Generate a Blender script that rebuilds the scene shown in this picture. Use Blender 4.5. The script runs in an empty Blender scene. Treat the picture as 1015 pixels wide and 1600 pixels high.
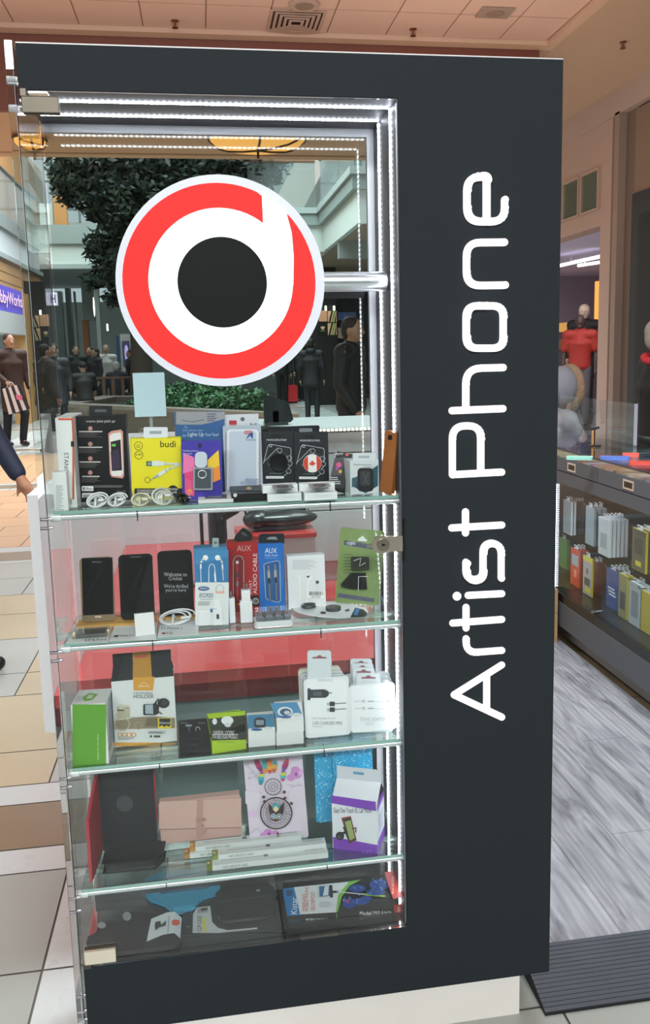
import bpy, bmesh, math, random
from mathutils import Matrix, Vector
random.seed(7)
SC = bpy.context.scene
COL = SC.collection
PI = math.pi
# ------------------------------------------------------------------ camera
F_PX, PPX, PPY = 1359.84, 532.37, 753.64          # focal length and principal point in the 1015x1600 frame
YAW, PITCH, ROLL = 0.15551, 0.15136, -0.02222
CAM = Vector((0.28926, -1.66165, 1.5))
_f = Vector((math.sin(YAW)*math.cos(PITCH), math.cos(YAW)*math.cos(PITCH), -math.sin(PITCH)))
_r = Vector((math.cos(YAW), -math.sin(YAW), 0)); _u = _r.cross(_f)
_c, _s = math.cos(ROLL), math.sin(ROLL)
CR = _c*_r + _s*_u; CU = -_s*_r + _c*_u; CF = _f
cd = bpy.data.cameras.new('camera'); cam = bpy.data.objects.new('camera', cd); COL.objects.link(cam)
m = Matrix.Identity(4)
for i in range(3): m[i][0] = CR[i]; m[i][1] = CU[i]; m[i][2] = -CF[i]; m[i][3] = CAM[i]
cam.matrix_world = m
cd.sensor_fit = 'AUTO'; cd.sensor_width = 36; cd.lens = F_PX*36/1600
cd.shift_x = (507.5-PPX)/1600; cd.shift_y = (PPY-800)/1600
cd.clip_start = 0.05; cd.clip_end = 200
SC.camera = cam
# ------------------------------------------------------------------ world, lights, exposure
SC.view_settings.view_transform = 'Standard'; SC.view_settings.look = 'None'
SC.view_settings.gamma = 1; SC.view_settings.use_curve_mapping = False
SC.view_settings.exposure = 0.0
W = bpy.data.worlds.new('mall_daylight'); SC.world = W; W.use_nodes = True
W.node_tree.nodes['Background'].inputs[0].default_value = (0.80, 0.88, 0.95, 1)
W.node_tree.nodes['Background'].inputs[1].default_value = 0.72
def area(name, loc, target, sx, sy, power, col=(1,1,1)):
    l = bpy.data.lights.new(name, 'AREA'); l.shape = 'RECTANGLE'; l.size = sx; l.size_y = sy
    l.energy = power; l.color = col
    o = bpy.data.objects.new(name, l); COL.objects.link(o); o.location = loc
    o.rotation_euler = (Vector(target)-Vector(loc)).to_track_quat('-Z', 'Y').to_euler()
    return o
area('atrium_skylight', (-0.3, 17, 9.5), (-0.3, 17, 0), 7, 14, 3200, (0.92, 0.98, 1.0))
area('front_fill', (0.0, -5.2, 3.72), (0.35, 0.0, 0.9), 5.5, 0.42, 320, (0.98, 0.99, 1.0))  # unseen fill added behind the viewer to brighten the case front
area('court_light_left', (-2.6, 2.6, 3.5), (-1.6, 2.2, 0), 1.6, 3.0, 28, (0.93, 0.98, 1.0))
area('warm_floor_fill', (-4.6, 7.0, 3.4), (-2.0, 8.0, 0), 2.0, 2.5, 130, (1.0, 0.76, 0.56))  # added warm fill, kept out of view, that tints the floor orange
area('desk_fill', (0.5, 0.45, 3.8), (0.5, 1.1, 0), 1.2, 0.6, 105, (0.86, 0.97, 1.0))  # unseen fill added above the dim desk and drawers
area('court_light_right', (1.6, 1.5, 3.6), (1.6, 1.3, 0), 0.9, 1.6, 48, (0.93, 0.97, 1.0))
area('ceiling_fill', (0.6, 4.0, 2.6), (0.6, 4.6, 4.0), 3.5, 1.5, 12, (1.0, 0.80, 0.66))  # added warm fill floating under the tiles to light the ceiling
area('ceiling_fill_right', (3.0, 5.2, 2.7), (3.4, 5.6, 4.0), 1.6, 3.0, 9, (1.0, 0.74, 0.56))  # another added warm fill, for the plain ceiling at right
# ------------------------------------------------------------------ materials
def lin(h):
    h = h.lstrip('#')
    o = []
    for i in (0, 2, 4):
        c = int(h[i:i+2], 16)/255
        o.append(c/12.92 if c <= 0.04045 else ((c+0.055)/1.055)**2.4)
    return (*o, 1)
MC = {}
def M(h, r=0.5, met=0.0, em=0.0, noise=0.0, scale=30.0, coat=0.0, bump=0.0, spec=0.5):
    key = (h, r, met, em, noise, scale, coat, bump, spec)
    if key in MC: return MC[key]
    mt = bpy.data.materials.new('mat_'+h.strip('#')); mt.use_nodes = True
    nt = mt.node_tree; b = nt.nodes['Principled BSDF']
    b.inputs['Base Color'].default_value = lin(h); b.inputs['Roughness'].default_value = r
    b.inputs['Metallic'].default_value = met; b.inputs['Specular IOR Level'].default_value = spec
    if coat: b.inputs['Coat Weight'].default_value = coat; b.inputs['Coat Roughness'].default_value = 0.08
    if em:
        b.inputs['Emission Color'].default_value = lin(h); b.inputs['Emission Strength'].default_value = em
    tc = nt.nodes.new('ShaderNodeTexCoord'); nz = nt.nodes.new('ShaderNodeTexNoise')
    nz.inputs['Scale'].default_value = scale; nz.inputs['Detail'].default_value = 4
    nt.links.new(tc.outputs['Object'], nz.inputs['Vector'])
    if noise:
        mx = nt.nodes.new('ShaderNodeMix'); mx.data_type = 'RGBA'
        c = lin(h)
        mx.inputs[6].default_value = tuple(max(0, v*(1-noise)) for v in c[:3])+(1,)
        mx.inputs[7].default_value = tuple(min(1, v*(1+noise)) for v in c[:3])+(1,)
        nt.links.new(nz.outputs['Fac'], mx.inputs[0]); nt.links.new(mx.outputs[2], b.inputs['Base Color'])
    mr = nt.nodes.new('ShaderNodeMapRange'); mr.inputs[3].default_value = max(0.02, r-0.04); mr.inputs[4].default_value = min(1, r+0.04)
    nt.links.new(nz.outputs['Fac'], mr.inputs[0]); nt.links.new(mr.outputs[0], b.inputs['Roughness'])
    if bump:
        bp = nt.nodes.new('ShaderNodeBump'); bp.inputs['Strength'].default_value = bump; bp.inputs['Distance'].default_value = 0.01
        nt.links.new(nz.outputs['Fac'], bp.inputs['Height']); nt.links.new(bp.outputs[0], b.inputs['Normal'])
    MC[key] = mt; return mt
def pane_mat(tint='#f2fbf7', refl=0.6, rough=0.0, haze=0.0):
    key = ('pane', tint, refl, rough, haze)
    if key in MC: return MC[key]
    mt = bpy.data.materials.new('mat_clear_pane'); mt.use_nodes = True; nt = mt.node_tree; nt.nodes.clear()
    o = nt.nodes.new('ShaderNodeOutputMaterial'); t = nt.nodes.new('ShaderNodeBsdfTransparent'); g = nt.nodes.new('ShaderNodeBsdfGlossy')
    fr = nt.nodes.new('ShaderNodeFresnel'); fr.inputs[0].default_value = 1.5
    ml = nt.nodes.new('ShaderNodeMath'); ml.operation = 'MULTIPLY'; ml.inputs[1].default_value = refl
    mx = nt.nodes.new('ShaderNodeMixShader'); t.inputs[0].default_value = lin(tint)
    g.inputs['Roughness'].default_value = rough; g.inputs['Color'].default_value = (1, 1, 1, 1)
    nt.links.new(fr.outputs[0], ml.inputs[0]); nt.links.new(ml.outputs[0], mx.inputs[0])
    nt.links.new(t.outputs[0], mx.inputs[1]); nt.links.new(g.outputs[0], mx.inputs[2])
    last = mx
    if haze:
        d = nt.nodes.new('ShaderNodeBsdfDiffuse'); d.inputs[0].default_value = (0.8, 0.85, 0.85, 1)
        m2 = nt.nodes.new('ShaderNodeMixShader'); m2.inputs[0].default_value = haze
        nt.links.new(mx.outputs[0], m2.inputs[1]); nt.links.new(d.outputs[0], m2.inputs[2]); last = m2
    nt.links.new(last.outputs[0], o.inputs[0]); MC[key] = mt; return mt
def acrylic_mat():
    if 'acr' in MC: return MC['acr']
    mt = bpy.data.materials.new('mat_acrylic'); mt.use_nodes = True; nt = mt.node_tree; nt.nodes.clear()
    o = nt.nodes.new('ShaderNodeOutputMaterial'); g = nt.nodes.new('ShaderNodeBsdfGlass')
    g.inputs['IOR'].default_value = 1.47; g.inputs['Roughness'].default_value = 0.0; g.inputs['Color'].default_value = (0.97, 0.985, 0.98, 1)
    nt.links.new(g.outputs[0], o.inputs[0]); MC['acr'] = mt; return mt
def led_mat(h='#f4f6ff', s=20.0, pitch=0.011, axis=2, depth=0.75):
    key = ('led', h, s, pitch, axis, depth)
    if key in MC: return MC[key]
    mt = bpy.data.materials.new('mat_led_strip'); mt.use_nodes = True; nt = mt.node_tree; nt.nodes.clear()
    o = nt.nodes.new('ShaderNodeOutputMaterial'); e = nt.nodes.new('ShaderNodeEmission'); e.inputs[0].default_value = lin(h)
    tc = nt.nodes.new('ShaderNodeTexCoord'); sp = nt.nodes.new('ShaderNodeSeparateXYZ')
    a = nt.nodes.new('ShaderNodeMath'); a.operation = 'MULTIPLY'; a.inputs[1].default_value = 2*PI/pitch
    sn = nt.nodes.new('ShaderNodeMath'); sn.operation = 'SINE'
    mr = nt.nodes.new('ShaderNodeMapRange'); mr.inputs[1].default_value = -1; mr.inputs[2].default_value = 1
    mr.inputs[3].default_value = s*(1-depth); mr.inputs[4].default_value = s
    nt.links.new(tc.outputs['Object'], sp.inputs[0]); nt.links.new(sp.outputs[axis], a.inputs[0])
    nt.links.new(a.outputs[0], sn.inputs[0]); nt.links.new(sn.outputs[0], mr.inputs[0]); nt.links.new(mr.outputs[0], e.inputs[1])
    nt.links.new(e.outputs[0], o.inputs[0]); MC[key] = mt; return mt
def brushed(h='#b9bac0', r=0.32, axis=2):
    key = ('br', h, r, axis)
    if key in MC: return MC[key]
    mt = bpy.data.materials.new('mat_brushed_metal'); mt.use_nodes = True; nt = mt.node_tree; b = nt.nodes['Principled BSDF']
    b.inputs['Base Color'].default_value = lin(h); b.inputs['Metallic'].default_value = 1.0
    tc = nt.nodes.new('ShaderNodeTexCoord'); mp = nt.nodes.new('ShaderNodeMapping'); nz = nt.nodes.new('ShaderNodeTexNoise')
    sc = [400, 400, 400]; sc[axis] = 6; mp.inputs['Scale'].default_value = sc
    nz.inputs['Scale'].default_value = 1.0; nz.inputs['Detail'].default_value = 3
    mr = nt.nodes.new('ShaderNodeMapRange'); mr.inputs[3].default_value = r-0.1; mr.inputs[4].default_value = r+0.12
    nt.links.new(tc.outputs['Object'], mp.inputs[0]); nt.links.new(mp.outputs[0], nz.inputs['Vector'])
    nt.links.new(nz.outputs['Fac'], mr.inputs[0]); nt.links.new(mr.outputs[0], b.inputs['Roughness'])
    MC[key] = mt; return mt
def plank_mat():
    mt = bpy.data.materials.new('mat_grey_planks'); mt.use_nodes = True; nt = mt.node_tree; b = nt.nodes['Principled BSDF']
    tc = nt.nodes.new('ShaderNodeTexCoord'); mp = nt.nodes.new('ShaderNodeMapping'); mp.inputs['Rotation'].default_value = (0, 0, PI/2)
    br = nt.nodes.new('ShaderNodeTexBrick'); br.inputs['Scale'].default_value = 1; br.inputs['Brick Width'].default_value = 1.2
    br.inputs['Row Height'].default_value = 0.18; br.inputs['Mortar Size'].default_value = 0.0012
    br.inputs['Color1'].default_value = lin('#9c9ea3'); br.inputs['Color2'].default_value = lin('#a9abb1'); br.inputs['Mortar'].default_value = lin('#6d6f74')
    nt.links.new(tc.outputs['Object'], mp.inputs[0]); nt.links.new(mp.outputs[0], br.inputs['Vector'])
    m2 = nt.nodes.new('ShaderNodeMapping'); m2.inputs['Scale'].default_value = (9, 1.3, 1)
    n1 = nt.nodes.new('ShaderNodeTexNoise'); n1.inputs['Scale'].default_value = 2.2; n1.inputs['Detail'].default_value = 9; n1.inputs['Distortion'].default_value = 1.6
    nt.links.new(tc.outputs['Object'], m2.inputs[0]); nt.links.new(m2.outputs[0], n1.inputs['Vector'])
    r1 = nt.nodes.new('ShaderNodeValToRGB'); r1.color_ramp.elements[0].position = 0.30; r1.color_ramp.elements[0].color = lin('#9b9da1')
    r1.color_ramp.elements[1].position = 0.62; r1.color_ramp.elements[1].color = lin('#ffffff')
    e = r1.color_ramp.elements.new(0.45); e.color = lin('#d6d7da')
    nt.links.new(n1.outputs['Fac'], r1.inputs[0])
    m3 = nt.nodes.new('ShaderNodeMapping'); m3.inputs['Scale'].default_value = (26, 1.6, 1)
    w = nt.nodes.new('ShaderNodeTexWave'); w.inputs['Scale'].default_value = 0.55; w.inputs['Distortion'].default_value = 9; w.inputs['Detail'].default_value = 3; w.inputs['Detail Scale'].default_value = 0.6
    nt.links.new(tc.outputs['Object'], m3.inputs[0]); nt.links.new(m3.outputs[0], w.inputs['Vector'])
    r2 = nt.nodes.new('ShaderNodeMapRange'); r2.inputs[3].default_value = 0.80; r2.inputs[4].default_value = 1.0
    nt.links.new(w.outputs['Fac'], r2.inputs[0])
    x1 = nt.nodes.new('ShaderNodeMix'); x1.data_type = 'RGBA'; x1.blend_type = 'MULTIPLY'; x1.inputs[0].default_value = 0.9
    x2 = nt.nodes.new('ShaderNodeMix'); x2.data_type = 'RGBA'; x2.blend_type = 'MULTIPLY'; x2.inputs[0].default_value = 0.8
    nt.links.new(br.outputs['Color'], x1.inputs[6]); nt.links.new(r1.outputs[0], x1.inputs[7])
    nt.links.new(x1.outputs[2], x2.inputs[6]); nt.links.new(r2.outputs[0], x2.inputs[7])
    nt.links.new(x2.outputs[2], b.inputs['Base Color']); b.inputs['Roughness'].default_value = 0.42
    return mt
def glitter_mat():
    mt = bpy.data.materials.new('mat_blue_glitter'); mt.use_nodes = True; nt = mt.node_tree; b = nt.nodes['Principled BSDF']
    tc = nt.nodes.new('ShaderNodeTexCoord'); v = nt.nodes.new('ShaderNodeTexVoronoi'); v.inputs['Scale'].default_value = 620
    nt.links.new(tc.outputs['Object'], v.inputs['Vector'])
    r = nt.nodes.new('ShaderNodeValToRGB'); r.color_ramp.interpolation = 'CONSTANT'
    r.color_ramp.elements[0].color = lin('#1d6f96'); r.color_ramp.elements[1].position = 0.06; r.color_ramp.elements[1].color = lin('#3aa6d4')
    e = r.color_ramp.elements.new(0.955); e.color = lin('#eafaff')
    sp = nt.nodes.new('ShaderNodeSeparateColor'); nt.links.new(v.outputs['Color'], sp.inputs[0]); nt.links.new(sp.outputs[0], r.inputs[0])
    nt.links.new(r.outputs[0], b.inputs['Base Color']); b.inputs['Roughness'].default_value = 0.25
    return mt
# ------------------------------------------------------------------ pixel -> place helpers (used while laying things out)
def ray(px, py): return CF + CR*((px-PPX)/F_PX) - CU*((py-PPY)/F_PX)
def atY(px, py, y): d = ray(px, py); return CAM + d*((y-CAM.y)/d.y)
def atZ(px, py, z): d = ray(px, py); return CAM + d*((z-CAM.z)/d.z)
def atX(px, py, x): d = ray(px, py); return CAM + d*((x-CAM.x)/d.x)
def proj(P):
    v = Vector(P)-CAM; z = v.dot(CF); return PPX+F_PX*v.dot(CR)/z, PPY-F_PX*v.dot(CU)/z
# ------------------------------------------------------------------ mesh builder
TXT = {}
def text_geo(s):
    if s in TXT: return TXT[s]
    cu = bpy.data.curves.new('t', 'FONT'); cu.body = s; cu.size = 1; cu.resolution_u = 3; cu.space_line = 0.85; cu.align_x = 'LEFT'
    ob = bpy.data.objects.new('t', cu); COL.objects.link(ob)
    dg = bpy.context.evaluated_depsgraph_get(); me = ob.evaluated_get(dg).to_mesh()
    vs = [(v.co.x, v.co.y) for v in me.vertices]; fs = [tuple(p.vertices) for p in me.polygons]
    ob.evaluated_get(dg).to_mesh_clear(); bpy.data.objects.remove(ob); bpy.data.curves.remove(cu)
    x0 = min(v[0] for v in vs); x1 = max(v[0] for v in vs); y0 = min(v[1] for v in vs); y1 = max(v[1] for v in vs)
    vs = [((a-x0)/(x1-x0), (b-y0)/(y1-y0)) for a, b in vs]
    TXT[s] = (vs, fs); return TXT[s]
def rrect(x0, z0, x1, z1, r, n=5):
    r = min(r, abs(x1-x0)/2.001, abs(z1-z0)/2.001); p = []
    for cx, cz, a in ((x1-r, z1-r, 0), (x0+r, z1-r, 90), (x0+r, z0+r, 180), (x1-r, z0+r, 270)):
        for i in range(n+1):
            t = math.radians(a+90*i/n); p.append((cx+r*math.cos(t), cz+r*math.sin(t)))
    return p
def circ2(cx, cz, rx, rz=None, n=28):
    rz = rz or rx
    return [(cx+rx*math.cos(2*PI*i/n), cz+rz*math.sin(2*PI*i/n)) for i in range(n)]
def stroke2(pts, w, closed=False, cap=True):
    """outline polygons (2-D) of a ribbon with round joins"""
    out = []; P = [Vector(p) for p in pts]
    n = len(P)
    for i in range(n if closed else n-1):
        a, b = P[i], P[(i+1) % n]; d = b-a
        if d.length < 1e-9: continue
        k = Vector((-d.y, d.x)).normalized()*w/2
        out.append([tuple(a+k), tuple(a-k), tuple(b-k), tuple(b+k)])
    js = P if (cap or closed) else P[1:-1]
    for p in js: out.append(circ2(p.x, p.y, w/2, n=14))
    return out
class MB:
    def __init__(s): s.v = []; s.f = []; s.m = []; s.mats = []; s.sm = []
    def mi(s, mt):
        if mt not in s.mats: s.mats.append(mt)
        return s.mats.index(mt)
    def add(s, vs, fs, mt, smooth=False):
        o = len(s.v); s.v += [tuple(v) for v in vs]; k = s.mi(mt)
        for f in fs: s.f.append(tuple(o+i for i in f)); s.m.append(k); s.sm.append(smooth)
        return s
    def box(s, x0, x1, y0, y1, z0, z1, mt):
        vs = [(x, y, z) for x in (x0, x1) for y in (y0, y1) for z in (z0, z1)]
        return s.add(vs, [(0,1,3,2), (4,6,7,5), (0,4,5,1), (2,3,7,6), (0,2,6,4), (1,5,7,3)], mt)
    def poly(s, pts, mt): return s.add(pts, [tuple(range(len(pts)))], mt)
    def prism(s, p2, y0, y1, mt, side=None):
        """2-D outline in x,z pushed from y0 to y1"""
        n = len(p2); vs = [(x, y0, z) for x, z in p2]+[(x, y1, z) for x, z in p2]
        s.add(vs, [tuple(range(n)), tuple(range(2*n-1, n-1, -1))], mt)
        return s.add(vs, [(i, (i+1) % n, n+(i+1) % n, n+i) for i in range(n)], side or mt)
    def prism_ax(s, p2, a0, a1, ax, mt):
        n = len(p2)
        def V(u, v, a): return {'x': (a, u, v), 'y': (u, a, v), 'z': (u, v, a)}[ax]
        vs = [V(u, v, a0) for u, v in p2]+[V(u, v, a1) for u, v in p2]
        return s.add(vs, [tuple(range(n)), tuple(range(2*n-1, n-1, -1))]+[(i, (i+1) % n, n+(i+1) % n, n+i) for i in range(n)], mt)
    def tube(s, pts, r, mt, seg=10, closed=False, caps=True):
        P = [Vector(p) for p in pts]; n = len(P); rs = r if isinstance(r, (list, tuple)) else [r]*n
        vs = []; up = Vector((0.13, 0.21, 1)).normalized()
        for i in range(n):
            if closed: t = P[(i+1) % n]-P[i-1]
            else: t = P[min(i+1, n-1)]-P[max(i-1, 0)]
            t = t.normalized() if t.length > 1e-9 else Vector((0, 0, 1))
            a = t.cross(up)
            if a.length < 0.05: a = t.cross(Vector((1, 0.1, 0)))
            a.normalize(); b = t.cross(a)
            for k in range(seg):
                q = 2*PI*k/seg; vs.append(P[i]+a*math.cos(q)*rs[i]+b*math.sin(q)*rs[i])
        fs = []
        for i in range(n if closed else n-1):
            j = (i+1) % n
            for k in range(seg): fs.append((i*seg+k, i*seg+(k+1) % seg, j*seg+(k+1) % seg, j*seg+k))
        s.add(vs, fs, mt, True)
        if caps and not closed:
            s.add(vs[:seg], [tuple(range(seg))], mt); s.add(vs[-seg:], [tuple(range(seg))[::-1]], mt)
        return s
    def ell(s, c, r, mt, seg=14, rings=9, rot=None):
        vs = []; fs = []; c = Vector(c)
        for i in range(rings+1):
            th = PI*i/rings
            for k in range(seg):
                ph = 2*PI*k/seg; p = Vector((r[0]*math.sin(th)*math.cos(ph), r[1]*math.sin(th)*math.sin(ph), r[2]*math.cos(th)))
                if rot is not None: p = rot @ p
                vs.append(c+p)
        for i in range(rings):
            for k in range(seg): fs.append((i*seg+k, i*seg+(k+1) % seg, (i+1)*seg+(k+1) % seg, (i+1)*seg+k))
        return s.add(vs, fs, mt, True)
    def cap(s, a, b, r1, r2, mt, seg=10):
        a = Vector(a); b = Vector(b); d = (b-a); L = d.length or 1e-6; d = d/L
        pts = []; rs = []
        for t in (-0.98, -0.8, -0.45, 0): pts.append(a+d*r1*t); rs.append(r1*math.sqrt(max(0, 1-t*t))+1e-4)
        for t in (0, 0.45, 0.8, 0.98): pts.append(b+d*r2*t); rs.append(r2*math.sqrt(max(0, 1-t*t))+1e-4)
        return s.tube(pts, rs, mt, seg)
    def build(s, name, parent=None, loc=None, mat=None, world=None):
        me = bpy.data.meshes.new(name); me.from_pydata(s.v, [], s.f)
        for mt in s.mats: me.materials.append(mt)
        me.polygons.foreach_set('material_index', s.m); me.polygons.foreach_set('use_smooth', s.sm); me.update()
        ob = bpy.data.objects.new(name, me); COL.objects.link(ob)
        if parent is not None: ob.parent = parent
        if world is not None: ob.matrix_world = world
        elif loc is not None: ob.location = loc
        return ob
def tag(o, label, cat, group=None, kind=None):
    o['label'] = label; o['category'] = cat
    if group: o['group'] = group
    if kind: o['kind'] = kind
    return o
def struct(o): o['kind'] = 'structure'; return o
def empty(name, loc, label=None, cat=None, group=None, rz=0):
    e = bpy.data.objects.new(name, None); COL.objects.link(e); e.location = loc; e.rotation_euler = (0, 0, rz); e.empty_display_size = 0.05
    if label: tag(e, label, cat, group)
    return e
def bevel(o, w=0.002, seg=2):
    b = o.modifiers.new('bevel', 'BEVEL'); b.width = w; b.segments = seg; b.limit_method = 'ANGLE'; b.angle_limit = 0.7
    return o
def copy_thing(o, parent=None):
    c = o.copy(); COL.objects.link(c)
    if parent is not None: c.parent = parent
    for ch in [x for x in bpy.data.objects if x.parent == o]: copy_thing(ch, c)
    return c
# ------------------------------------------------------------------ product with a printed front, read off a crop of the photo
class Prod:
    """local frame: x right, z up the face, y into the body; rot about z, lean back, roll in the plane of the face"""
    def __init__(s, crop, xl, xr, yt, z, Y, rot=0, lean=0, roll=0, x=None):
        s.cr = crop; cx = (xl+xr)/2; px = crop[0]+cx/crop[2]
        py = 800
        for _ in range(4):
            P = atY(px, py, Y); py = proj((P.x, Y, z))[1]
        X = P.x if x is None else x
        s.Mw = Matrix.Translation((X, Y, z)) @ Matrix.Rotation(math.radians(rot), 4, 'Z') @ Matrix.Rotation(math.radians(-lean), 4, 'X') @ Matrix.Rotation(math.radians(roll), 4, 'Y')
        s.Mi = s.Mw.inverted(); s.N = (s.Mw.to_3x3() @ Vector((0, 1, 0))); s.O = Vector((X, Y, z))
        s.mb = MB(); s.k = 0
        s.h = s.L(cx, yt)[1]
        ym = (yt + (py-crop[1])*crop[2])/2
        s.x0 = s.L(xl, ym)[0]; s.x1 = s.L(xr, ym)[0]; s.w = s.x1-s.x0
        s.px = s.w/max(1e-6, xr-xl)       # metres for one crop pixel
    def L(s, cx, cy):
        d = ray(s.cr[0]+cx/s.cr[2], s.cr[1]+cy/s.cr[2]); t = (s.O-CAM).dot(s.N)/d.dot(s.N)
        p = s.Mi @ (CAM+d*t); return (p.x, p.z)
    def body(s, d, mt, r=0, side=None, z0=0):
        if r: s.mb.prism(rrect(s.x0, z0, s.x1, s.h, r), 0, d, mt, side)
        else: s.mb.prism([(s.x0, z0), (s.x1, z0), (s.x1, s.h), (s.x0, s.h)], 0, d, mt, side)
        s.d = d; return s
    def y(s): s.k += 1; return -0.0003-0.00016*s.k
    def flat(s, p2, mt, y=None):
        y = s.y() if y is None else y
        s.mb.add([(a, y, b) for a, b in p2], [tuple(range(len(p2)))], mt)
    def P(s, pts): return [s.L(*p) for p in pts]
    def poly(s, pts, c): s.flat(s.P(pts), mm(c)); return s
    def rect(s, a, b, c_, d, col): return s.poly([(a, b), (c_, b), (c_, d), (a, d)], col)
    def rr(s, a, b, c_, d, r, col): return s.poly(rrect(a, b, c_, d, r), col)
    def circ(s, cx, cy, r, col, ry=None): return s.poly(circ2(cx, cy, r, ry), col)
    def line(s, pts, w, col, closed=False):
        y = s.y()
        for q in stroke2(pts, w, closed): s.flat(s.P(q), mm(col), y)
        return s
    def ring(s, cx, cy, r, w, col, ry=None):
        y = s.y(); o = circ2(cx, cy, r+w/2, (ry or r)+w/2, 32); i = circ2(cx, cy, r-w/2, (ry or r)-w/2, 32)
        for k in range(32): s.flat(s.P([o[k], o[(k+1) % 32], i[(k+1) % 32], i[k]]), mm(col), y)
        return s
    def text(s, t, x0, y0, x1, y1, col, rot=0):
        vs, fs = text_geo(t); y = s.y(); out = []
        for u, v in vs:
            if rot == 0: q = (x0+(x1-x0)*u, y1-(y1-y0)*v)
            elif rot == 90: q = (x0+(x1-x0)*(1-v), y1-(y1-y0)*u)      # reads upwards
            elif rot == 180: q = (x1-(x1-x0)*u, y0+(y1-y0)*v)
            else: q = (x0+(x1-x0)*v, y0+(y1-y0)*u)                    # reads downwards
            a, b = s.L(*q); out.append((a, y, b))
        s.mb.add(out, fs, mm(col)); return s
    def lines(s, x0, y0, x1, y1, n, col, th=0.4):
        y = s.y(); rnd = random.Random(int(x0*7+y0)); st = (y1-y0)/n
        for i in range(n):
            xe = x0+(x1-x0)*rnd.uniform(0.65, 1); a = y0+i*st
            s.flat(s.P([(x0, a), (xe, a), (xe, a+st*th), (x0, a+st*th)]), mm(col), y)
        return s
    def bars(s, x0, y0, x1, y1, col='#151515'):
        y = s.y(); rnd = random.Random(3); x = x0
        while x < x1:
            w = rnd.choice((0.012, 0.02, 0.035))*(x1-x0)
            s.flat(s.P([(x, y0), (x+w, y0), (x+w, y1), (x, y1)]), mm(col), y); x += w+rnd.choice((0.015, 0.03))*(x1-x0)
        return s
    def tab(s, a, b, c_, d, col, hole='#5a6266', r=6):
        """hang tab standing above the box, as a part"""
        p = Prod.__new__(Prod); p.__dict__.update(s.__dict__); p.mb = MB(); p.k = 0
        q = [s.L(u, v) for u, v in rrect(a, b, c_, d, r)]
        p.mb.prism(q, 0.001, 0.0022, mm(col)); 
        y = 0.0008
        w = c_-a; hh = d-b
        p.mb.add([(u, y, v) for u, v in [s.L(*k) for k in rrect(a+w*0.25, b+hh*0.35, c_-w*0.25, b+hh*0.62, 3)]], [tuple(range(24))], mm(hole))
        s.tabmb = p.mb; return s
    def done(s, name, label, cat, group=None, bev=0):
        o = s.mb.build(name, world=s.Mw); tag(o, label, cat, group)
        if bev: bevel(o, bev)
        if hasattr(s, 'tabmb'):
            t = s.tabmb.build('hang_tab', parent=o)
        s.o = o; return o
    def part(s, mb, name): return mb.build(name, parent=s.o)
def mm(c): return c if not isinstance(c, str) else M(c, 0.45)
cA = (60, 620, 3.5); cB = (340, 620, 3.3833); cC = (80, 800, 3.625); cD = (340, 790, 3.3833); cE = (80, 1000, 3.5)
cF = (350, 1000, 3.3833); cG = (90, 1170, 3.3833); cH = (370, 1150, 3.625); cI = (90, 1340, 3.2742); cJ = (380, 1340, 3.3833)
c1 = (0, 0, 1)
Z1, Z2, Z3, Z4, Z5 = 1.210, 0.951, 0.694, 0.433, 0.2785
# ================================================================== the mall shell
FLO = -0.001
def floor():
    mb = MB(); g = M('#77736c', 0.6)
    mb.box(-9, 14, -7, 34, -0.12, -0.006, g)
    beige, grey, white, brown = M('#c2b292', 0.33, noise=0.05, scale=3), M('#b3b6b2', 0.33, noise=0.05, scale=3), M('#c9cfce', 0.28, noise=0.04, scale=2), M('#8c7860', 0.36, noise=0.12, scale=5)
    pale = M('#a3a8a2', 0.35, noise=0.04, scale=3); warm = M('#cfa67e', 0.35, noise=0.05, scale=3)
    rows = [(-7+0.44*i, -7+0.44*(i+1), 'p') for i in range(16)]+[(0.04, 0.38, 'p'), (0.38, 0.817, 'p'), (0.817, 0.95, 'w'), (0.95, 1.232, 'b'), (1.232, 1.371, 'w'),
        (1.371, 1.65, 'c'), (1.65, 2.236, 'c'), (2.236, 2.526, 'd'), (2.526, 3.065, 'd'), (3.065, 3.544, 'c'), (3.544, 3.98, 'c'), (3.98, 4.42, 'd'), (4.42, 4.888, 'd'),
        (4.888, 4.972, 'w'), (4.972, 5.264, 'b'), (5.264, 5.455, 'w')]
    y = 5.455; k = 0
    while y < 33:
        if k % 9 == 7: rows += [(y, y+0.13, 'w'), (y+0.13, y+0.42, 'b'), (y+0.42, y+0.56, 'w')]; y += 0.56
        else: rows.append((y, y+0.45, 'e' if y < 12 else 'p')); y += 0.45
        k += 1
    gp = 0.003
    for i, (a, b, t) in enumerate(rows):
        if t in 'wb': step, off = 1.19, 0.31 + (0.14 if a > 1.2 else 0)
        elif t == 'p': step, off = 0.6, (-0.164 if i % 2 == 0 else -0.164)
        elif t == 'c': step, off = 0.6, (-0.31 if a < 1.7 else -0.6)
        elif t == 'd': step, off = 0.6, (-0.6 if a < 3.2 else -0.905)
        else: step, off = 0.6, (-0.3 if i % 2 else 0)
        x = off-step*math.ceil((off+9)/step)
        while x < 13.5:
            if t == 'w': mt = white
            elif t == 'b': mt = brown
            elif t == 'p': mt = pale if (int(round((x-off)/step)) % 5) else white
            elif t == 'e': mt = warm if x < 1.2 else white
            else:
                q = int(math.floor((x+0.62)/1.2))
                mt = beige if ((t == 'c') == (q % 2 != 0)) else grey
            mb.add([(x+gp, a+gp, 0), (x+step-gp, a+gp, 0), (x+step-gp, b-gp, 0), (x+gp, b-gp, 0)], [(0, 1, 2, 3)], mt); x += step
    struct(mb.build('floor'))
floor()
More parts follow.
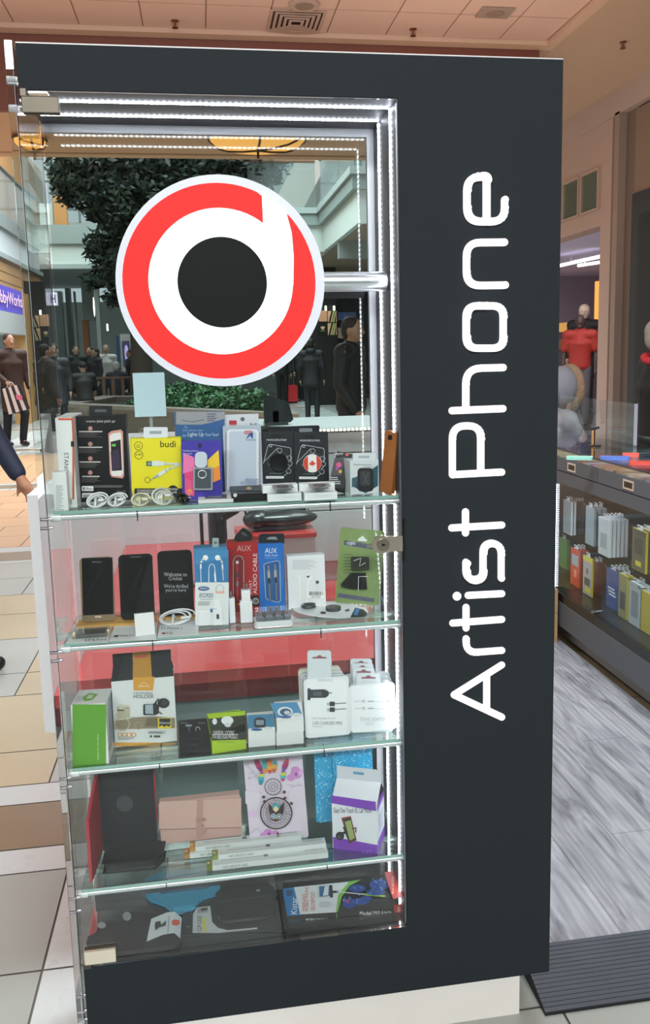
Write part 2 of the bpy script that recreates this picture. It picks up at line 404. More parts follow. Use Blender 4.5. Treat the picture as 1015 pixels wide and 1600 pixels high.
# raised kiosk floor of grey planks, with its rubber ramp
mb = MB(); pk = plank_mat(); mb.box(1.03, 1.99, 0.178, 3.2, 0.0, 0.05, pk)
mb.box(-0.03, 1.03, 0.30, 3.2, 0.0, 0.05, pk)
struct(mb.build('floor_platform'))
mb = MB(); rb = M('#3c424b', 0.5, noise=0.25, scale=14); dk = M('#15171a', 0.6)
x0, x1 = 0.962, 2.02; ya, yb, za, zb = 0.012, 0.176, 0.008, 0.052
mb.add([(x0+0.03, ya, 0), (x1, ya, 0), (x1, yb, 0), (x0+0.03, yb, 0), (x0+0.03, ya, za), (x1, ya, za), (x1, yb, zb), (x0+0.03, yb, zb)],
       [(0, 1, 5, 4), (1, 2, 6, 5), (2, 3, 7, 6), (3, 0, 4, 7), (0, 3, 2, 1)], dk)
N = 15
for i in range(N):
    t0, t1 = i/N, (i+0.86)/N
    def pt(x, t, up): return (x, ya+(yb-ya)*t, za+(zb-za)*t+up)
    a = x0+0.03
    mb.add([pt(a, t0, 0), pt(x1, t0, 0), pt(x1, t1, 0), pt(a, t1, 0), pt(a, t0, .002), pt(x1, t0, .002), pt(x1, t1, .002), pt(a, t1, .002)],
           [(0, 1, 5, 4), (1, 2, 6, 5), (2, 3, 7, 6), (3, 0, 4, 7), (4, 5, 6, 7)], rb)
mb.add([pt(x0+0.03, 0, 0), pt(x1, 0, 0), pt(x1, 1, 0), pt(x0+0.03, 1, 0)], [(0, 1, 2, 3)], dk)
tag(mb.build('threshold_ramp'), 'grooved dark rubber ramp leading up to the grey plank floor', 'ramp')
# ceiling over the court: tiles, their frame, fascia, lower soffit
tan = M('#c9a791', 0.9, noise=0.02, scale=2); tan2 = M('#b79a83', 0.9, noise=0.03, scale=1)
mb = MB(); tile = M('#d3b1a2', 0.95, noise=0.02, scale=6); grd = M('#a98b80', 0.7)
mb.box(-6, 3.26, -7, 5.67, 4.012, 4.06, grd)
xs = [-0.03+0.478*i for i in range(-12, 7)]
ys = [5.67-0.487*i for i in range(0, 26)]
for i, xa in enumerate(xs):
    for ya_ in ys:
        xb = min(xa+0.478, 3.25)
        mb.box(xa+0.005, xb-0.005, ya_-0.487+0.005, ya_-0.005, 4.002, 4.011, tile)
struct(mb.build('ceiling'))
mb = MB(); mb.box(-6, 3.34, 5.67, 5.79, 3.965, 4.06, tan); mb.box(3.26, 3.34, -7, 5.67, 3.965, 4.06, tan)
struct(mb.build('trim_1'))
mb = MB(); mb.box(-6, 3.24, 5.80, 5.86, 3.40, 4.05, M('#6e3b2b', 0.6, noise=0.1, scale=4)); struct(mb.build('trim_2'))
mb = MB(); mb.box(-6, 3.24, 5.86, 8.3, 3.60, 3.7, tan2); mb.box(3.34, 4.6, -7, 11, 3.97, 4.06, tan2); mb.box(-6, 3.24, 8.18, 8.34, 3.585, 3.9, tan2)
mb.box(3.0, 3.6, 5.79, 11, 3.975, 4.06, tan2)
struct(mb.build('ceiling_soffit'))
# ceiling fittings
def sprinkler(p, label):
    m1 = MB(); c = M('#7d5138', 0.4, 0.6); p = Vector(p)
    m1.tube([p+Vector((0, 0, 0.012)), p+Vector((0, 0, 0))], 0.03, c, 14)
    m1.tube([p, p-Vector((0, 0, 0.05))], 0.009, c, 8); m1.tube([p-Vector((0, 0, 0.045)), p-Vector((0, 0, 0.05))], 0.024, c, 12)
    for a in (-1, 1): m1.tube([p+Vector((a*0.018, 0, 0)), p+Vector((a*0.02, 0, -0.03)), p+Vector((0, 0, -0.046))], 0.003, c, 6)
    tag(m1.build('fire_sprinkler'), label, 'sprinkler', 'fire sprinklers on the ceiling')
sprinkler(atZ(273, 33, 3.999), 'small bronze fire sprinkler on ceiling tile, leftmost of the three sprinklers')
sprinkler(atZ(645, 46, 3.999), 'small bronze fire sprinkler on ceiling tile above the dark panel, middle sprinkler')
sprinkler(atZ(973, 66, 3.968), 'small bronze fire sprinkler on plain ceiling at the upper right')
gx, gy = 1.13, 5.42
e = empty('air_vent', (gx, gy, 3.998), 'square slatted white air vent set in the ceiling tiles', 'air vent')
mb = MB(); fr = M('#b89b8d', 0.6)
for k in range(5):
    a = 0.21-0.038*k; b = a-0.022; z = -0.004*k
    for q in ((-a, a, -a, -b), (-a, a, b, a), (-a, -b, -b, b), (b, a, -b, b)): mb.box(q[0], q[1], q[2], q[3], z-0.006, z, fr)
mb.build('louvre', e); mb = MB(); mb.box(-0.2, 0.2, -0.2, 0.2, 0.0, 0.003, M('#3b2c26', 0.8)); mb.build('duct', e)
def speaker(p, r, sq, label):
    p = Vector(p); e = empty('ceiling_speaker', p, label, 'speaker')
    m1 = MB(); 
    if sq: m1.box(-r*1.5, r*1.5, -r*1.1, r*1.1, -0.012, 0, M('#9c8577', 0.6))
    else: m1.tube([(0, 0, 0), (0, 0, -0.012)], r*1.35, M('#b49a8e', 0.6), 28)
    m1.build('frame', e); m1 = MB(); m1.tube([(0, 0, -0.012), (0, 0, -0.016)], r*0.8, M('#8b7468', 0.7), 24); m1.build('grille', e)
speaker(atZ(475, 7, 3.999), 0.085, False, 'round ceiling speaker beside the slatted air vent')
speaker(atZ(773, 19, 3.999), 0.085, True, 'square ceiling speaker panel with round grille above the dark panel')
def bowl_lamp(px, py, r, label):
    c = atZ(px, py, 3.60); e = empty('ceiling_lamp', c, label, 'lamp', 'amber bowl lamps under the soffit')
    m1 = MB(); g = M('#e8a44c', 0.5, em=0.9); pr = [(0.02, -0.13), (0.35, -0.125), (0.7, -0.105), (0.9, -0.075), (1.0, -0.03)]
    n = 36; vs = [(a*r*math.cos(2*PI*k/n), a*r*math.sin(2*PI*k/n), z) for a, z in pr for k in range(n)]
    m1.add(vs, [(i*n+k, i*n+(k+1) % n, (i+1)*n+(k+1) % n, (i+1)*n+k) for i in range(len(pr)-1) for k in range(n)], g, True); m1.build('bowl', e)
    m1 = MB(); b = M('#3a2416', 0.4, 0.5)
    m1.tube([(r*1.01*math.cos(2*PI*k/36), r*1.01*math.sin(2*PI*k/36), -0.03) for k in range(36)], 0.014, b, 6, True)
    for a in (30, 150, 270, 330, 210, 90)[:4]:
        t = math.radians(a); m1.tube([(x*r*math.cos(t), x*r*math.sin(t), z-0.004) for x, z in pr], 0.012, b, 6)
    m1.tube([(0, 0, -0.12), (0, 0, -0.21)], 0.012, b, 8); m1.tube([(0, 0, 0), (0, 0, -0.12)], 0.02, b, 8); m1.build('frame', e)
bowl_lamp(402, 213, 0.475, 'amber glass bowl ceiling lamp with dark straps, seen above the red disc')
bowl_lamp(50, 214, 0.13, 'small amber bowl standing in for the large lamp reflected in the clear side sheet')  # added bowl in place of a mirror image of the large lamp
# ------------------------------------------------------------------ the showcase
DX, DY = 0.6722, 0.2320
PW, PT, PB, OT, OB = 0.9942, 2.0342, 0.12, 1.9583, 0.2758
dkm = M('#272d31', 0.7, noise=0.03, scale=120, bump=0.02, spec=0.12)
show = empty('display_showcase', (0, 0, 0), 'tall dark grey phone accessory showcase with clear side and lit vertical lettering', 'display case')
mb = MB()
L8 = [(0, PB), (PW, PB), (PW, PT), (0, PT), (0, OT), (DX, OT), (DX, OB), (0, OB)]
mb.prism(L8, 0, 0.25, dkm)
cb = mb.build('cabinet_body', show)
mb = MB(); mb.box(0.03, 0.937, 0.03, 0.24, 0.0, 0.12, M('#e4e3dc', 0.5, noise=0.05, scale=6)); mb.build('plinth', show)
mb = MB(); mb.box(0.0, PW, 0.0, 0.25, PT, PT+0.002, M('#d0d0d0', 0.3)); mb.build('top_edge_trim', show)
# metal lining of the opening
br = brushed('#56565d', 0.50, 2); brx = brushed('#56565d', 0.50, 0)
mb = MB(); mb.box(DX-0.002, DX, 0.002, DY, OB, OT, br); mb.build('side_lining', show)
mb = MB(); mb.box(0, DX, 0.002, DY, OT-0.002, OT, brx); mb.build('top_lining', show)
mb = MB(); mb.box(0, DX, 0.002, DY, OB, OB+0.002, M('#202325', 0.12, coat=0.6)); mb.build('bottom_lining', show)
def strip(n, x0, x1, y0, y1, z0, z1, ax):
    m1 = MB(); m1.box(x0, x1, y0, y1, z0, z1, led_mat(s=27, axis=ax)); m1.build('led_strip', show)
for yy in (0.056, 0.166): 
    strip(0, DX-0.0045, DX-0.002, yy-0.0025, yy+0.0025, OB+0.005, OT-0.004, 2)
for yy in (0.056, 0.150): strip(0, 0.01, DX-0.006, yy-0.0025, yy+0.0025, OT-0.0045, OT-0.002, 0)
# back frame and back glass
fm = brushed('#a4a4a8', 0.42, 2); fx = brushed('#a4a4a8', 0.42, 0)
mb = MB(); mb.box(DX-0.017, DX, 0.222, 0.236, OB, OT, fm); mb.build('back_frame_rail', show)
mb = MB(); mb.box(0, DX-0.017, 0.222, 0.236, OT-0.018, OT, fx); mb.build('back_frame_rail', show)
mb = MB(); mb.box(0, DX-0.017, 0.205, 0.236, OB+0.002, OB+0.022, M('#4a4b4c', 0.3, 0.6)); mb.build('back_frame_rail', show)
mb = MB(); mb.box(0.002, DX-0.017, 0.2285, 0.2315, OB+0.022, OT-0.018, pane_mat('#f0f6f5', 0.8)); mb.build('back_glass', show)
# clear acrylic side sheet with its fixings
mb = MB(); mb.box(-0.0185, -0.0035, -0.006, 0.236, 0.02, PT+0.003, acrylic_mat()); ac = mb.build('clear_side_sheet', show); bevel(ac, 0.001, 1)
boltm = M('#cfd3dc', 0.25, 0.8)
def bolt(z, y):
    m1 = MB(); m1.tube([(-0.0195, y, z), (0.003, y, z)], 0.0032, boltm, 12); m1.build('side_bolt', show)
for z in (1.968, 1.93, Z1-0.011, Z1-0.028, Z2-0.011, Z2-0.028, Z3-0.011, Z3-0.030, Z4-0.006, Z4-0.035, 0.21, 0.175, 0.155): bolt(z, 0.004)
for z in (1.975, 1.925):
    mb = MB(); mb.tube([(-0.019, 0.003, z), (-0.001, 0.003, z)], 0.005, M('#e8eaee', 0.1, coat=0.5), 14); mb.build('standoff', show)
# front glass door, hinges, lock
mb = MB(); mb.box(0.002, DX-0.004, -0.0075, -0.0025, OB+0.003, OT-0.004, pane_mat('#fafdfc', 0.35)); door = mb.build('glass_door', show)
chrome = M('#565249', 0.42, 0.9); cream = M('#cfc9b6', 0.25, 0.6)  # same hinge metal, reflections put into the colour: darker above, paler below
for z0, z1, up in ((1.917, 1.944, 1), (0.287, 0.317, 0)):
    m1 = MB(); m1.box(0.005, 0.067, -0.0135, -0.0075, z0, z1, chrome if up else cream); m1.box(0.005, 0.067, -0.0025, 0.004, z0, z1, chrome)
    if up: m1.box(0.003, 0.014, -0.012, 0.004, z1, z1+0.014, chrome); m1.box(0.016, 0.050, -0.010, 0.002, z1+0.005, z1+0.010, M('#e4e6e6', 0.1, 0.8))
    else: m1.box(0.003, 0.018, -0.012, 0.004, z0-0.010, z0, chrome)
    h = m1.build('hinge', door); bevel(h, 0.001)
m1 = MB(); lx, lz = 0.6255, 1.1175
p2 = rrect(0.634-0.012, lz-0.0155, 0.6685, lz+0.0155, 0.001); m1.prism(p2, -0.015, -0.0075, M('#c5bfae', 0.25, 0.9))
m1.tube([(lx, -0.0075, lz), (lx, -0.016, lz)], 0.0185, M('#c5bfae', 0.22, 0.9), 28)
lk = m1.build('door_lock', door)
m1 = MB(); m1.tube([(lx+0.003, -0.016, lz), (lx+0.003, -0.0185, lz)], 0.0125, M('#aaa595', 0.2, 1.0), 24); m1.box(lx+0.001, lx+0.008, -0.0192, -0.0184, lz-0.001, lz+0.0015, M('#050505'))
m1.box(lx+0.0005, lx+0.004, -0.0192, -0.0184, lz-0.002, lz+0.003, M('#050505')); m1.build('key_cylinder', lk)
m1 = MB(); m1.box(0.6725, 0.6755, -0.004, 0.0, 1.08, 1.165, M('#0c0d0e', 0.3)); m1.build('strike_plate', show)
m1 = MB(); m1.box(0.667, 0.669, -0.003, 0.001, OB+0.01, OT-0.01, M('#7e8084', 0.3, 0.7)); m1.build('door_seal', show)
# shelves with their rods
for z in (Z1, Z2, Z3, Z4):
    m1 = MB(); m1.box(0.004, DX-0.004, 0.018, 0.205, z-0.006, z, pane_mat('#f2faf7', 0.6)); sh = m1.build('glass_shelf', show)
    m1 = MB(); m1.box(0.004, DX-0.004, 0.0165, 0.018, z-0.006, z, M('#8db4aa', 0.15, coat=1)); m1.build('shelf_edge', sh)
    for yy in (0.024, 0.100):
        m1 = MB(); m1.tube([(-0.003, yy, z-0.0125), (DX-0.002, yy, z-0.0125)], 0.0062, M('#d9dfe2', 0.25, 0.5, coat=0.5), 14); rod = m1.build('support_rod', show)
        for xx in ((0.172, 0.505) if z < 1.0 else (0.157, 0.530)):
            m1 = MB(); m1.tube([(xx, yy+0.0085*math.cos(a), z-0.011+0.0085*math.sin(a)) for a in [2*PI*k/14 for k in range(14)]], 0.0012, M('#101214', 0.5), 6, True); m1.box(xx-0.001, xx+0.001, yy-0.0085, yy-0.006, z-0.026, z-0.012, M('#101214', 0.5)); m1.build('cable_tie', rod)
        m1 = MB(); m1.tube([(-0.003, yy, z-0.0125), (0.016, yy, z-0.0125)], 0.0085, M('#e6eaec', 0.1, coat=1), 14); m1.build('rod_sleeve', rod)
# lit lettering: strokes read off the photo, on the plane of the panel
def letter(name, strokes, w=0.0142):
    e = []
    m1 = MB(); mt = M('#efe9ea', 0.4, em=0.90)
    for cr, pts in strokes:
        P = [atY(cr[0]+x/cr[2], cr[1]+y/cr[2], 0) for x, y in pts]; P2 = [(p.x, p.z) for p in P]
        if len(P2) == 1: polys = [circ2(P2[0][0], P2[0][1], 0.0088)]
        else: polys = stroke2(P2, w)
        for q in polys:
            m1.prism(q, -0.0025-0.00002*len(m1.f), 0.0, mt)
    return m1.build('letter', show)
def rnd_path(pts, rads, n=6):
    out = []
    for i, p in enumerate(pts):
        r = rads[i] if i < len(rads) else 0
        if i in (0, len(pts)-1) or not r: out.append(p); continue
        P = Vector(p); a = (Vector(pts[i-1])-P).normalized(); b = (Vector(pts[i+1])-P).normalized()
        s_, e_ = P+a*r, P+b*r
        for k in range(n+1):
            t = k/n; q = s_*(1-t)**2*1.0 + P*2*t*(1-t) + e_*t*t; out.append((q.x, q.y))
    return out
U = (600, 240, 3.4786); V = (600, 680, 3.332)
letter('a', [(V, [(610, 1195), (362, 1350), (610, 1466)]), (V, [(531, 1250), (531, 1415)])])
letter('r', [(V, rnd_path([(610, 1119), (424, 1133), (424, 1058)], [0, 62]))])
letter('t', [(V, [(355, 977), (610, 958)]), (V, [(424, 895), (424, 1002)])])
letter('i', [(V, [(435, 833), (610, 824)]), (V, [(377, 837)])])
letter('s', [(V, rnd_path([(607, 742), (607, 561), (512, 561), (512, 750), (423, 750), (423, 660)], [0, 58, 48, 48, 48]))])
letter('t', [(V, [(350, 482), (610, 467)]), (V, [(421, 398), (421, 508)])])
letter('p', [(c1, rnd_path([(782.5, 737.5), (706, 741.5), (706, 665.5), (750, 665), (750, 738)], [0, 0, 20, 20]))])
letter('h', [(U, [(367, 1397), (643, 1386)]), (U, rnd_path([(643, 1163), (441, 1168), (441, 1390)], [0, 85]))])
letter('o', [(U, rnd_path([(545, 828), (644, 828), (644, 1058), (443, 1058), (443, 828), (545, 828)], [0, 60, 60, 60, 60]))])
letter('n', [(U, rnd_path([(650, 483), (445, 485), (445, 719), (650, 716)], [0, 75, 75]))])
letter('e', [(U, rnd_path([(652, 253), (652, 371), (447, 371), (447, 128), (553, 128), (553, 371)], [0, 75, 75, 75, 22]))])
# the lit round sign on its arm inside the case
sign = empty('round_sign', (0.338, 0.11, 1.635), 'lit round red and white sign with black centre on a metal arm inside the showcase', 'sign')
sx, sy, sz = 0.338, 0.11, 1.635
def sg(px, py): p = atY(px, py, 0.0895); return (p.x-sx, p.z-sz)
R0 = 0.1985
m1 = MB(); m1.prism(circ2(0, 0, R0+0.0035, n=72), -0.019, 0.019, M('#d4d4e0', 0.5, em=0.30)); m1.build('rim', sign)
cx, cz = sg(344.5, 441)
def lay(p2, y, c, em): m2 = MB(); m2.prism(p2, y, -0.019, M(c, 0.6, em=em, spec=0.2)); return m2
red = lay(circ2(cx, cz, R0-0.012, n=72), -0.0200, '#f02c2a', 0.74)
red.build('red_disc', sign)
m2 = lay(circ2(*sg(346, 440.5), 0.1395, n=64), -0.0206, '#fdfdff', 1.0); m2.build('white_ring', sign)
st = [sg(*p) for p in ((408, 281.5), (409, 306), (411, 349), (418, 420), (430, 440), (458, 446), (458.5, 400), (455.5, 364), (451, 327.5))]
R1 = R0-0.0115; a1 = math.atan2(st[8][1]-cz, st[8][0]-cx); a0 = math.atan2(st[0][1]-cz, st[0][0]-cx)
st[8] = (cx+R1*math.cos(a1), cz+R1*math.sin(a1)); st[0] = (cx+R1*math.cos(a0), cz+R1*math.sin(a0))
st += [(cx+R1*math.cos(a1+(a0-a1)*k/10), cz+R1*math.sin(a1+(a0-a1)*k/10)) for k in range(1, 10)]
m2 = MB(); m2.prism(st, -0.0212, -0.019, M('#fdfdff', 0.3, em=1.0)); m2.build('white_stem', sign)
m2 = lay(circ2(*sg(347.5, 441.5), 0.0865, n=56), -0.0222, '#121415', 0); m2.build('black_centre', sign)
m1 = MB(); m1.tube([(R0+0.0025, 0.0, 0.0), (DX-0.004-sx, 0.0, 0.0)], 0.0195, brushed('#e2e4ea', 0.3, 0), 24); m1.build('arm', sign)

# dark unseen wall added behind the viewer to cut haze on the glass
m1 = MB(); m1.box(-9, 12, -7.2, -7.0, 0, 4.05, M('#3c3a38', 0.8)); struct(m1.build('wall_reflection_block'))
# ================================================================== products, top shelf
KRAFT = M('#c89a4e', 0.6)
p = Prod(cA, 108, 196, 115, Z1, 0.055, rot=0)
p.body(0.15, M('#e3e6e6', 0.4)); p.text('STANCE', 140, 305, 165, 432, '#4a4d50', -90); p.text('wwww', 136, 425, 150, 500, '#8b8e90', -90); p.bars(163, 555, 182, 588)
p.rect(108, 117, 196, 127, '#d9562e'); p.rect(186, 130, 196, 560, '#c9562f') ; p.rect(178, 243, 196, 272, '#181818')
p.done('phone_case_box', 'tall white boxed phone case with orange lid edge, at left end of the top shelf', 'box')
p = Prod(cA, 82, 158, 412, Z1, 0.026)
p.body(0.03, M('#dfe3e2', 0.4)); p.lines(96, 485, 140, 625, 14, '#9aa3a4'); p.done('small_carton', 'small white carton with grey print, before the tall white box with orange edge', 'box')
p = Prod(cA, 205, 489, 103, Z1, 0.112)
p.body(0.045, M('#1b1c1f', 0.35)); w = '#d8d4d2'; bz = '#a8736c'
p.text('mophie', 262, 128, 312, 142, w); p.text('juice pack', 319, 125, 395, 144, w); p.text('air', 401, 127, 421, 141, w)
for cy in (173, 258, 337, 414): p.circ(284, cy, 13, bz); p.ring(284, cy, 6, 2, '#e4c6bf')
for y0, a, b in ((186, 222, 350), (272, 222, 350), (352, 225, 340), (431, 240, 335)): p.rect(a, y0, b, y0+7, '#c5c0bd'); p.lines(a-4, y0+12, b+8, y0+38, 4, '#6b6766')
p.rr(238, 486, 302, 514, 4, '#e9e9e9'); p.text('iPhone', 262, 494, 298, 508, '#222222'); p.rect(244, 493, 255, 508, '#888888')
p.lines(305, 483, 480, 498, 2, '#8a8684'); p.rect(240, 524, 332, 550, '#dddddd'); p.bars(246, 533, 326, 550); p.text('FC CE', 432, 510, 478, 520, '#8a8684')
# printed phone
p.poly([(383, 200), (400, 186), (452, 178), (463, 190), (470, 430), (462, 445), (402, 437), (392, 420)], '#d99a8e')
p.poly([(390, 213), (405, 200), (448, 193), (454, 205), (464, 415), (455, 433), (406, 430), (398, 415)], '#e9e6e4')
p.poly([(396, 245), (450, 232), (458, 400), (402, 404)], '#15161c'); p.poly([(396, 300), (440, 280), (450, 390), (402, 400)], '#3a2a45'); p.rect(403, 256, 424, 270, '#6fc25b')
p.tab(277, 50, 402, 104, '#111214', '#54595c'); p.done('battery_case_box', 'black box printed with a rose gold phone battery case, on the top shelf', 'box')
p = Prod(cA, 508, 786, 224, Z1, 0.105, rot=-3, lean=2)
p.body(0.03, M('#d8cf14', 0.4)); yl = '#ecdf1f'; k = '#1a1a1a'
p.rect(510, 228, 776, 512, yl); p.ring(547, 268, 22, 3, k); p.ring(549, 318, 22, 3, k); p.text('2.4A', 534, 309, 564, 321, k); p.text('3m', 538, 258, 556, 266, k); p.text('MAX', 536, 270, 558, 278, k)
p.text('budi', 666, 240, 750, 275, k); p.rect(590, 352, 622, 378, '#3d4a4a'); p.rect(596, 357, 616, 373, '#7fa39a')
p.poly([(620, 352), (640, 348), (690, 356), (690, 374), (640, 380), (620, 378)], '#dfe6e0'); p.line([(690, 365), (770, 367)], 12, '#cfdad6')
p.line([(772, 372), (720, 392), (690, 405)], 9, '#cfdad6'); p.line([(700, 400), (650, 432)], 20, '#e2e9e6'); p.line([(650, 432), (628, 445)], 9, '#9fb0b0')
p.ring(597, 453, 15, 2, k); p.line([(612, 450), (617, 454)], 3, k); p.rect(526, 500, 786, 545, '#16181a')
p.text('CHARGE/SYNC CABLE', 540, 506, 700, 518, '#e8e8e0'); p.text('CBN IMPORTED/USB', 540, 521, 700, 532, '#e8e8e0')
p.circ(736, 513, 30, '#101214'); p.text('Mobile', 712, 497, 762, 509, '#e6e6e6'); p.text('budi', 720, 513, 756, 526, '#e6e6e6')
p.tab(574, 166, 706, 226, '#dfe4ea', '#9aa6ad', 8); p.done('cable_box', 'bright yellow cable box with a white hanging tab, on the top shelf', 'box')
p = Prod(cA, 752, 1017, 82, Z1, 0.150, lean=2)
p.body(0.02, M('#35618f', 0.4)); p.rect(752, 82, 1017, 152, '#9a9aa0'); p.line([(785, 128), (840, 137), (905, 125)], 3, '#3c3c40'); p.lines(922, 92, 985, 140, 4, '#4a4d70')
p.poly([(752, 150), (850, 160), (950, 140), (1017, 120), (1017, 250), (752, 250)], '#2c5c94'); p.poly([(752, 235), (1017, 235), (1017, 560), (752, 560)], '#27508a')
p.text('The', 796, 160, 815, 172, '#9fc3e0'); p.text('smartphone case', 788, 176, 898, 192, '#8fb8dc'); p.text('that', 788, 203, 808, 218, '#a9cbe6'); p.text('Lights Up', 816, 194, 903, 221, '#dcebf7'); p.text('Your Face!', 910, 198, 984, 214, '#c9dff2')
p.done('light_up_case_package', 'tall blue package with grey top band and white script, behind the ring stand package', 'package')
p = Prod(cA, 783, 1003, 240, Z1, 0.072, roll=1.5)
p.body(0.004, M('#4a3fa8', 0.35)); p.poly([(795, 375), (850, 345), (890, 400), (860, 470), (800, 440)], '#e8477d'); p.poly([(792, 305), (850, 330), (860, 400), (790, 420)], '#f07ab0')
p.poly([(985, 290), (925, 345), (920, 410), (990, 375)], '#efc63a'); p.poly([(920, 410), (990, 375), (995, 450), (930, 480)], '#f0913a'); p.poly([(800, 440), (860, 470), (850, 545), (800, 525)], '#e85a8c')
p.poly([(930, 480), (998, 455), (1000, 555), (905, 556), (890, 500)], '#3b3196'); p.text('Mobile phone', 790, 290, 872, 302, '#cfd4f2'); p.text('ring stent', 790, 306, 840, 317, '#cfd4f2'); p.lines(790, 320, 830, 330, 2, '#aab2e0')
p.circ(881, 265, 11, '#22264a')
for i, c in ((0, '#f0a050'), (1, '#ef7a8a')): p.circ(826-i*6, 518+i*10, 15, c)
o = p.done('ring_stand_package', 'purple and orange package holding a clear ring stand, before the tall blue package', 'package')
m1 = MB(); q = [p.L(*v) for v in rrect(855, 298, 922, 385, 26)]; m1.prism(q, -0.008, -0.003, M('#cfd8e4', 0.15, coat=0.6))
q = [p.L(*v) for v in rrect(846, 383, 952, 508, 8)]; m1.prism(q, -0.007, -0.002, M('#9aa3ad', 0.12, coat=0.8)); q = [p.L(*v) for v in rrect(855, 392, 943, 498, 6)]; m1.prism(q, -0.0074, -0.002, M('#6c757d', 0.1, 0.4))
p.part(m1, 'clear_blister'); m1 = MB(); c0 = p.L(895, 420); m1.tube([(c0[0]+0.0078*math.cos(a), -0.011, c0[1]+0.0078*math.sin(a)) for a in [2*PI*k/24 for k in range(24)]], 0.0011, M('#f4f6fa', 0.15, 0.5), 8, True)
m1.ell((c0[0], -0.011, c0[1]-0.0076), (0.0022,)*3, M('#f4f6fa', 0.15, 0.5)); p.part(m1, 'ring')
# small flat boxes on the shelf edge
def flatbox(cr, xl, xr, y_top_back, y_top_front, y_bot, z, Y, col, name, label, cat='box', group=None, rot=0, paint=None, edge=None, d=None):
    """box lying down: top face seen from above, its thin front below"""
    h0 = atY(cr[0]+(xl+xr)/2/cr[2], cr[1]+y_top_front/cr[2], Y).z - z if d is None else d
    p = Prod(cr, xl, xr, y_top_back, z+h0, Y, rot=rot, lean=90)
    ym = y_top_front
    a = p.L(xl, ym)[0]; b = p.L(xr, ym)[0]; p.x0, p.x1 = a, b
    p.body(h0, col if not isinstance(col, str) else M(col, 0.42))
    if paint: paint(p)
    o = p.done(name, label, cat, group)
    if edge:
        fr = Prod(cr, xl, xr, y_top_front, z, Y, rot=rot); fr.mb = MB(); edge(fr)
        m1 = fr.mb; L = p.Mi @ fr.Mw
        m1.v = [tuple(L @ Vector(v)) for v in m1.v]; m1.build('printed_edge', o)
    return o
flatbox(cA, 873, 1066, 524, 562, 593, Z1, 0.03, '#e6e8e6', 'phone_stand_box', 'small flat white box with dark window print, beside the black cable coil', paint=lambda p: (p.rect(910, 533, 1030, 556, '#4c5054'), p.rect(925, 538, 1000, 552, '#8b8f92'), p.text('z', 1030, 528, 1040, 535, '#d04040')))
flatbox(cB, 72, 270, 466, 510, 568, Z1, 0.032, '#141416', 'jewelled_stand_box', 'low black box with gold and violet flower print, in front of the clear case package', paint=lambda p: (p.circ(165, 486, 17, '#5a4a7a', 9), p.circ(160, 488, 9, '#c8a23c', 5), p.circ(180, 483, 8, '#7a6ab0', 4), p.rr(100, 474, 230, 500, 4, '#26262c'), p.circ(165, 486, 14, '#c0a050', 8)),
    edge=lambda p: (p.circ(92, 520, 10, '#d8d8d8'), p.line([(75, 535), (265, 532)], 2, '#3a3a3e')))
def ringpaint(x0, x1, yb, yf):
    def f(p):
        w = x1-x0
        p.poly([(x0+w*.17, yb+12), (x0+w*.70, yb+9), (x0+w*.76, yb+28), (x0+w*.2, yb+33)], '#8b9094'); p.circ(x0+w*.45, yb+20, 34, '#33373a', 9); p.circ(x0+w*.45, yb+19, 20, '#6a5a60', 5); p.line([(x0+w*.55, yb+38), (x0+w*.68, yb+36)], 5, '#2c3032')
    return f
def ringedge(x0, x1, yf, yb):
    def f(p):
        w = x1-x0; m = (yf+yb)/2; p.text('Ring', x0+w*.30, m-8, x0+w*.46, m+8, '#3c4042'); p.text('Model: RX Phone Ring', x0+w*.50, m-4, x0+w*.8, m+4, '#8a9092')
    return f
for (a, b, yb, yf, yo, zz, lab) in ((268, 456, 512, 528, 560, Z1, 'thin white ring box at the bottom of the left pair on the top shelf'), (470, 656, 505, 527, 560, Z1, 'thin white ring box at the bottom of the right pair on the top shelf')):
    flatbox(cB, a, b, yb, yf, yo, zz, 0.024, '#e4e8ea', 'ring_holder_box', lab, group='white ring holder boxes', edge=ringedge(a, b, yf, yo), d=0.0150)
for (a, b, yb, yf, yo, zz, lab) in ((252, 452, 455, 492, 525, Z1+0.0152, 'thin white ring box on top of the left pair on the top shelf'), (446, 648, 448, 492, 525, Z1+0.0152, 'thin white ring box on top of the right pair on the top shelf')):
    flatbox(cB, a, b, yb, yf, yo, zz, 0.022, '#e8ecee', 'ring_holder_box', lab, group='white ring holder boxes', paint=ringpaint(a, b, yb, yf), edge=ringedge(a, b, yf, yo), d=0.0150, rot=-2 if a > 400 else 2)
# clear case package
p = Prod(cB, 40, 222, 92, Z1, 0.165); p.body(0.003, M('#d5d8de', 0.35)); p.rr(60, 125, 100, 148, 4, '#b8343c'); p.circ(131, 118, 11, '#5a6066'); p.text('M', 172, 140, 205, 155, '#2a2c50')
p.done('accessory_card', 'white hanging card with red badge, behind the clear phone case package', 'package')
p = Prod(cB, 33, 234, 152, Z1, 0.135); p.body(0.014, M('#b8c2d0', 0.25, coat=0.7)); p.rr(48, 172, 216, 560, 18, '#dfe5ee'); p.rr(60, 182, 204, 560, 16, '#c2cddd')
p.rr(138, 178, 186, 200, 10, '#c98a92'); p.poly([(150, 218), (170, 190), (186, 190), (186, 218), (176, 218), (176, 208), (166, 208), (160, 218)], '#28508f'); p.text('Accessories', 146, 222, 200, 231, '#28508f')
for i in range(22):
    y = 190+i*14
    p.rect(40, y, 46, y+6, '#a0625c'); p.rect(219, y, 225, y+6, '#a0625c')
p.text('PREMIUM', 145, 428, 210, 442, '#3c5f9c'); p.text('ACCESSORIES', 118, 444, 210, 459, '#3c5f9c')
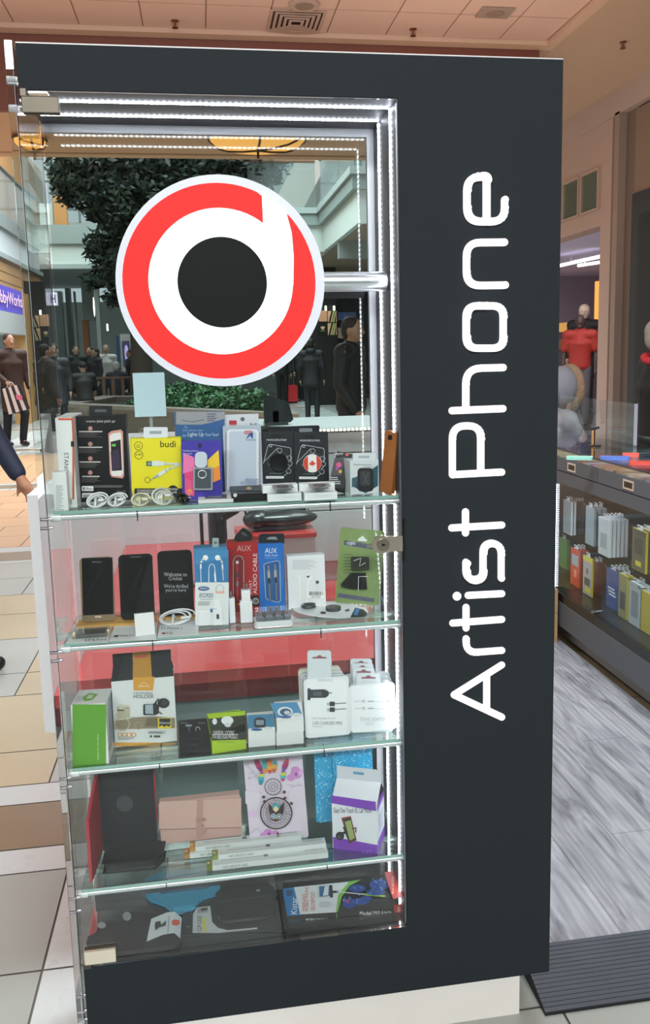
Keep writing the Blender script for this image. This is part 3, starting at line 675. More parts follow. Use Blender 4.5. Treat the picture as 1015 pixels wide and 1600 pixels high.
p.done('clear_case_package', 'clear phone case package with blue lettering, left of the phone grip cards', 'package')
# phone grip cards
def grip(x0, x1, yt, flag, label, Y):
    p = Prod(cB, x0, x1, yt, Z1, Y); s = (x1-x0)/180; X = lambda u: x0+(u-405)*s; Yy = lambda v: v+(yt-185)
    p.body(0.003, M('#23262b', 0.4), r=0.004)
    g = '#c9ccd0'
    p.rr(X(456), Yy(203), X(512), Yy(216), 6, '#0c0d0f'); p.text('PHONE GRIP & STAND', X(434), Yy(226), X(538), Yy(236), '#e6e6e8'); p.line([(X(418), Yy(243)), (X(558), Yy(243))], 1.5, '#3a4a70')
    p.line([(X(416), Yy(355)), (X(440), Yy(262)), (X(450), Yy(253)), (X(556), Yy(272)), (X(562), Yy(282)), (X(560), Yy(345))], 2.6, g)
    p.circ(X(454), Yy(261), 8, g); p.circ(X(454), Yy(261), 5, '#23262b')
    p.line([(X(490), Yy(273)), (X(415), Yy(350))], 2.2, g); p.line([(X(508), Yy(297)), (X(445), Yy(362))], 2.2, g); p.ring(X(501), Yy(286), 12, 2.2, g)
    for cx, cy in ((553, 326), (556, 354), (549, 395)): p.ring(X(cx), Yy(cy), 12, 2.2, g)
    p.line([(X(541), Yy(315)), (X(530), Yy(332))], 2.2, g); p.line([(X(545), Yy(405)), (X(525), Yy(420))], 2.2, g); p.line([(X(560), Yy(366)), (X(545), Yy(384))], 2.2, g)
    p.ring(X(497), Yy(350), 57, 2.0, '#5a6068'); p.text('100s of designs available', X(450), Yy(404), X(510), Yy(411), '#aeb2b6')
    p.rr(X(428), Yy(421), X(524), Yy(434), 5, '#e6e8ea'); p.text('Awesome drop your phone', X(434), Yy(425), X(516), Yy(431), '#34383c')
    o = p.done('phone_grip_card', label, 'package', 'black phone grip cards')
    c = p.L(X(497), Yy(350)); R = 48*p.px*s
    m1 = MB()
    if flag:
        m1.prism(circ2(c[0], c[1], R, n=40), -0.007, -0.001, M('#d8d8d8', 0.3))
        def seg(a, b): 
            q = [(c[0]+R*0.97*max(a, min(b, math.cos(t))), c[1]+R*0.97*math.sin(t)) for t in [2*PI*k/64 for k in range(64)]]
            return q
        red = M('#d84836', 0.4)
        th = math.acos(0.48); n = 12
        for sg_ in (1, -1):
            q = [(c[0]+sg_*R*0.97*math.cos(-th+2*th*k/n), c[1]+R*0.97*math.sin(-th+2*th*k/n)) for k in range(n+1)]
            m1.poly([(a, -0.0072, b) for a, b in q], red)
        m1.poly([(a, -0.0071, b) for a, b in circ2(c[0], c[1], R*0.97, n=40)], M('#f1efec', 0.4))
        lf = [(0, 18), (4, 10), (9, 12), (7, 2), (16, 6), (14, 1), (18, -2), (8, -8), (9, -11), (1, -9), (0.8, -17), (-0.8, -17), (-1, -9), (-9, -11), (-8, -8), (-18, -2), (-14, 1), (-16, 6), (-7, 2), (-9, 12), (-4, 10)]
        k = R/48; m1.poly([(c[0]+a*k, -0.0074, c[1]+b*k) for a, b in lf], red)
    else:
        m1.prism(circ2(c[0], c[1], R, n=40), -0.007, -0.001, M('#17191c', 0.25, coat=0.4))
    p.part(m1, 'grip_disc')
p = Prod(cB, 270, 542, 155, Z1, 0.175); p.body(0.003, M('#1c1e22', 0.4), r=0.004); p.rr(430, 166, 500, 188, 8, '#7d868c'); p.done('phone_grip_card', 'black card standing behind the two phone grip cards', 'package')
grip(230, 410, 182, False, 'black phone grip card with a plain black disc, left of the flag one', 0.145)
grip(405, 586, 185, True, 'black phone grip card with a red and white maple leaf disc', 0.140)
# slanted black box
p = Prod(cB, 604, 688, 290, Z1, 0.085, rot=-24, lean=14, roll=12); p.body(0.02, M('#141315', 0.35)); p.text('Hipstar', 620, 293, 664, 310, '#e4e0e0'); p.poly([(618, 325), (672, 318), (655, 415), (596, 420)], '#4b4650')
p.circ(640, 360, 14, '#d8528c'); p.circ(648, 395, 9, '#d8a93c'); p.circ(630, 380, 8, '#b04ca0'); p.circ(684, 305, 9, '#d0604c'); p.lines(596, 425, 650, 468, 4, '#cfcfd4'); p.done('earphone_box', 'leaning narrow black box with pink and gold print, right of the maple leaf card', 'box')
p = Prod(cB, 700, 850, 335, Z1, 0.05, rot=5); p.body(0.05, M('#d3dade', 0.4)); p.text('Magnetic air vent mount', 718, 354, 812, 364, '#5d6468'); p.text('Car Mount II', 770, 366, 820, 373, '#5d6468')
p.poly([(708, 470), (760, 420), (846, 360), (846, 470), (780, 510)], '#2f5560'); p.poly([(708, 430), (740, 420), (735, 460), (708, 480)], '#3f6068'); p.rr(738, 376, 822, 500, 20, '#26272a'); p.rr(752, 392, 806, 470, 12, '#3c3d41'); p.line([(765, 400), (795, 465)], 5, '#55565a'); p.line([(795, 400), (768, 465)], 5, '#55565a')
p.poly([(706, 520), (742, 514), (762, 522), (758, 534), (708, 536)], '#1f2023'); p.tab(715, 298, 832, 340, '#d8dfe3', '#a8b4ba', 3); p.done('car_mount_box', 'white box printed with a black magnetic car mount, right side of top shelf', 'box')
# copper phone leaning on the wall lining
p = Prod(cB, 870, 935, 180, Z1, 0.09, rot=-62, roll=9, x=0.640)
p.body(0.010, M('#cc7f42', 0.35, 0.4, coat=0.5), r=0.006); p.rr(900, 202, 922, 228, 4, '#141414'); p.done('copper_phone', 'copper coloured phone in clear wrap leaning beside the light strips at right end', 'phone')
# ---- cable coils
def coil(cr, x0, x1, y0, y1, z, col, name, label, turns=4, r=0.0016, bag=False, seed=0, group=None, end=None):
    cx = (x0+x1)/2; c = atZ(cr[0]+cx/cr[2], cr[1]+(y1-2)/cr[2], z); 
    Y = max(c.y+0.012, 0.035); c = atY(cr[0]+cx/cr[2], cr[1]+(y0+y1)/2/cr[2], Y); c.z = z
    w = (atY(cr[0]+x1/cr[2], cr[1]+y1/cr[2], Y)-atY(cr[0]+x0/cr[2], cr[1]+y1/cr[2], Y)).length/2
    hh = (y1-y0)/cr[2]*0.00105
    rnd = random.Random(seed); pts = []
    for i in range(turns*22+1):
        t = 2*PI*i/22; q = 1-0.09*(i/22)+0.05*math.sin(t*0.5+seed)
        pts.append((w*q*math.cos(t)*0.95+0.08*w*math.sin(seed+i/22), 0.30*w*math.sin(t)+(i/22-turns/2)*r*1.6, r+0.0004+hh*q*0.5*(1+math.sin(t+0.25*math.sin(seed)))))
    m1 = MB(); m1.tube(pts, r, col, 7); m1.tube([(-w*.15, -w*.5, r*2), (-w*.1, 0, hh*.7), (w*.05, w*.45, r*2)], r*1.6, col, 7)
    o = m1.build(name, loc=(c.x, c.y, z)); tag(o, label, 'cable', group)
    for e_ in (end or [(w*.5, -w*.35, hh*.6)]):
        m2 = MB(); m2.box(e_[0]-0.007, e_[0]+0.004, e_[1]-0.003, e_[1]+0.003, e_[2]-0.002, e_[2]+0.0025, col); m2.box(e_[0]+0.004, e_[0]+0.009, e_[1]-0.002, e_[1]+0.002, e_[2]-0.001, e_[2]+0.0015, M('#c8ccd0', 0.25, 1.0)); pl = m2.build('plug', o); bevel(pl, 0.0006)
    if bag:
        m2 = MB(); rnd = random.Random(seed+5); n = 16
        vs = []; 
        for j in range(6):
            for k in range(n):
                th = 2*PI*k/n; ph = j/5*PI/2; rr_ = 1.12+rnd.uniform(-.07, .07)
                vs.append((w*rr_*math.cos(th)*math.cos(ph*0.92), 0.55*w*rr_*math.sin(th)*math.cos(ph*0.92), 0.001+hh*1.0*math.sin(ph)))
        m2.add(vs, [(j*n+k, j*n+(k+1) % n, (j+1)*n+(k+1) % n, (j+1)*n+k) for j in range(5) for k in range(n)], pane_mat('#fafcfa', 1.2, 0.08, 0.06)); m2.build('clear_bag', o)
    return o
wc = M('#e6e8ea', 0.35)
coil(cA, 258, 380, 528, 612, Z1, wc, 'cable_coil', 'coiled white cable on the top shelf, leftmost of the coils', seed=1, group='coiled cables on the top shelf')
coil(cA, 372, 484, 528, 606, Z1, wc, 'cable_coil', 'coiled white cable on the top shelf, second coil from the left', seed=2, group='coiled cables on the top shelf')
coil(cA, 507, 614, 526, 604, Z1, M('#e4e3cf', 0.35), 'cable_coil', 'coiled white and yellowish cable in clear wrap below the yellow box', seed=3, bag=True, group='coiled cables on the top shelf')
coil(cA, 620, 742, 496, 604, Z1, M('#dfe2dc', 0.35), 'cable_coil', 'taller bagged white cable coil at right lower corner of the yellow box', 5, seed=4, bag=True, group='coiled cables on the top shelf')
coil(cA, 750, 828, 530, 596, Z1, M('#22221e', 0.45), 'cable_coil', 'coiled black cable on the top shelf, the only black coil', 5, seed=5, group='coiled cables on the top shelf')
# ================================================================== products, second shelf
def phone(cr, x0, x1, yt, Y, body, screen, label, extra=None, name='smartphone', lean=8, z=Z2+0.008):
    p = Prod(cr, x0, x1, yt, z, Y, lean=lean); p.body(0.008, body, r=0.009); p.rr(x0+7, yt+10, x1-7, yt+10+1, 1, screen) if False else None
    if extra: extra(p)
    o = p.done(name, label, 'phone'); bevel(o, 0.001); return o
def ex1(p): p.poly([(172, 262), (346, 256), (353, 578), (180, 586)], M('#0b0c0e', .5, spec=.12)); p.text('SAMSUNG', 231, 279, 284, 287, '#9a9ca0'); p.rr(247, 588, 285, 598, 4, '#c9b79c'); p.line([(285, 320), (190, 500)], 1.2, '#33363a')
def ex2(p): p.poly([(392, 262), (572, 250), (576, 560), (398, 570)], M('#0b0c0e', .5, spec=.12)); p.rr(446, 250, 508, 258, 3, '#3c3e42'); p.line([(518, 292), (465, 435)], 1.2, '#33363a')
def ex3(p):
    p.poly([(612, 245), (790, 235), (798, 560), (622, 568)], M('#07080a', .5, spec=.12)); g = '#a9adb2'
    p.text('Welcome to', 638, 342, 768, 364, g); p.text('Cricket', 665, 366, 741, 386, g); p.text("We're thrilled", 638, 408, 774, 430, g); p.text("you're here", 646, 432, 764, 456, g); p.text('LG', 698, 552, 728, 562, '#8c9094')
p_gold = M('#a59072', 0.3, 0.6)
o1 = phone(cC, 166, 354, 256, 0.120, p_gold, None, 'gold edged dark smartphone standing at left on the second shelf', ex1)
o2 = phone(cC, 386, 579, 240, 0.120, M('#15171a', 0.5, spec=.15), None, 'plain black smartphone standing between the gold edged one and the lettered one', ex2)
o3 = phone(cC, 607, 803, 218, 0.126, M('#08090b', 0.5, spec=.12), None, 'glossy black smartphone showing a welcome message on its screen', ex3)
def card(cr, pts, z, col, name, label, paint=None, th=0.0008, cat='card', group=None):
    P = [atZ(cr[0]+x/cr[2], cr[1]+y/cr[2], z+th) for x, y in pts]; c = sum(P, Vector())/len(P); c.z = z
    mb = MB(); n = len(P); top = [(q.x-c.x, q.y-c.y, th) for q in P]; bot = [(a, b, 0) for a, b, _ in top]; mt = mm(col)
    mb.add(top+bot, [tuple(range(n)), tuple(range(2*n-1, n-1, -1))]+[(i, (i+1) % n, n+(i+1) % n, n+i) for i in range(n)], mt)
    if paint:
        k = [0]
        def L(x, y): q = atZ(cr[0]+x/cr[2], cr[1]+y/cr[2], z+th); return (q.x-c.x, q.y-c.y)
        class PP:
            def poly(s, pts, co): k[0] += 1; mb.add([(*L(*q), th+0.0002+0.0001*k[0]) for q in pts], [tuple(range(len(pts)))], mm(co))
            def text(s, t, x0, y0, x1, y1, co, rot=0, sh=0):
                vs, fs = text_geo(t); k[0] += 1; out = []
                for u, v in vs:
                    q = (x0+(x1-x0)*u, y1-(y1-y0)*v+sh*u) if rot == 0 else (x1-(x1-x0)*u, y0+(y1-y0)*v-sh*u)
                    out.append((*L(*q), th+0.0002+0.0001*k[0]))
                mb.add(out, fs, mm(co))
        paint(PP())
    o = mb.build(name, loc=c); tag(o, label, cat, group); return o
for (pts, lab) in (([(158, 612), (355, 606), (352, 634), (142, 646)], 'tan phone stand card under the gold edged smartphone'), ([(362, 590), (474, 600), (474, 628), (352, 632)], 'tan phone stand card under the plain black smartphone'), ([(600, 575), (640, 572), (800, 572), (812, 596), (598, 600)], 'tan phone stand card under the glossy black smartphone')):
    card(cC, pts, Z2, KRAFT, 'phone_stand_card', lab, th=0.006, group='tan cards under the phones')
card(cC, [(140, 642), (346, 630), (322, 738), (82, 742)], Z2, '#dcdfe0', 'leaflet', 'white leaflet with upside down lettering under the bagged battery, at left end of second shelf', lambda p: p.text('cricket', 188, 714, 312, 731, '#2c2f33', 180, -6))
card(cC, [(362, 632), (602, 626), (594, 722), (328, 730)], Z2, '#dde1e3', 'leaflet', 'white leaflet in front of the plain black smartphone', lambda p: (p.text('Samsung Galaxy J3', 378, 632, 470, 642, '#6a6e72'), p.text('Galaxy J3 6', 385, 694, 470, 708, '#34383c'), p.poly([(354, 700), (380, 698), (380, 708), (354, 710)], '#23262a')))
card(cC, [(618, 604), (832, 598), (834, 694), (602, 712)], Z2, '#e0e4e6', 'leaflet', 'white leaflet under the white cable in front of the welcome message phone', lambda p: (p.text('LG Phoenix 3', 624, 650, 742, 664, '#5a5e62'), p.text('LG', 654, 680, 686, 692, '#55595d'), p.poly([(626, 684), (646, 682), (648, 692), (628, 694)], '#b03a44')))
# battery in a clear bag
P0 = atZ(80+228/3.625, 800+690/3.625, Z2+0.003)
mb = MB(); mb.box(-0.028, 0.028, -0.018, 0.022, 0, 0.005, M('#35383b', 0.35, noise=0.4, scale=80)); mb.box(-0.026, -0.002, -0.016, 0.018, 0.005, 0.0056, M('#55595c', 0.3)); o = bevel(mb.build('battery', loc=P0), 0.001)
tag(o, 'dark phone battery in a clear bag lying on the leftmost leaflet', 'battery')
mb = MB(); mb.box(-0.034, 0.034, -0.022, 0.026, -0.001, 0.0075, pane_mat('#fafcfa', 1.2, 0.08, 0.06)); mb.build('clear_bag', o)
p = Prod(cC, 474, 584, 572, Z2+0.0012, 0.03, rot=8, lean=12); p.body(0.012, M('#e2e4e4', 0.4)); p.h = p.h; p.done('adapter_box', 'small plain white box between the leaflets, in front of the plain black smartphone', 'box')
coil(cC, 596, 808, 556, 642, Z2+0.0012, wc, 'white_charging_cable', 'loosely coiled white charging cable lying on the right hand leaflet', 4, r=0.0016, seed=8)
P0 = atZ(80+672/3.625, 800+590/3.625, Z2+0.004)
mb = MB(); mb.box(-0.014, 0.01, -0.005, 0.005, 0, 0.007, wc); mb.box(-0.022, -0.014, -0.004, 0.004, 0.0015, 0.0055, M('#c8ccd0', 0.25, 1.0)); o = mb.build('charging_plug', loc=P0+Vector((0, 0, 0.012))); o.rotation_euler = (0, 0.2, -0.5); bevel(o, 0.001); tag(o, 'white micro plug end resting on the coiled charging cable', 'plug')
# earphone box EG920
p = Prod(cC, 815, 1003, 200, Z2, 0.07); p.body(0.03, M('#3f7dab', 0.3)); p.rect(816, 215, 1003, 398, '#3f86b8'); p.poly([(816, 300), (1003, 250), (1003, 398), (816, 398)], '#2f76ac'); p.rect(815, 398, 1005, 640, '#dfe2e2')
wh = '#f0f2f2'
p.circ(873, 258, 15, wh); p.line([(868, 262), (852, 272), (847, 290), (846, 325)], 8, wh); p.line([(846, 325), (848, 395)], 3, wh); p.circ(942, 258, 15, wh); p.line([(947, 262), (963, 272), (968, 290), (970, 325)], 8, wh); p.line([(970, 325), (974, 385)], 3, wh)
p.line([(892, 398), (892, 320), (898, 298), (909, 292), (922, 300), (926, 320), (932, 398)], 4, wh); p.line([(926, 340), (930, 396)], 9, wh)
p.circ(863, 432, 32, '#1f4f8c', 12); p.text('SAMSUNG', 842, 426, 884, 437, '#e6ecf2'); p.text('EG920', 840, 458, 916, 482, '#3c6a8c'); p.text('Headphones Hybrid', 846, 488, 915, 496, '#6a7a86'); p.ring(954, 432, 22, 4, '#b9bdc0'); p.rect(930, 447, 980, 458, '#eea89a')
p.lines(830, 505, 920, 530, 3, '#9aa3a8'); p.rect(900, 545, 935, 565, '#3c6aa0'); p.tab(912, 148, 948, 202, '#9aa6a8', '#5f6b6e', 3)
p.done('earphone_package', 'blue and white earphone package marked EG920, left of the red cable box', 'package')
# chargers
def charger(cr, x0, x1, yt, yb, ym, label, step=False, code=False):
    P0 = atZ(cr[0]+(x0+x1)/2/cr[2], cr[1]+(yb-3)/cr[2], Z2); P0.y = max(P0.y, 0.045); P0 = atY(cr[0]+(x0+x1)/2/cr[2], cr[1]+yb/cr[2], P0.y); P0.z = Z2
    w = (x1-x0)/cr[2]*0.00128/2; h = (yb-ym)/cr[2]*0.00128; m1 = MB(); mt = M('#e9ebee', 0.3)
    if step: m1.box(-w, w, -w*.7, w*.7, 0, h*0.66, mt); m1.box(-w*.72, w*.72, -w*.6, w*.6, h*0.62, h, mt)
    else: m1.box(-w, w, -w*.7, w*.7, 0, h, mt)
    if code: m1.box(-w*.3, w*.3, -w*.7-0.0003, -w*.7, h*.25, h*.45, M('#4a4e52'))
    o = m1.build('wall_charger', loc=P0); bevel(o, 0.0014, 3); tag(o, label, 'charger', 'white wall chargers standing in a row')
    ph = (ym-yt)/cr[2]*0.00128
    for k in (-1, 1):
        m2 = MB(); m2.box(-0.0011+k*w*.30*0.8, 0.0011+k*w*.30*0.8, -0.003, 0.003, h, h+ph, M('#a9adb0', 0.25, 1.0)); m2.box(-0.001+k*w*.24, 0.001+k*w*.24, -0.0032, 0.0032, h, h+ph*.3, M('#8a8d90', 0.3, 1.0)); m2.build('prong', o)
charger(cC, 833, 903, 514, 640, 552, 'low wide white wall charger in front of the EG920 package, leftmost charger')
charger(cC, 918, 972, 456, 638, 492, 'white wall charger with a tiny dark code mark, second charger from the left', True, True)
charger(cD, 45, 95, 445, 620, 482, 'slim white wall charger before the red cable box, third charger from the left')
charger(cD, 120, 186, 400, 616, 436, 'tallest stepped white wall charger, rightmost of the row', True)
# red and blue cable boxes
p = Prod(cD, 55, 218, 192, Z2, 0.145, rot=1); p.body(0.035, M('#a51f25', 0.35)); p.text('AUX', 102, 210, 176, 240, '#c9a49c')
p.rr(80, 262, 140, 520, 28, '#7d2226'); p.line([(82, 520), (82, 292), (92, 270), (110, 264), (128, 270), (137, 292), (137, 520)], 4, '#a9a39c'); p.line([(102, 300), (105, 500)], 9, '#c2323c'); p.rect(96, 292, 110, 306, '#dedad6'); p.rect(98, 400, 110, 425, '#8a8682'); p.rect(98, 350, 108, 380, '#55504e')
p.text('AUDIO CABLE', 186, 252, 207, 466, '#f0dede', 90); p.text('SMART', 166, 392, 180, 470, '#e8c8c8', 90); p.rect(178, 474, 218, 530, '#17181a'); p.ring(200, 503, 14, 4, '#cfd2d2'); p.text('iT', 193, 495, 207, 511, '#cfd2d2'); p.circ(112, 520, 6, '#d8c040'); p.circ(88, 520, 6, '#2a2a2a')
o = p.done('audio_cable_box', 'red audio cable box with rotated white lettering, left of the blue one', 'box')
m1 = MB(); q = [p.L(*v) for v in ((86, 180), (94, 160), (128, 124), (140, 122), (178, 146), (186, 165), (180, 186), (110, 192), (92, 190))]; m1.prism(q, 0.004, 0.008, M('#17181a', 0.15, coat=0.6)); q = [p.L(*v) for v in ((120, 150), (136, 138), (160, 158), (150, 166))]; m1.prism(q, 0.0035, 0.0042, M('#4a4c50', 0.2)); p.part(m1, 'plastic_hanger')
p = Prod(cD, 216, 352, 200, Z2, 0.145, rot=-7); p.body(0.035, M('#1f6cc0', 0.35)); p.text('AUX', 250, 224, 312, 251, '#eef2f6'); p.text('Cable Audio', 248, 257, 318, 267, '#dbe6f2'); p.text('Metal Series 3.5 mm', 248, 273, 314, 279, '#9cc0e4')
p.poly([(244, 312), (256, 304), (318, 290), (328, 300), (332, 500), (320, 514), (262, 498), (254, 485)], '#2a5a94'); p.line([(244, 312), (256, 304), (318, 290), (328, 300), (332, 500), (320, 512), (262, 496), (254, 485), (244, 312)], 3, '#b8c4cc')
for x, y in ((268, 318), (303, 314)): p.line([(x, y), (x+1, y+28)], 6, '#8c9094'); p.line([(x+1, y+30), (x+3, y+66)], 13, '#b4ad9c'); p.line([(x+3, y+68), (x+5, y+92)], 11, '#2e3034'); p.line([(x+5, y+95), (x+9, 498)], 11, '#5a6068'); p.line([(x+5, y+95), (x+9, 498)], 3, '#8a9098')
o = p.done('audio_cable_box', 'blue audio cable box with two printed jacks, right of the red one', 'box')
m1 = MB(); q = [p.L(*v) for v in ((215, 198), (217, 160), (232, 154), (345, 152), (352, 160), (352, 204), (330, 196))]; m1.prism(q, 0.004, 0.010, M('#1d2024', 0.3)); q = [p.L(*v) for v in ((256, 180), (270, 168), (305, 166), (318, 182))]; m1.prism(q, 0.0034, 0.0042, M('#8a949a', 0.3)); p.part(m1, 'hang_tab')
# clear earbud case
P0 = atZ(340+295/3.3833, 790+632/3.3833, Z2); P0 = atY(340+295/3.3833, 790+632/3.3833, 0.045); P0.z = Z2
mb = MB(); mb.prism_ax(rrect(-0.0385, -0.018, 0.0385, 0.020, 0.008), 0.0, 0.013, 'z', M('#dfe4e6', 0.25, coat=0.6)); o = bevel(mb.build('earbud_case', loc=P0), 0.001); tag(o, 'clear lidded white earbud case lying at the front of the second shelf', 'case')
mb = MB(); mb.prism_ax(rrect(-0.036, -0.016, 0.036, 0.018, 0.008), 0.0135, 0.033, 'z', pane_mat('#f4f8fa', 1.2, 0.04, 0.06)); mb.build('clear_lid', o)
mb = MB()
for x in (-0.018, 0.002, 0.02): mb.ell((x, 0.004, 0.021), (0.0045, 0.003, 0.006), M('#2a2d30', 0.35)); mb.tube([(x, 0.004, 0.018), (x+0.003, -0.008, 0.0145)], 0.0011, M('#2a2d30'), 6)
mb.build('earbuds', o)
p = Prod(cD, 370, 568, 262, Z2, 0.148, lean=4); p.body(0.03, M('#e0e2e4', 0.4)); p.lines(395, 288, 528, 340, 9, '#a9adb0', .3); p.line([(432, 380), (434, 510)], 7, '#eef0f0'); p.circ(428, 375, 9, '#eceeee'); p.circ(482, 378, 15, '#f2f3f3'); p.poly([(466, 372), (490, 368), (478, 385)], '#55585c'); p.line([(478, 390), (470, 515)], 8, '#f2f3f3'); p.rr(518, 396, 534, 412, 5, '#3c3f42')
p.line([(526, 412), (528, 470)], 3, '#d0d2d4'); p.rect(475, 450, 562, 488, '#f4f4f4'); p.bars(480, 453, 558, 474); p.text('40070 000891', 494, 477, 545, 485, '#3a3d40')
p.done('earphone_box', 'white earphone box with a barcode sticker, right of the blue cable box', 'box')
# crypto blister
p = Prod(cD, 634, 868, 124, Z2+0.004, 0.132, roll=7.5, lean=10); p.body(0.0015, M('#71883a', 0.45), r=0.005)
p.poly([(668, 182), (860, 212), (856, 238), (664, 208)], '#3c3a5a'); p.text('crypto', 682, 190, 728, 212, '#e6e6ee'); p.text('GADGET BAG', 786, 207, 842, 222, '#9aa05a')
p.poly([(636, 462), (828, 490), (824, 512), (632, 484)], '#3c3a5a'); p.poly([(742, 174), (756, 166), (762, 160), (772, 164), (776, 174), (788, 180), (786, 190), (740, 186)], '#c9d2cc')
p.lines(666, 255, 722, 370, 7, '#4a5a30', .25)
o = p.done('blister_package', 'green blister package tilted to the right beside the lock on the second shelf', 'package')
m1 = MB(); q = [p.L(*v) for v in ((664, 112), (888, 146), (846, 540), (624, 508))]; m1.prism(q, -0.001, 0.003, pane_mat('#f8fcf8', 1.0, 0.06, 0.05)); p.part(m1, 'clear_backing')
m1 = MB(); q = [p.L(*v) for v in rrect(700, 268, 795, 340, 8)]; m1.prism(q, -0.012, -0.003, M('#3b4034', 0.12, coat=1, noise=0.5, scale=90)); q = [p.L(*v) for v in ((646, 412), (700, 352), (776, 352), (784, 440), (700, 436), (650, 424))]; m1.prism(q, -0.014, -0.003, M('#1f2220', 0.15, coat=1))
for a in ([(736, 448), (738, 372), (786, 372)], [(712, 290), (750, 276), (742, 318), (774, 300)]):
    y = -0.0165; m1.tube([(p.L(*v)[0], y+0.002, p.L(*v)[1]) for v in a], 0.0007, M('#e8eeea', 0.1, coat=1), 6)
p.part(m1, 'black_gadget')
# oval card with two rings
o = card(cD, [(395+400*(0.5+0.5*math.cos(t)), 550+42*math.sin(t)*(1.0)+18*(math.cos(t)*0.5)) for t in [2*PI*k/36 for k in range(36)]], Z2, '#dfe3e5', 'oval_card', 'oval white card with two dark discs lying at the front right of the second shelf',
    lambda p: (p.poly([(700, 592), (726, 540), (770, 550), (792, 572), (776, 588)], '#15181b'), p.poly([(716, 578), (730, 544), (752, 548), (738, 582)], '#2f7fc0'), p.poly([(668, 555), (690, 545), (700, 556), (680, 562)], '#4a5054')), cat='package')
for i, (x, y) in enumerate(((482, 536), (610, 544))):
    c = atZ(340+x/3.3833, 790+y/3.3833, Z2+0.004)-Vector(o.location); m1 = MB()
    if i == 0: m1.tube([(c.x+0.014*math.cos(t), c.y+0.012*math.sin(t), 0.007) for t in [0.5+5.2*k/24 for k in range(25)]], 0.0036, M('#33373a', 0.2, coat=0.6), 10)
    else: m1.prism_ax(circ2(c.x, c.y, 0.0165, 0.016, 32), 0.001, 0.008, 'z', M('#3a3b3d', 0.25, coat=0.4))
    m1.build('finger_ring' if i == 0 else 'magnet_disc', o)
c = atZ(340+557/3.3833, 790+567/3.3833, Z2+0.001)-Vector(o.location); m1 = MB(); m1.prism_ax(circ2(c.x, c.y, 0.006, 0.008, 24), 0.001, 0.0018, 'z', M('#1b1e20')); m1.build('round_mark', o)
# ================================================================== products, third shelf
p = Prod(cE, 116, 306, 350, Z3, 0.028, rot=-3, lean=2); p.body(0.085, M('#e2e5e4', 0.4)); p.rect(116, 352, 300, 708, '#61a034'); p.text('designed for your device', 250, 515, 262, 655, '#cfe6b4', 90)
o = p.done('green_gift_box', 'tall box with bright green front and white top, at left end of the third shelf', 'box')
a = p.L(300, 360); m1 = MB(); x = p.x1+0.0002
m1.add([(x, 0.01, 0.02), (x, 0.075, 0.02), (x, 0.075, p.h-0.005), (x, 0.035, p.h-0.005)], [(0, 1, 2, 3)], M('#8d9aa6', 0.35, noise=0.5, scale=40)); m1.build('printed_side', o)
m1 = MB(); h = p.h+0.0003; xm = (p.x0+p.x1)/2-0.004
m1.prism_ax([(xm-0.014, 0.040), (xm-0.004, 0.062), (xm+0.014, 0.052), (xm+0.008, 0.020), (xm-0.006, 0.016)], h, h+0.0008, 'z', M('#6fae3c', 0.4)); m1.box(xm-0.004, xm+0.006, 0.030, 0.048, h+0.0008, h+0.0012, M('#cfd6d0')); m1.build('green_sticker', o)
m1 = MB()
for i in range(4): m1.box(p.x0+0.006+0.004*i, p.x0+0.0068+0.004*i, 0.02, 0.05-0.004*i, h, h+0.0003, M('#8a9294'))
m1.build('small_print', o)
# car holder box
p = Prod(cE, 338, 680, 212, Z3, 0.100, rot=2); p.body(0.05, M('#dadedd', 0.4)); org = '#d59b3c'
p.rect(340, 560, 682, 580, org); p.poly([(447, 205), (566, 200), (556, 276), (450, 276)], org); p.text('OMOYO', 474, 246, 535, 258, '#f3e2bf'); p.line([(485, 240), (505, 232), (525, 239)], 2, '#f3e2bf')
p.text('CAR UNIVERSAL', 450, 284, 557, 294, '#4a4f52'); p.text('HOLDER', 450, 297, 561, 317, '#25282b')
p.poly([(346, 425), (480, 420), (560, 415), (676, 425), (676, 480), (346, 487)], '#8f856c'); p.poly([(346, 405), (400, 395), (440, 428), (346, 440)], '#cfcbbd'); p.rect(360, 362, 430, 424, '#b9b19a'); p.rect(372, 352, 424, 380, '#cfc9b6'); p.ring(388, 458, 40, 6, '#b5ac92', 33); p.ring(478, 465, 20, 4, '#a79d82'); p.poly([(525, 425), (600, 422), (585, 470), (512, 468)], '#6f6650')
p.text('CAR', 395, 365, 424, 376, '#3a3a34'); p.rect(362, 378, 400, 384, '#4a463a')
p.rr(503, 348, 575, 408, 8, '#1d1f22'); p.poly([(513, 352), (556, 350), (558, 402), (514, 400)], '#9fb0b8'); p.poly([(556, 345), (574, 342), (590, 360), (586, 400), (560, 408)], '#2a2c2f'); p.circ(614, 342, 32, '#222427', 27); p.circ(620, 338, 18, '#3b3e42', 15); p.line([(582, 385), (604, 400)], 6, '#26282b'); p.line([(566, 345), (585, 320)], 8, '#26282b')
p.rect(583, 422, 656, 480, '#e0c93a'); p.poly([(590, 425), (652, 425), (652, 462), (640, 470), (630, 462), (618, 472), (606, 462), (590, 470)], '#2a2b2c'); p.text('Enhanced', 593, 441, 650, 455, '#d6d6d0')
for i, xx in enumerate((365, 391, 416, 441)): p.rr(xx, 502, xx+21, 523, 3, '#d9a878'); p.rr(xx+5, 507, xx+16, 518, 2, '#efe4d6')
p.lines(365, 527, 460, 540, 3, '#8f979a'); p.lines(530, 492, 640, 508, 3, '#6a7074')
for xx in (540, 562, 574, 586): p.rect(xx, 514, xx+9, 526, '#2c3034')
o = p.done('car_holder_box', 'large white car holder box with black and orange top, on the third shelf', 'box')
m1 = MB(); n = '#22262a'
a0, a1 = p.x0, p.x1; h = p.h; w = p.w
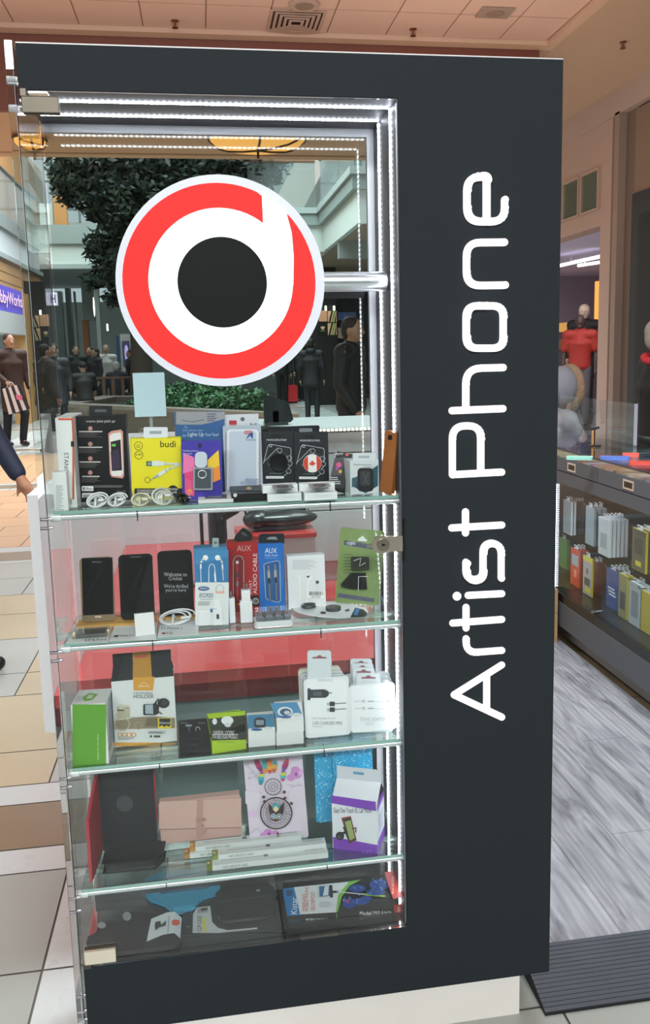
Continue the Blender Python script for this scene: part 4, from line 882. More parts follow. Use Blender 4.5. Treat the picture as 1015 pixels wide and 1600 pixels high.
for u0, u1, c in ((0, .34, n), (.34, .65, '#b58535'), (.65, 1, n)):
    m1.add([(a0+w*u0, 0, h), (a0+w*u1, 0, h), (a0+w*(u1*.94+.03), 0.024, h+0.026), (a0+w*(u0*.94+.03), 0.024, h+0.026)], [(0, 1, 2, 3)], M(c, 0.45))
    m1.box(a0+w*(u0*.94+.03), a0+w*(u1*.94+.03), 0.023, 0.025, h+0.026, h+0.050, M(c, 0.5))
m1.add([(a0, 0.05, h), (a1, 0.05, h), (a1-w*.03, 0.026, h+0.026), (a0+w*.03, 0.026, h+0.026)], [(0, 1, 2, 3)], M(n, 0.45))
m1.prism(rrect(a0+w*.39, h+0.038, a0+w*.60, h+0.043, 0.002), 0.0222, 0.0230, M('#c8584e', 0.5)); m1.build('carry_top', o)
def slopebox(cr, xl, xr, ytop, yfront, ybot, z, Y, side, name, label, paint, edge=None, dz=0.018, rot=0):
    """box whose printed lid leans back like a desk"""
    fr = Prod(cr, xl, xr, yfront, z, Y, rot=rot); h = fr.h; L = math.radians(90-52)
    p = Prod(cr, xl, xr, ytop, z+h, Y, rot=rot, lean=55); 
    a, b = p.x0, p.x1; d = p.h
    tp = Vector((0, d*math.sin(math.radians(55)), h+d*math.cos(math.radians(55))))
    m1 = fr.mb; q = [(0, 0), (0, h), (tp.y, tp.z), (tp.y+0.012, tp.z), (tp.y+0.012, 0)]
    n = len(q); vs = [(fr.x0, y, zz) for y, zz in q]+[(fr.x1, y, zz) for y, zz in q]
    m1.add(vs, [tuple(range(n)), tuple(range(2*n-1, n-1, -1))]+[(i, (i+1) % n, n+(i+1) % n, n+i) for i in range(n)], mm(side))
    if edge: edge(fr)
    o = fr.done(name, label, 'box')
    paint(p); T = fr.Mi @ p.Mw; p.mb.v = [tuple(T @ Vector(v)) for v in p.mb.v]; p.mb.build('printed_lid', o)
    return o
slopebox(cE, 700, 870, 445, 602, 665, Z3, 0.028, '#141517', 'small_black_box', 'small black box with sloping lid at the shelf edge, left of the lime green box',
    lambda p: (p.poly([(696, 447), (856, 444), (870, 602), (700, 604)], '#1e2124'), p.rect(735, 463, 768, 474, '#8f9496'), p.poly([(745, 475), (758, 475), (760, 500), (748, 500)], '#4a4e52'), p.line([(790, 495), (792, 480), (806, 476), (814, 492)], 4, '#a9adb0'), p.text('WIRELESS', 705, 452, 745, 459, '#9a9ea2'), p.text('Earbuds', 806, 452, 840, 459, '#9a9ea2'), p.text('true wireless stereo in-ear', 735, 537, 828, 544, '#55595d'), p.text('SPORT', 763, 570, 802, 578, '#55595d')))
slopebox(cE, 878, 1065, 400, 545, 628, Z3, 0.030, '#a3c42f', 'lime_green_box', 'small lime green box with black top band and white earbuds print, on the third shelf',
    lambda p: (p.poly([(850, 405), (1012, 388), (1062, 388), (1064, 545), (878, 550)], '#3a3f36'), p.poly([(850, 405), (1060, 388), (1060, 412), (860, 432)], '#a3c42f'), p.circ(893, 447, 13, '#dfe5e6', 17), p.circ(962, 442, 33, '#e2e8ea', 24), p.circ(965, 466, 18, '#ccd4d6', 12), p.poly([(866, 520), (1060, 460), (1064, 500), (880, 548)], '#16181a'), p.text('UNIVERSAL LOCKING', 885, 498, 1000, 522, '#dfe3e0'), p.text('PORTABLE AUDIO PRODUCT', 880, 516, 1020, 542, '#dfe3e0')),
    lambda p: p.rect(905, 555, 1000, 562, '#8fae28'), rot=8)
blue = '#5a93bd'
slopebox(cF, 128, 270, 392, 478, 560, Z3, 0.040, '#dfe2e2', 'adapter_carton', 'small white box with blue lid picture of a dark adapter, left of the stacked pair',
    lambda p: (p.poly([(122, 398), (258, 390), (268, 468), (126, 478)], '#4f84a6'), p.rr(158, 410, 220, 468, 22, '#3c4246'), p.rr(168, 424, 210, 450, 6, '#8c9aa2'), p.poly([(128, 470), (268, 460), (270, 480), (130, 482)], '#e6e9ea'), p.circ(172, 475, 30, '#3a5f9c', 7), p.circ(232, 468, 22, '#d3dada', 8)))
slopebox(cF, 276, 420, 484, 490, 556, Z3, 0.036, '#dcdfdf', 'adapter_carton', 'plain white lower box of the stacked pair beside the white charger packs', lambda p: None)
h2 = atY(350+348/3.3833, 1000+488/3.3833, 0.036).z
slopebox(cF, 278, 421, 332, 420, 488, h2, 0.036, '#e2e5e5', 'adapter_carton', 'white upper box of the stacked pair with a blue lid and round adapter print',
    lambda p: (p.poly([(242, 335), (385, 330), (416, 400), (280, 422)], blue), p.circ(322, 380, 40, '#dfe6ea', 26), p.circ(324, 382, 30, '#46617c', 19), p.circ(332, 385, 16, '#c8d2d8', 10), p.poly([(276, 415), (412, 392), (420, 418), (280, 432)], '#e4e7e8'), p.circ(322, 408, 34, '#3a5f9c', 6), p.circ(384, 398, 26, '#d3dada', 11), p.text('GALAXY', 305, 412, 352, 420, '#3c4a58')))
# blister chargers: stacks standing on the shelf
def blister(cr, x0, x1, yt, tab, Y, z, name, label, paint=None, group=None, col='#e3e7ea', lean=6, rot=0):
    p = Prod(cr, x0, x1, yt, z, Y, lean=lean, rot=rot); p.body(0.012, M(col, 0.3, coat=0.3), r=0.008)
    if paint: p.rr(x0+10, yt+8, x1-16, (paint[1]), 16, '#e9edf0'); paint[0](p)
    o = p.done(name, label, 'package', group); bevel(o, 0.002, 2)
    m1 = MB(); a, b, c, d = tab; q = [p.L(*v) for v in rrect(a, b, c, d, 14)]; m1.prism(q, 0.001, 0.003, M('#d3dadf', 0.3))
    cx = (a+c)/2; yy = b+(d-b)*0.17
    q = [p.L(*v) for v in ((cx-38, yy+4), (cx-12, yy+1), (cx-8, yy-6), (cx+8, yy-6), (cx+12, yy+1), (cx+38, yy+4), (cx+38, yy+11), (cx-38, yy+11))]; m1.prism(q, 0.0006, 0.0009, M('#8a5a60', 0.5) if Y > 0.06 or 'front' in label else M('#8a9096')); m1.build('hang_tab', o)
    return o
def pcar(p):
    p.text('SAMSUNG', 494, 206, 572, 219, '#a3a8ac'); d = '#3a3e44'
    p.poly([(440, 255), (456, 255), (456, 262), (530, 260), (550, 270), (556, 278), (550, 295), (535, 305), (456, 306), (456, 317), (440, 317)], d); p.line([(554, 279), (566, 279)], 7, '#7d8388'); p.rect(470, 272, 515, 296, '#595e66')
    for y in (338, 368): p.rect(557, y-13, 584, y+11, d); p.rect(543, y-8, 557, y+7, '#aeb4b8'); p.line([(584, y-2), (642, y-6)], 4, '#4a4f55')
    p.text('Fast charge in-car', 463, 405, 590, 420, '#b4b9bd'); p.text('CAR CHARGER MINI', 464, 428, 622, 446, '#93999e'); p.lines(464, 452, 520, 462, 2, '#c0c5c8')
for i, (dx, dy, Y, lb) in enumerate(((-22, -45, 0.118, 'rearmost white charger pack of the left stack, yellowish corner showing'), (-12, -22, 0.098, 'third white charger pack from the front in the left stack'), (-4, -6, 0.080, 'second white charger pack from the front in the left stack'))):
    blister(cF, 424+dx*1.2, 650+dx*1.3, 192+dy, (446+dx*.3, 100+dy, 570+dx*.3, 230+dy), Y, Z3, 'charger_pack', lb, None, 'white charger packs in the left stack', '#e6e4d4' if i == 0 else '#dfe4e8')
blister(cF, 424, 664, 198, (441, 56, 566, 240), 0.058, Z3, 'charger_pack', 'front white car charger pack with grey plug print, left stack on the third shelf', (pcar, 496), 'white charger packs in the left stack')
def ptrav(p):
    p.text('SAMSUNG', 728, 214, 806, 228, '#c3c8cc')
    for y in (325, 362): p.line([(688, y), (735, y-3)], 6, '#cfd4d7'); p.rect(728, y-10, 745, y+6, '#c3c9cc'); p.rect(757, y-5, 790, y+2, '#a9afb3'); p.line([(790, y), (850, y+3)], 4, '#d0d5d8')
    p.text('TRAVEL ADAPTER', 716, 408, 852, 426, '#b3b8bc'); p.lines(745, 432, 800, 452, 3, '#cdd1d4'); p.poly([(850, 325), (865, 315), (876, 328)], '#a9b0b4')
for i, (dx, dy, Y, lb) in enumerate(((-30, -62, 0.125, 'rearmost white adapter pack of the right stack'), (-18, -38, 0.105, 'third white adapter pack from the front in the right stack'), (-8, -16, 0.085, 'second white adapter pack from the front in the right stack'))):
    blister(cF, 672+dx, 895+dx*.4, 240+dy, (685+dx*.6, 162+dy, 800+dx*.6, 260+dy), Y, Z3, 'adapter_pack', lb, None, 'white adapter packs in the right stack', '#dfe4e8', rot=0)
blister(cF, 664, 906, 232, (700, 178, 826, 270), 0.064, Z3, 'adapter_pack', 'front white travel adapter pack with faint grey print, right stack on the third shelf', (ptrav, 488), 'white adapter packs in the right stack')
# ================================================================== products, fourth shelf
# open tablet folio: red cover turned towards the side, black back
p = Prod(cG, 225, 518, 92, Z4, 0.155, rot=4, lean=3); p.body(0.012, M('#1d2023', 0.5), r=0.004); p.circ(355, 290, 44, '#3d4347', 42); p.line([(240, 148), (500, 140)], 1.2, '#15171a'); p.line([(235, 355), (515, 352)], 1.2, '#15171a')
o = p.done('tablet_folio', 'open tablet folio with round window and red cover, left on the fourth shelf', 'tablet case')
m1 = MB(); xa = p.x0; hh = p.h; rd = M('#b0333c', 0.45)
m1.add([(xa, 0.0, 0), (xa-0.016, -0.120, 0), (xa-0.016, -0.120, hh*0.70), (xa, 0.0, hh), (xa-0.006, 0.0, 0), (xa-0.022, -0.120, 0), (xa-0.022, -0.120, hh*0.70), (xa-0.006, 0.0, hh)],
       [(0, 1, 2, 3), (7, 6, 5, 4), (0, 4, 5, 1), (1, 5, 6, 2), (2, 6, 7, 3)], rd); m1.build('red_cover', o)
m1 = MB(); m1.box(p.x1-0.001, p.x1+0.002, 0.0, 0.012, 0.05, hh*0.9, rd); m1.build('red_edge', o)
P0 = atZ(90+400/3.3833, 1170+640/3.3833, Z4)
mb = MB(); mb.prism_ax([(a*1.0, b*0.8) for a, b in ((-0.056, -0.026), (0.044, -0.030), (0.058, 0.0), (0.060, 0.040), (0.040, 0.050), (-0.040, 0.046), (-0.056, 0.02))], 0.002, 0.024, 'z', M('#17191b', 0.6, bump=0.1, scale=30)); o = bevel(mb.build('black_pouch', loc=(P0.x, P0.y+0.02, Z4)), 0.006, 3)
tag(o, 'soft black pouch lying in front of the black tablet folio', 'pouch'); m1 = MB(); m1.tube([(-0.054, -0.0215, 0.013), (0.045, -0.0250, 0.013), (0.058, -0.001, 0.013)], 0.0012, M('#2c2f32', 0.4, 0.5), 6); m1.build('zip', o)
# wallet
p = Prod(cG, 538, 972, 262, Z4+0.018, 0.125, rot=-1, roll=-1); p.body(0.02, M('#c39f96', 0.5), r=0.005)
o = p.done('pink_wallet', 'dusty pink wallet with strap and small buckle, back of the fourth shelf', 'wallet'); bevel(o, 0.002)
m1 = MB(); q = [p.L(*v) for v in ((540, 276), (970, 258), (970, 414), (534, 424))]; m1.prism(q, -0.003, 0.0, M('#cba79d', 0.5)); q = [p.L(*v) for v in stroke2([(538, 422), (968, 412)], 3)[0]]; m1.prism(q, -0.0038, -0.003, M('#8a6860')); fl = m1.build('flap', o)
m1 = MB(); q = [p.L(*v) for v in ((738, 268), (770, 265), (768, 380), (764, 455), (750, 468), (736, 460), (734, 380))]; m1.prism(q, -0.005, -0.003, M('#b58f85', 0.5)); q = [p.L(*v) for v in ((732, 362), (774, 360), (774, 376), (732, 380))]; m1.prism(q, -0.0065, -0.005, M('#ad897f', 0.5)); m1.build('strap', o)
m1 = MB(); c = p.L(775, 365); m1.tube([(c[0]+0.0028*math.cos(t), -0.0075, c[1]+0.0028*math.sin(t)) for t in [2*PI*k/14 for k in range(14)]], 0.0006, M('#d9c6b8', 0.2, 0.9), 6, True)
c2 = p.L(768, 395); m1.ell((c2[0], -0.0075, c2[1]), (0.0018,)*3, M('#d9c6b8', 0.2, 0.9)); q = [p.L(*v) for v in rrect(765, 405, 782, 440, 6)]; m1.prism(q, -0.0072, -0.0062, M('#b08d85')); m1.build('charm', o)
m1 = MB(); m1.box(p.x0+0.01, p.x1-0.01, 0.004, 0.016, -0.018, 0.0, pane_mat('#f6faf9', 1.0, 0.03, 0.06)); m1.build('clear_riser', o)
# dreamcatcher folio
p = Prod(cH, 54, 388, 96, Z4+0.003, 0.110, rot=2, roll=-2.2, lean=4); p.body(0.014, M('#d8ccdb', 0.45, noise=0.04, scale=20), r=0.003)
mg = '#b04c9c'; pu = '#c9a0cc'
for (x, y, r_) in ((335, 215, 34), (305, 235, 24), (355, 205, 22), (330, 190, 24)): p.circ(x, y, r_, '#c88ac4' if r_ > 23 else '#d9aad6', r_*0.8)
p.circ(335, 215, 10, '#9c5aa0'); 
for (x, y, r_) in ((175, 545, 26), (200, 565, 24), (150, 560, 20), (215, 545, 16)): p.circ(x, y, r_, '#c58cc8', r_*0.75)
p.circ(180, 552, 9, '#8c4a94'); p.circ(90, 440, 26, '#d9bbdf', 20); p.circ(125, 325, 14, '#c9a3cc', 12)
for s in ([(50, 160), (90, 200), (135, 245)], [(60, 240), (100, 225), (130, 190)], [(280, 270), (330, 280), (370, 275)], [(60, 560), (110, 520), (140, 545)]): p.line(s, 1.4, '#8a8098')
for (x, y) in ((58, 155), (75, 210), (90, 200), (110, 232), (315, 285), (350, 270), (70, 235)): p.ring(x, y, 9, 1.2, '#9a90a6', 5)
def feather(pts, cols):
    (x0, y0), (x1, y1) = pts; d = Vector((x1-x0, y1-y0)); n = Vector((-d.y, d.x)).normalized()
    for i, c in enumerate(cols):
        a = i/len(cols); b = (i+1)/len(cols); wa = 16*math.sin(PI*(0.08+0.8*a)); wb = 16*math.sin(PI*(0.08+0.8*b)) if i < len(cols)-1 else 5
        A = Vector((x0, y0))+d*a; B = Vector((x0, y0))+d*b; p.poly([tuple(A+n*wa), tuple(B+n*wb), tuple(B-n*wb), tuple(A-n*wa)], c)
feather(((98, 120), (140, 200)), ['#b0405c', '#a83a6a', '#8c3a7a']); feather(((140, 195), (132, 272)), ['#a04a80', '#c8d24a', '#3fb0b8', '#2f9aa8', '#2b8a9c'])
feather(((288, 122), (258, 195)), ['#c8505a', '#a83a6a', '#7a4a8c']); feather(((262, 185), (258, 250)), ['#8c4a90', '#c8d24a', '#3fb0b8', '#b04c80'])
feather(((152, 124), (160, 205)), ['#3c8a94', '#4aa0a0', '#d88a4a']); feather(((182, 120), (184, 205)), ['#c8602c', '#d8803a', '#e0a04a', '#c85a3a']); feather(((216, 132), (206, 200)), ['#3c9aa0', '#d0a04a', '#c8603a'])
bk = '#4a3440'
p.ring(202, 279, 46, 4, bk); p.ring(202, 279, 26, 2, bk); p.ring(202, 279, 10, 2, bk)
for k in range(12): t = 2*PI*k/12; p.line([(202+10*math.cos(t), 279+10*math.sin(t)), (202+45*math.cos(t+.25), 279+45*math.sin(t+.25))], 1.2, bk)
p.ring(219, 425, 88, 7, '#2e2226'); 
for rr_ in (74, 60, 46): p.ring(219, 425, rr_, 1.3, '#6a545c')
for k in range(30):
    t = 2*PI*k/30; p.line([(219+48*math.cos(t), 425+48*math.sin(t)), (219+86*math.cos(t+.16), 425+86*math.sin(t+.16))], 1.3, '#54424a'); p.line([(219+48*math.cos(t), 425+48*math.sin(t)), (219+86*math.cos(t-.16), 425+86*math.sin(t-.16))], 1.3, '#54424a')
p.poly([(172, 355), (190, 375), (245, 370), (262, 350), (258, 400), (246, 445), (215, 462), (185, 448), (176, 400)], '#3a2c32'); p.poly([(190, 380), (212, 352), (240, 378), (215, 402)], '#3f9aa0'); p.poly([(196, 392), (213, 370), (232, 390), (214, 408)], '#e0c8a0')
for x in (200, 233): p.circ(x, 430, 15, '#c9d2dc'); p.circ(x, 430, 11, '#2c5a80'); p.circ(x, 430, 5, '#dfe8f0')
p.poly([(211, 436), (221, 436), (216, 450)], '#d8a050'); p.line([(202, 325), (206, 338)], 4, bk); p.line([(222, 512), (224, 545)], 3, bk); p.circ(224, 525, 7, '#6a3a50'); p.circ(226, 538, 5, '#6a3a50')
for (x, y) in ((145, 320), (150, 345), (260, 292), (264, 325), (300, 355)): p.circ(x, y, 9, '#5a3440')
o = p.done('patterned_folio', 'pale lilac folio case with feathers and round web pattern, centre of the fourth shelf', 'phone case')
m1 = MB(); q = [p.L(*v) for v in ((46, 312), (60, 308), (132, 318), (138, 330), (136, 368), (126, 378), (60, 384), (48, 380))]; m1.prism(q, -0.0025, 0.0, M('#d9cfdc', 0.45)); m1.build('clasp_strap', o)
# blue glitter cases
gl = glitter_mat()
p = Prod(cH, 444, 560, 60, Z4, 0.125, rot=0, lean=3); p.mb.prism(rrect(p.x0, 0.028, p.x1, p.h+0.03, 0.007), 0, 0.010, gl); p.rr(470, 80, 492, 98, 4, '#1b2a33') ; o = p.done('glitter_case', 'narrow blue glitter phone case at the left of the pair, fourth shelf', 'phone case', 'blue glitter phone cases'); bevel(o, 0.002)
p = Prod(cH, 548, 772, 60, Z4, 0.112, rot=0, lean=3); p.mb.prism(rrect(p.x0, 0.028, p.x1, p.h+0.03, 0.009), 0, 0.010, gl); o = p.done('glitter_case', 'wide blue glitter phone case behind the purple and white car mount box', 'phone case', 'blue glitter phone cases'); bevel(o, 0.002)
m1 = MB(); q = rrect(p.x0+0.004, 0.032, p.x0+0.017, p.h+0.02, 0.006); m1.prism(q, -0.003, 0, gl); m1.build('raised_band', o)
# purple car mount box
p = Prod(cH, 540, 794, 380, Z4, 0.048, rot=-24); p.body(0.072, M('#dcdfe6', 0.35)); pur = '#7b3fb5'
p.poly([(532, 335), (786, 372), (788, 425), (536, 380)], pur); p.poly([(544, 570), (796, 617), (796, 695), (548, 645)], pur); p.text('Easy One Touch XL Car Mount', 551, 405, 765, 444, '#2a2c3c')
p.poly([(590, 462), (645, 452), (678, 588), (640, 610)], '#a8433c'); p.poly([(598, 468), (645, 458), (674, 590), (636, 604)], '#3a3c34'); p.poly([(612, 485), (645, 475), (668, 575), (640, 592)], '#9aa86a'); p.line([(612, 545), (580, 555)], 14, '#26282c'); p.circ(584, 564, 24, '#26282c'); p.circ(580, 570, 12, '#4a4c52'); p.line([(606, 515), (640, 600)], 10, '#26282c'); p.line([(655, 522), (675, 518), (674, 542)], 6, '#26282c')
p.ring(722, 655, 12, 3, '#9a6ac8'); p.ring(750, 658, 12, 3, '#9a6ac8')
o = p.done('car_mount_box', 'white and purple car mount box with hanging flap, right end of fourth shelf', 'box')
a0, a1 = p.x0, p.x1; D = 0.072; h = p.h
m1 = MB(); m1.add([(a0, 0, h), (a1, 0, h), (a1, D*0.6, h+0.030), (a0, D*0.6, h+0.030)], [(0, 1, 2, 3)], M('#e2e5ec', 0.4))
m1.add([(a0, 0, h), (a0, D*0.6, h+0.030), (a0, D, h)], [(0, 1, 2)], M('#1a1b20')); m1.add([(a1, 0, h), (a1, D, h), (a1, D*0.6, h+0.030)], [(0, 1, 2)], M('#1a1b20')); m1.build('sloping_lid', o)
m1 = MB(); m1.prism([(a0+0.001, h+0.012), (a1-0.001, h+0.012), (a1-0.001, h+0.058), (a0+0.001, h+0.058)], D*0.6, D*0.6+0.0015, M('#cfd3da', 0.45)); xm = (a0+a1)/2; m1.prism(rrect(xm-0.012, h+0.043, xm+0.012, h+0.049, 0.002), D*0.6-0.0004, D*0.6-0.0001, M('#5a9ab8')); m1.build('hanging_flap', o)
m1 = MB(); x = a1+0.0003; pm = M(pur, 0.4)
m1.add([(x, 0, 0), (x, D, 0), (x, D, 0.026), (x, 0, 0.026)], [(0, 1, 2, 3)], pm); m1.add([(x, 0, h-0.014), (x, D, h-0.014), (x, D, h), (x, 0, h)], [(0, 1, 2, 3)], pm)
for i in range(7): m1.add([(x, 0.014, 0.04+i*0.006), (x, 0.055-0.004*(i % 3), 0.04+i*0.006), (x, 0.055-0.004*(i % 3), 0.042+i*0.006), (x, 0.014, 0.042+i*0.006)], [(0, 1, 2, 3)], M('#8a8ea6'))
m1.build('printed_side', o)
# long cable boxes lying in two pairs
def longbox(x0, x1, ys, Y, z, h, d, tip, label, txt):
    A = atY(90+x0/3.3833, 1170+ys[0]/3.3833, Y); B = atY(90+x1/3.3833, 1170+ys[1]/3.3833, Y); L = B.x-A.x
    mb = MB(); w_ = M('#d3dad9', 0.4); mb.box(0.012, L, 0, d, 0, h, w_); mb.box(0, 0.012, 0.001, d-0.001, 0.0005, h-0.0005, M(tip, 0.4)); mb.prism_ax(circ2(0.004, d/2, 0.0022, n=12), h-0.0004, h-0.0001, 'z', M('#e8e0d0'))
    mb.box(0.016, L-0.004, 0.003, d*0.45, h, h+0.0003, M('#c3ccc9', 0.3)); mb.tube([(0.03, d*.6, h+0.0005), (L*.5, d*.6, h+0.0005)], 0.0008, M('#8b9596'), 5)
    def tx(t, u0, u1, v0, v1, top, flip=False):
        vs, fs = text_geo(t)
        if flip: vs = [(1-a, 1-b) for a, b in vs]
        mb.add([((u0+(u1-u0)*a), v0+(v1-v0)*b, h+0.0005) if top else ((u0+(u1-u0)*a), -0.0004, v0+(v1-v0)*b) for a, b in vs], fs, M('#5a6264'))
    tx(txt, 0.034, 0.034+0.052, h*.25, h*.75, False); tx(txt, L-0.05, L-0.008, d*.55, d*.85, True, True); mb.box(L*.47, L*.47+0.009, d*.5, d*.85, h+0.0002, h+0.0006, M('#4a5054', 0.5, noise=.6, scale=600))
    o = mb.build('cable_carton', loc=(A.x, Y, z)); tag(o, label, 'box', 'long white cable boxes'); bevel(o, 0.0006, 1); return o
longbox(670, 1275, (600, 520), 0.086, Z4+0.0005, 0.011, 0.026, '#a8793a', 'long white cable box at the back left of the crossed group, orange tip lowest', 'FAST USB DATA CABLE')
longbox(700, 1290, (568, 520), 0.092, Z4+0.0118, 0.010, 0.024, '#b98a44', 'long white cable box lying on top at the back, orange tip', 'FAST USB DATA CABLE')
longbox(788, 1430, (655, 590), 0.032, Z4+0.0005, 0.011, 0.026, '#6f7a30', 'long white cable box at the front edge of the fourth shelf, green tip', 'FAST USB DATA CABLE')
longbox(820, 1420, (618, 575), 0.052, Z4+0.0118, 0.010, 0.024, '#7d8a3a', 'long white cable box lying on top at the front, green tip', 'FAST USB DATA CABLE')
# ================================================================== products on the case floor
# selfie stick box
p = Prod(cJ, 235, 842, 288, Z5, 0.052, rot=-3)
fm_ = p
p = Prod(cJ, 212, 800, 110, Z5+0.030, 0.052, rot=-3, lean=90); p.body(0.030, M('#1b1c1f', 0.4)); h_ = p.h
p.poly([(208, 166), (268, 158), (300, 304), (232, 310)], '#2a78b8'); p.poly([(268, 158), (560, 128), (505, 196), (492, 290), (300, 302)], '#dfe3e6'); p.text('Kistar', 252, 212, 284, 300, '#f0f3f6', 90)
p.rr(228, 172, 260, 204, 5, '#1f4f78'); p.poly([(560, 128), (622, 118), (560, 152), (520, 210), (500, 288), (490, 290), (500, 200)], '#7fc04a')
rdc = '#c24a4a'
for t_, a_, b_, yy in (('WIRELESS', 300, 318, (196, 288)), ('MOBILE PHONE', 322, 340, (158, 288)), ('SELFIEPOD', 346, 388, (182, 290))): pass
p.text('WIRELESS', 312, 196, 326, 288, rdc, 90); p.text('MOBILE PHONE', 326, 158, 344, 286, rdc, 90); p.text('SELFIEPOD', 356, 184, 378, 284, rdc, 90)
p.rr(388, 150, 470, 218, 8, '#cfd4d8'); p.poly([(400, 156), (458, 152), (462, 206), (402, 212)], '#3c6a94'); p.poly([(430, 156), (452, 154), (448, 204), (420, 206)], '#d8dfe4'); p.poly([(455, 150), (470, 150), (474, 215), (458, 216)], '#22252a')
p.line([(470, 186), (500, 186)], 12, '#26292c'); p.line([(495, 186), (645, 200)], 5, '#d4d8dc'); p.line([(645, 201), (752, 210)], 10, '#9acb4a'); p.line([(752, 210), (775, 212)], 8, '#2c2f33'); p.lines(402, 240, 480, 272, 6, '#a3a9ae')
for (x, y, a_, b_) in ((600, 170, 46, 20), (720, 150, 54, 28), (700, 190, 50, 18), (560, 250, 34, 26), (620, 240, 44, 18), (650, 225, 30, 14)): p.circ(x, y, a_, '#2a4a94', b_)
rnd = random.Random(5)
for i in range(60): x, y = rnd.choice(((600, 170), (720, 150), (700, 190), (560, 250), (620, 240))); p.circ(x+rnd.uniform(-38, 38), y+rnd.uniform(-18, 18), rnd.uniform(2, 5), rnd.choice(('#5a8ad4', '#7aa8e4', '#1c3070', '#3c60b4')))
p.poly([(745, 106), (800, 98), (842, 240), (792, 250)], '#c8382f'); p.text('Model: Z07-5(V2)', 784, 130, 800, 222, '#f0d8d4', 90); p.circ(550, 262, 10, '#b03a7a')
o = p.done('selfie_stick_box', 'blue, black and red selfie stick box lying at the right of the case floor', 'box')
f = fm_; f.mb = MB(); f.k = 0; f.poly([(232, 312), (300, 304), (302, 368), (236, 374)], '#2a78b8'); f.text('WIRELESS', 330, 304, 388, 319, '#e4e6e8'); f.text('MOBILE PHONE', 330, 320, 446, 334, '#e4e6e8'); f.text('SELFIEPOD', 330, 337, 420, 351, '#e4e6e8'); f.line([(492, 292), (494, 342)], 3, '#7fc04a'); f.text('Model:Z07-5(V2)', 615, 282, 782, 308, '#e4e6e8'); f.poly([(793, 250), (840, 240), (842, 300), (798, 312)], '#b53a30'); f.text('Kistar', 808, 254, 826, 296, '#e8cfc8', 90)
T = p.Mi @ f.Mw; f.mb.v = [tuple(T @ Vector(v)) for v in f.mb.v]; f.mb.build('printed_front', o)
# clip case
o = card(cI, [(640, 285), (700, 262), (780, 246), (1170, 215), (1180, 330), (1165, 375), (1010, 372), (640, 396)], Z5, '#26282b', 'clip_case_package', 'clip case package with grey card, left of the selfie stick box',
    lambda p: (p.poly([(692, 290), (712, 256), (780, 248), (790, 330), (820, 360), (870, 372), (1020, 358), (1022, 366), (820, 386), (690, 386)], '#b9bfc2'), p.text('CLIP', 716, 350, 740, 376, '#33383c') if False else None, p.poly([(740, 310), (758, 306), (758, 382), (742, 384)], '#c8c83c'), p.poly([(714, 262), (768, 254), (768, 280), (714, 286)], '#8f9598'), p.poly([(732, 262), (766, 257), (766, 270), (734, 274)], '#222529'), p.text('nojia', 660, 352, 676, 358, '#c9cdd0')), cat='package', th=0.003)
vs, fs = text_geo('CLIP CASE'); m1 = MB(); out = []
for a, b in vs:
    q = atZ(90+(714+22*(1-b)+0)/3.2742, 1340+(378-80*a)/3.2742, Z5+0.0045); out.append(tuple(q-Vector(o.location)))
m1.add(out, fs, M('#2c3034')); m1.build('printed_title', o)
c = atZ(90+960/3.2742, 1340+290/3.2742, Z5)-Vector(o.location); m1 = MB(); m1.prism_ax(rrect(c.x-0.058, c.y-0.025, c.x+0.062, c.y+0.072, 0.02), 0.003, 0.018, 'z', M('#17191b', 0.5)); h = bevel(m1.build('holster', o), 0.006, 3)
m1 = MB(); q = rrect(c.x-0.054, c.y+0.028, c.x+0.058, c.y+0.031, 0.001); m1.prism_ax(q, 0.018, 0.0186, 'z', M('#2e3134', 0.4)); m1.prism_ax(rrect(c.x+0.028, c.y+0.050, c.x+0.036, c.y+0.056, 0.001), 0.018, 0.0188, 'z', M('#8a8f92')); m1.build('seam', h)
# blue armband
def flatshape(cr, pts, z, th, mt, name, label, cat, group=None):
    P = [atZ(cr[0]+x/cr[2], cr[1]+y/cr[2], z+th) for x, y in pts]; c = sum(P, Vector())/len(P); c.z = z
    mb = MB(); mb.prism_ax([(q.x-c.x, q.y-c.y) for q in P], 0, th, 'z', mt); o = mb.build(name, loc=c); bevel(o, min(0.002, th*.4), 2); tag(o, label, cat, group)
    return o, c
ab, c = flatshape(cI, [(450, 110), (452, 185), (480, 210), (548, 232), (600, 275), (690, 262), (715, 220), (745, 198), (800, 182), (826, 160), (824, 95), (700, 60), (560, 60)], Z5, 0.008, M('#2f86a8', 0.4), 'blue_armband', 'bright blue sports armband lying under the fourth shelf, on the case floor', 'armband')
m1 = MB(); P = [atZ(90+x/3.2742, 1340+y/3.2742, Z5+0.0085)-c for x, y in ((480, 120), (482, 165), (540, 186), (760, 160), (786, 142), (780, 95))]; m1.prism_ax([(q.x, q.y) for q in P], 0.008, 0.0095, 'z', M('#24607c', 0.25, coat=0.5)); m1.build('window', ab)
m1 = MB(); P = [atZ(90+x/3.2742, 1340+y/3.2742, Z5+0.0085)-c for x, y in ((592, 262), (700, 245), (704, 262), (596, 284))]; m1.prism_ax([(q.x, q.y) for q in P], 0.008, 0.012, 'z', M('#3a97ba', 0.4)); m1.build('loop', ab)
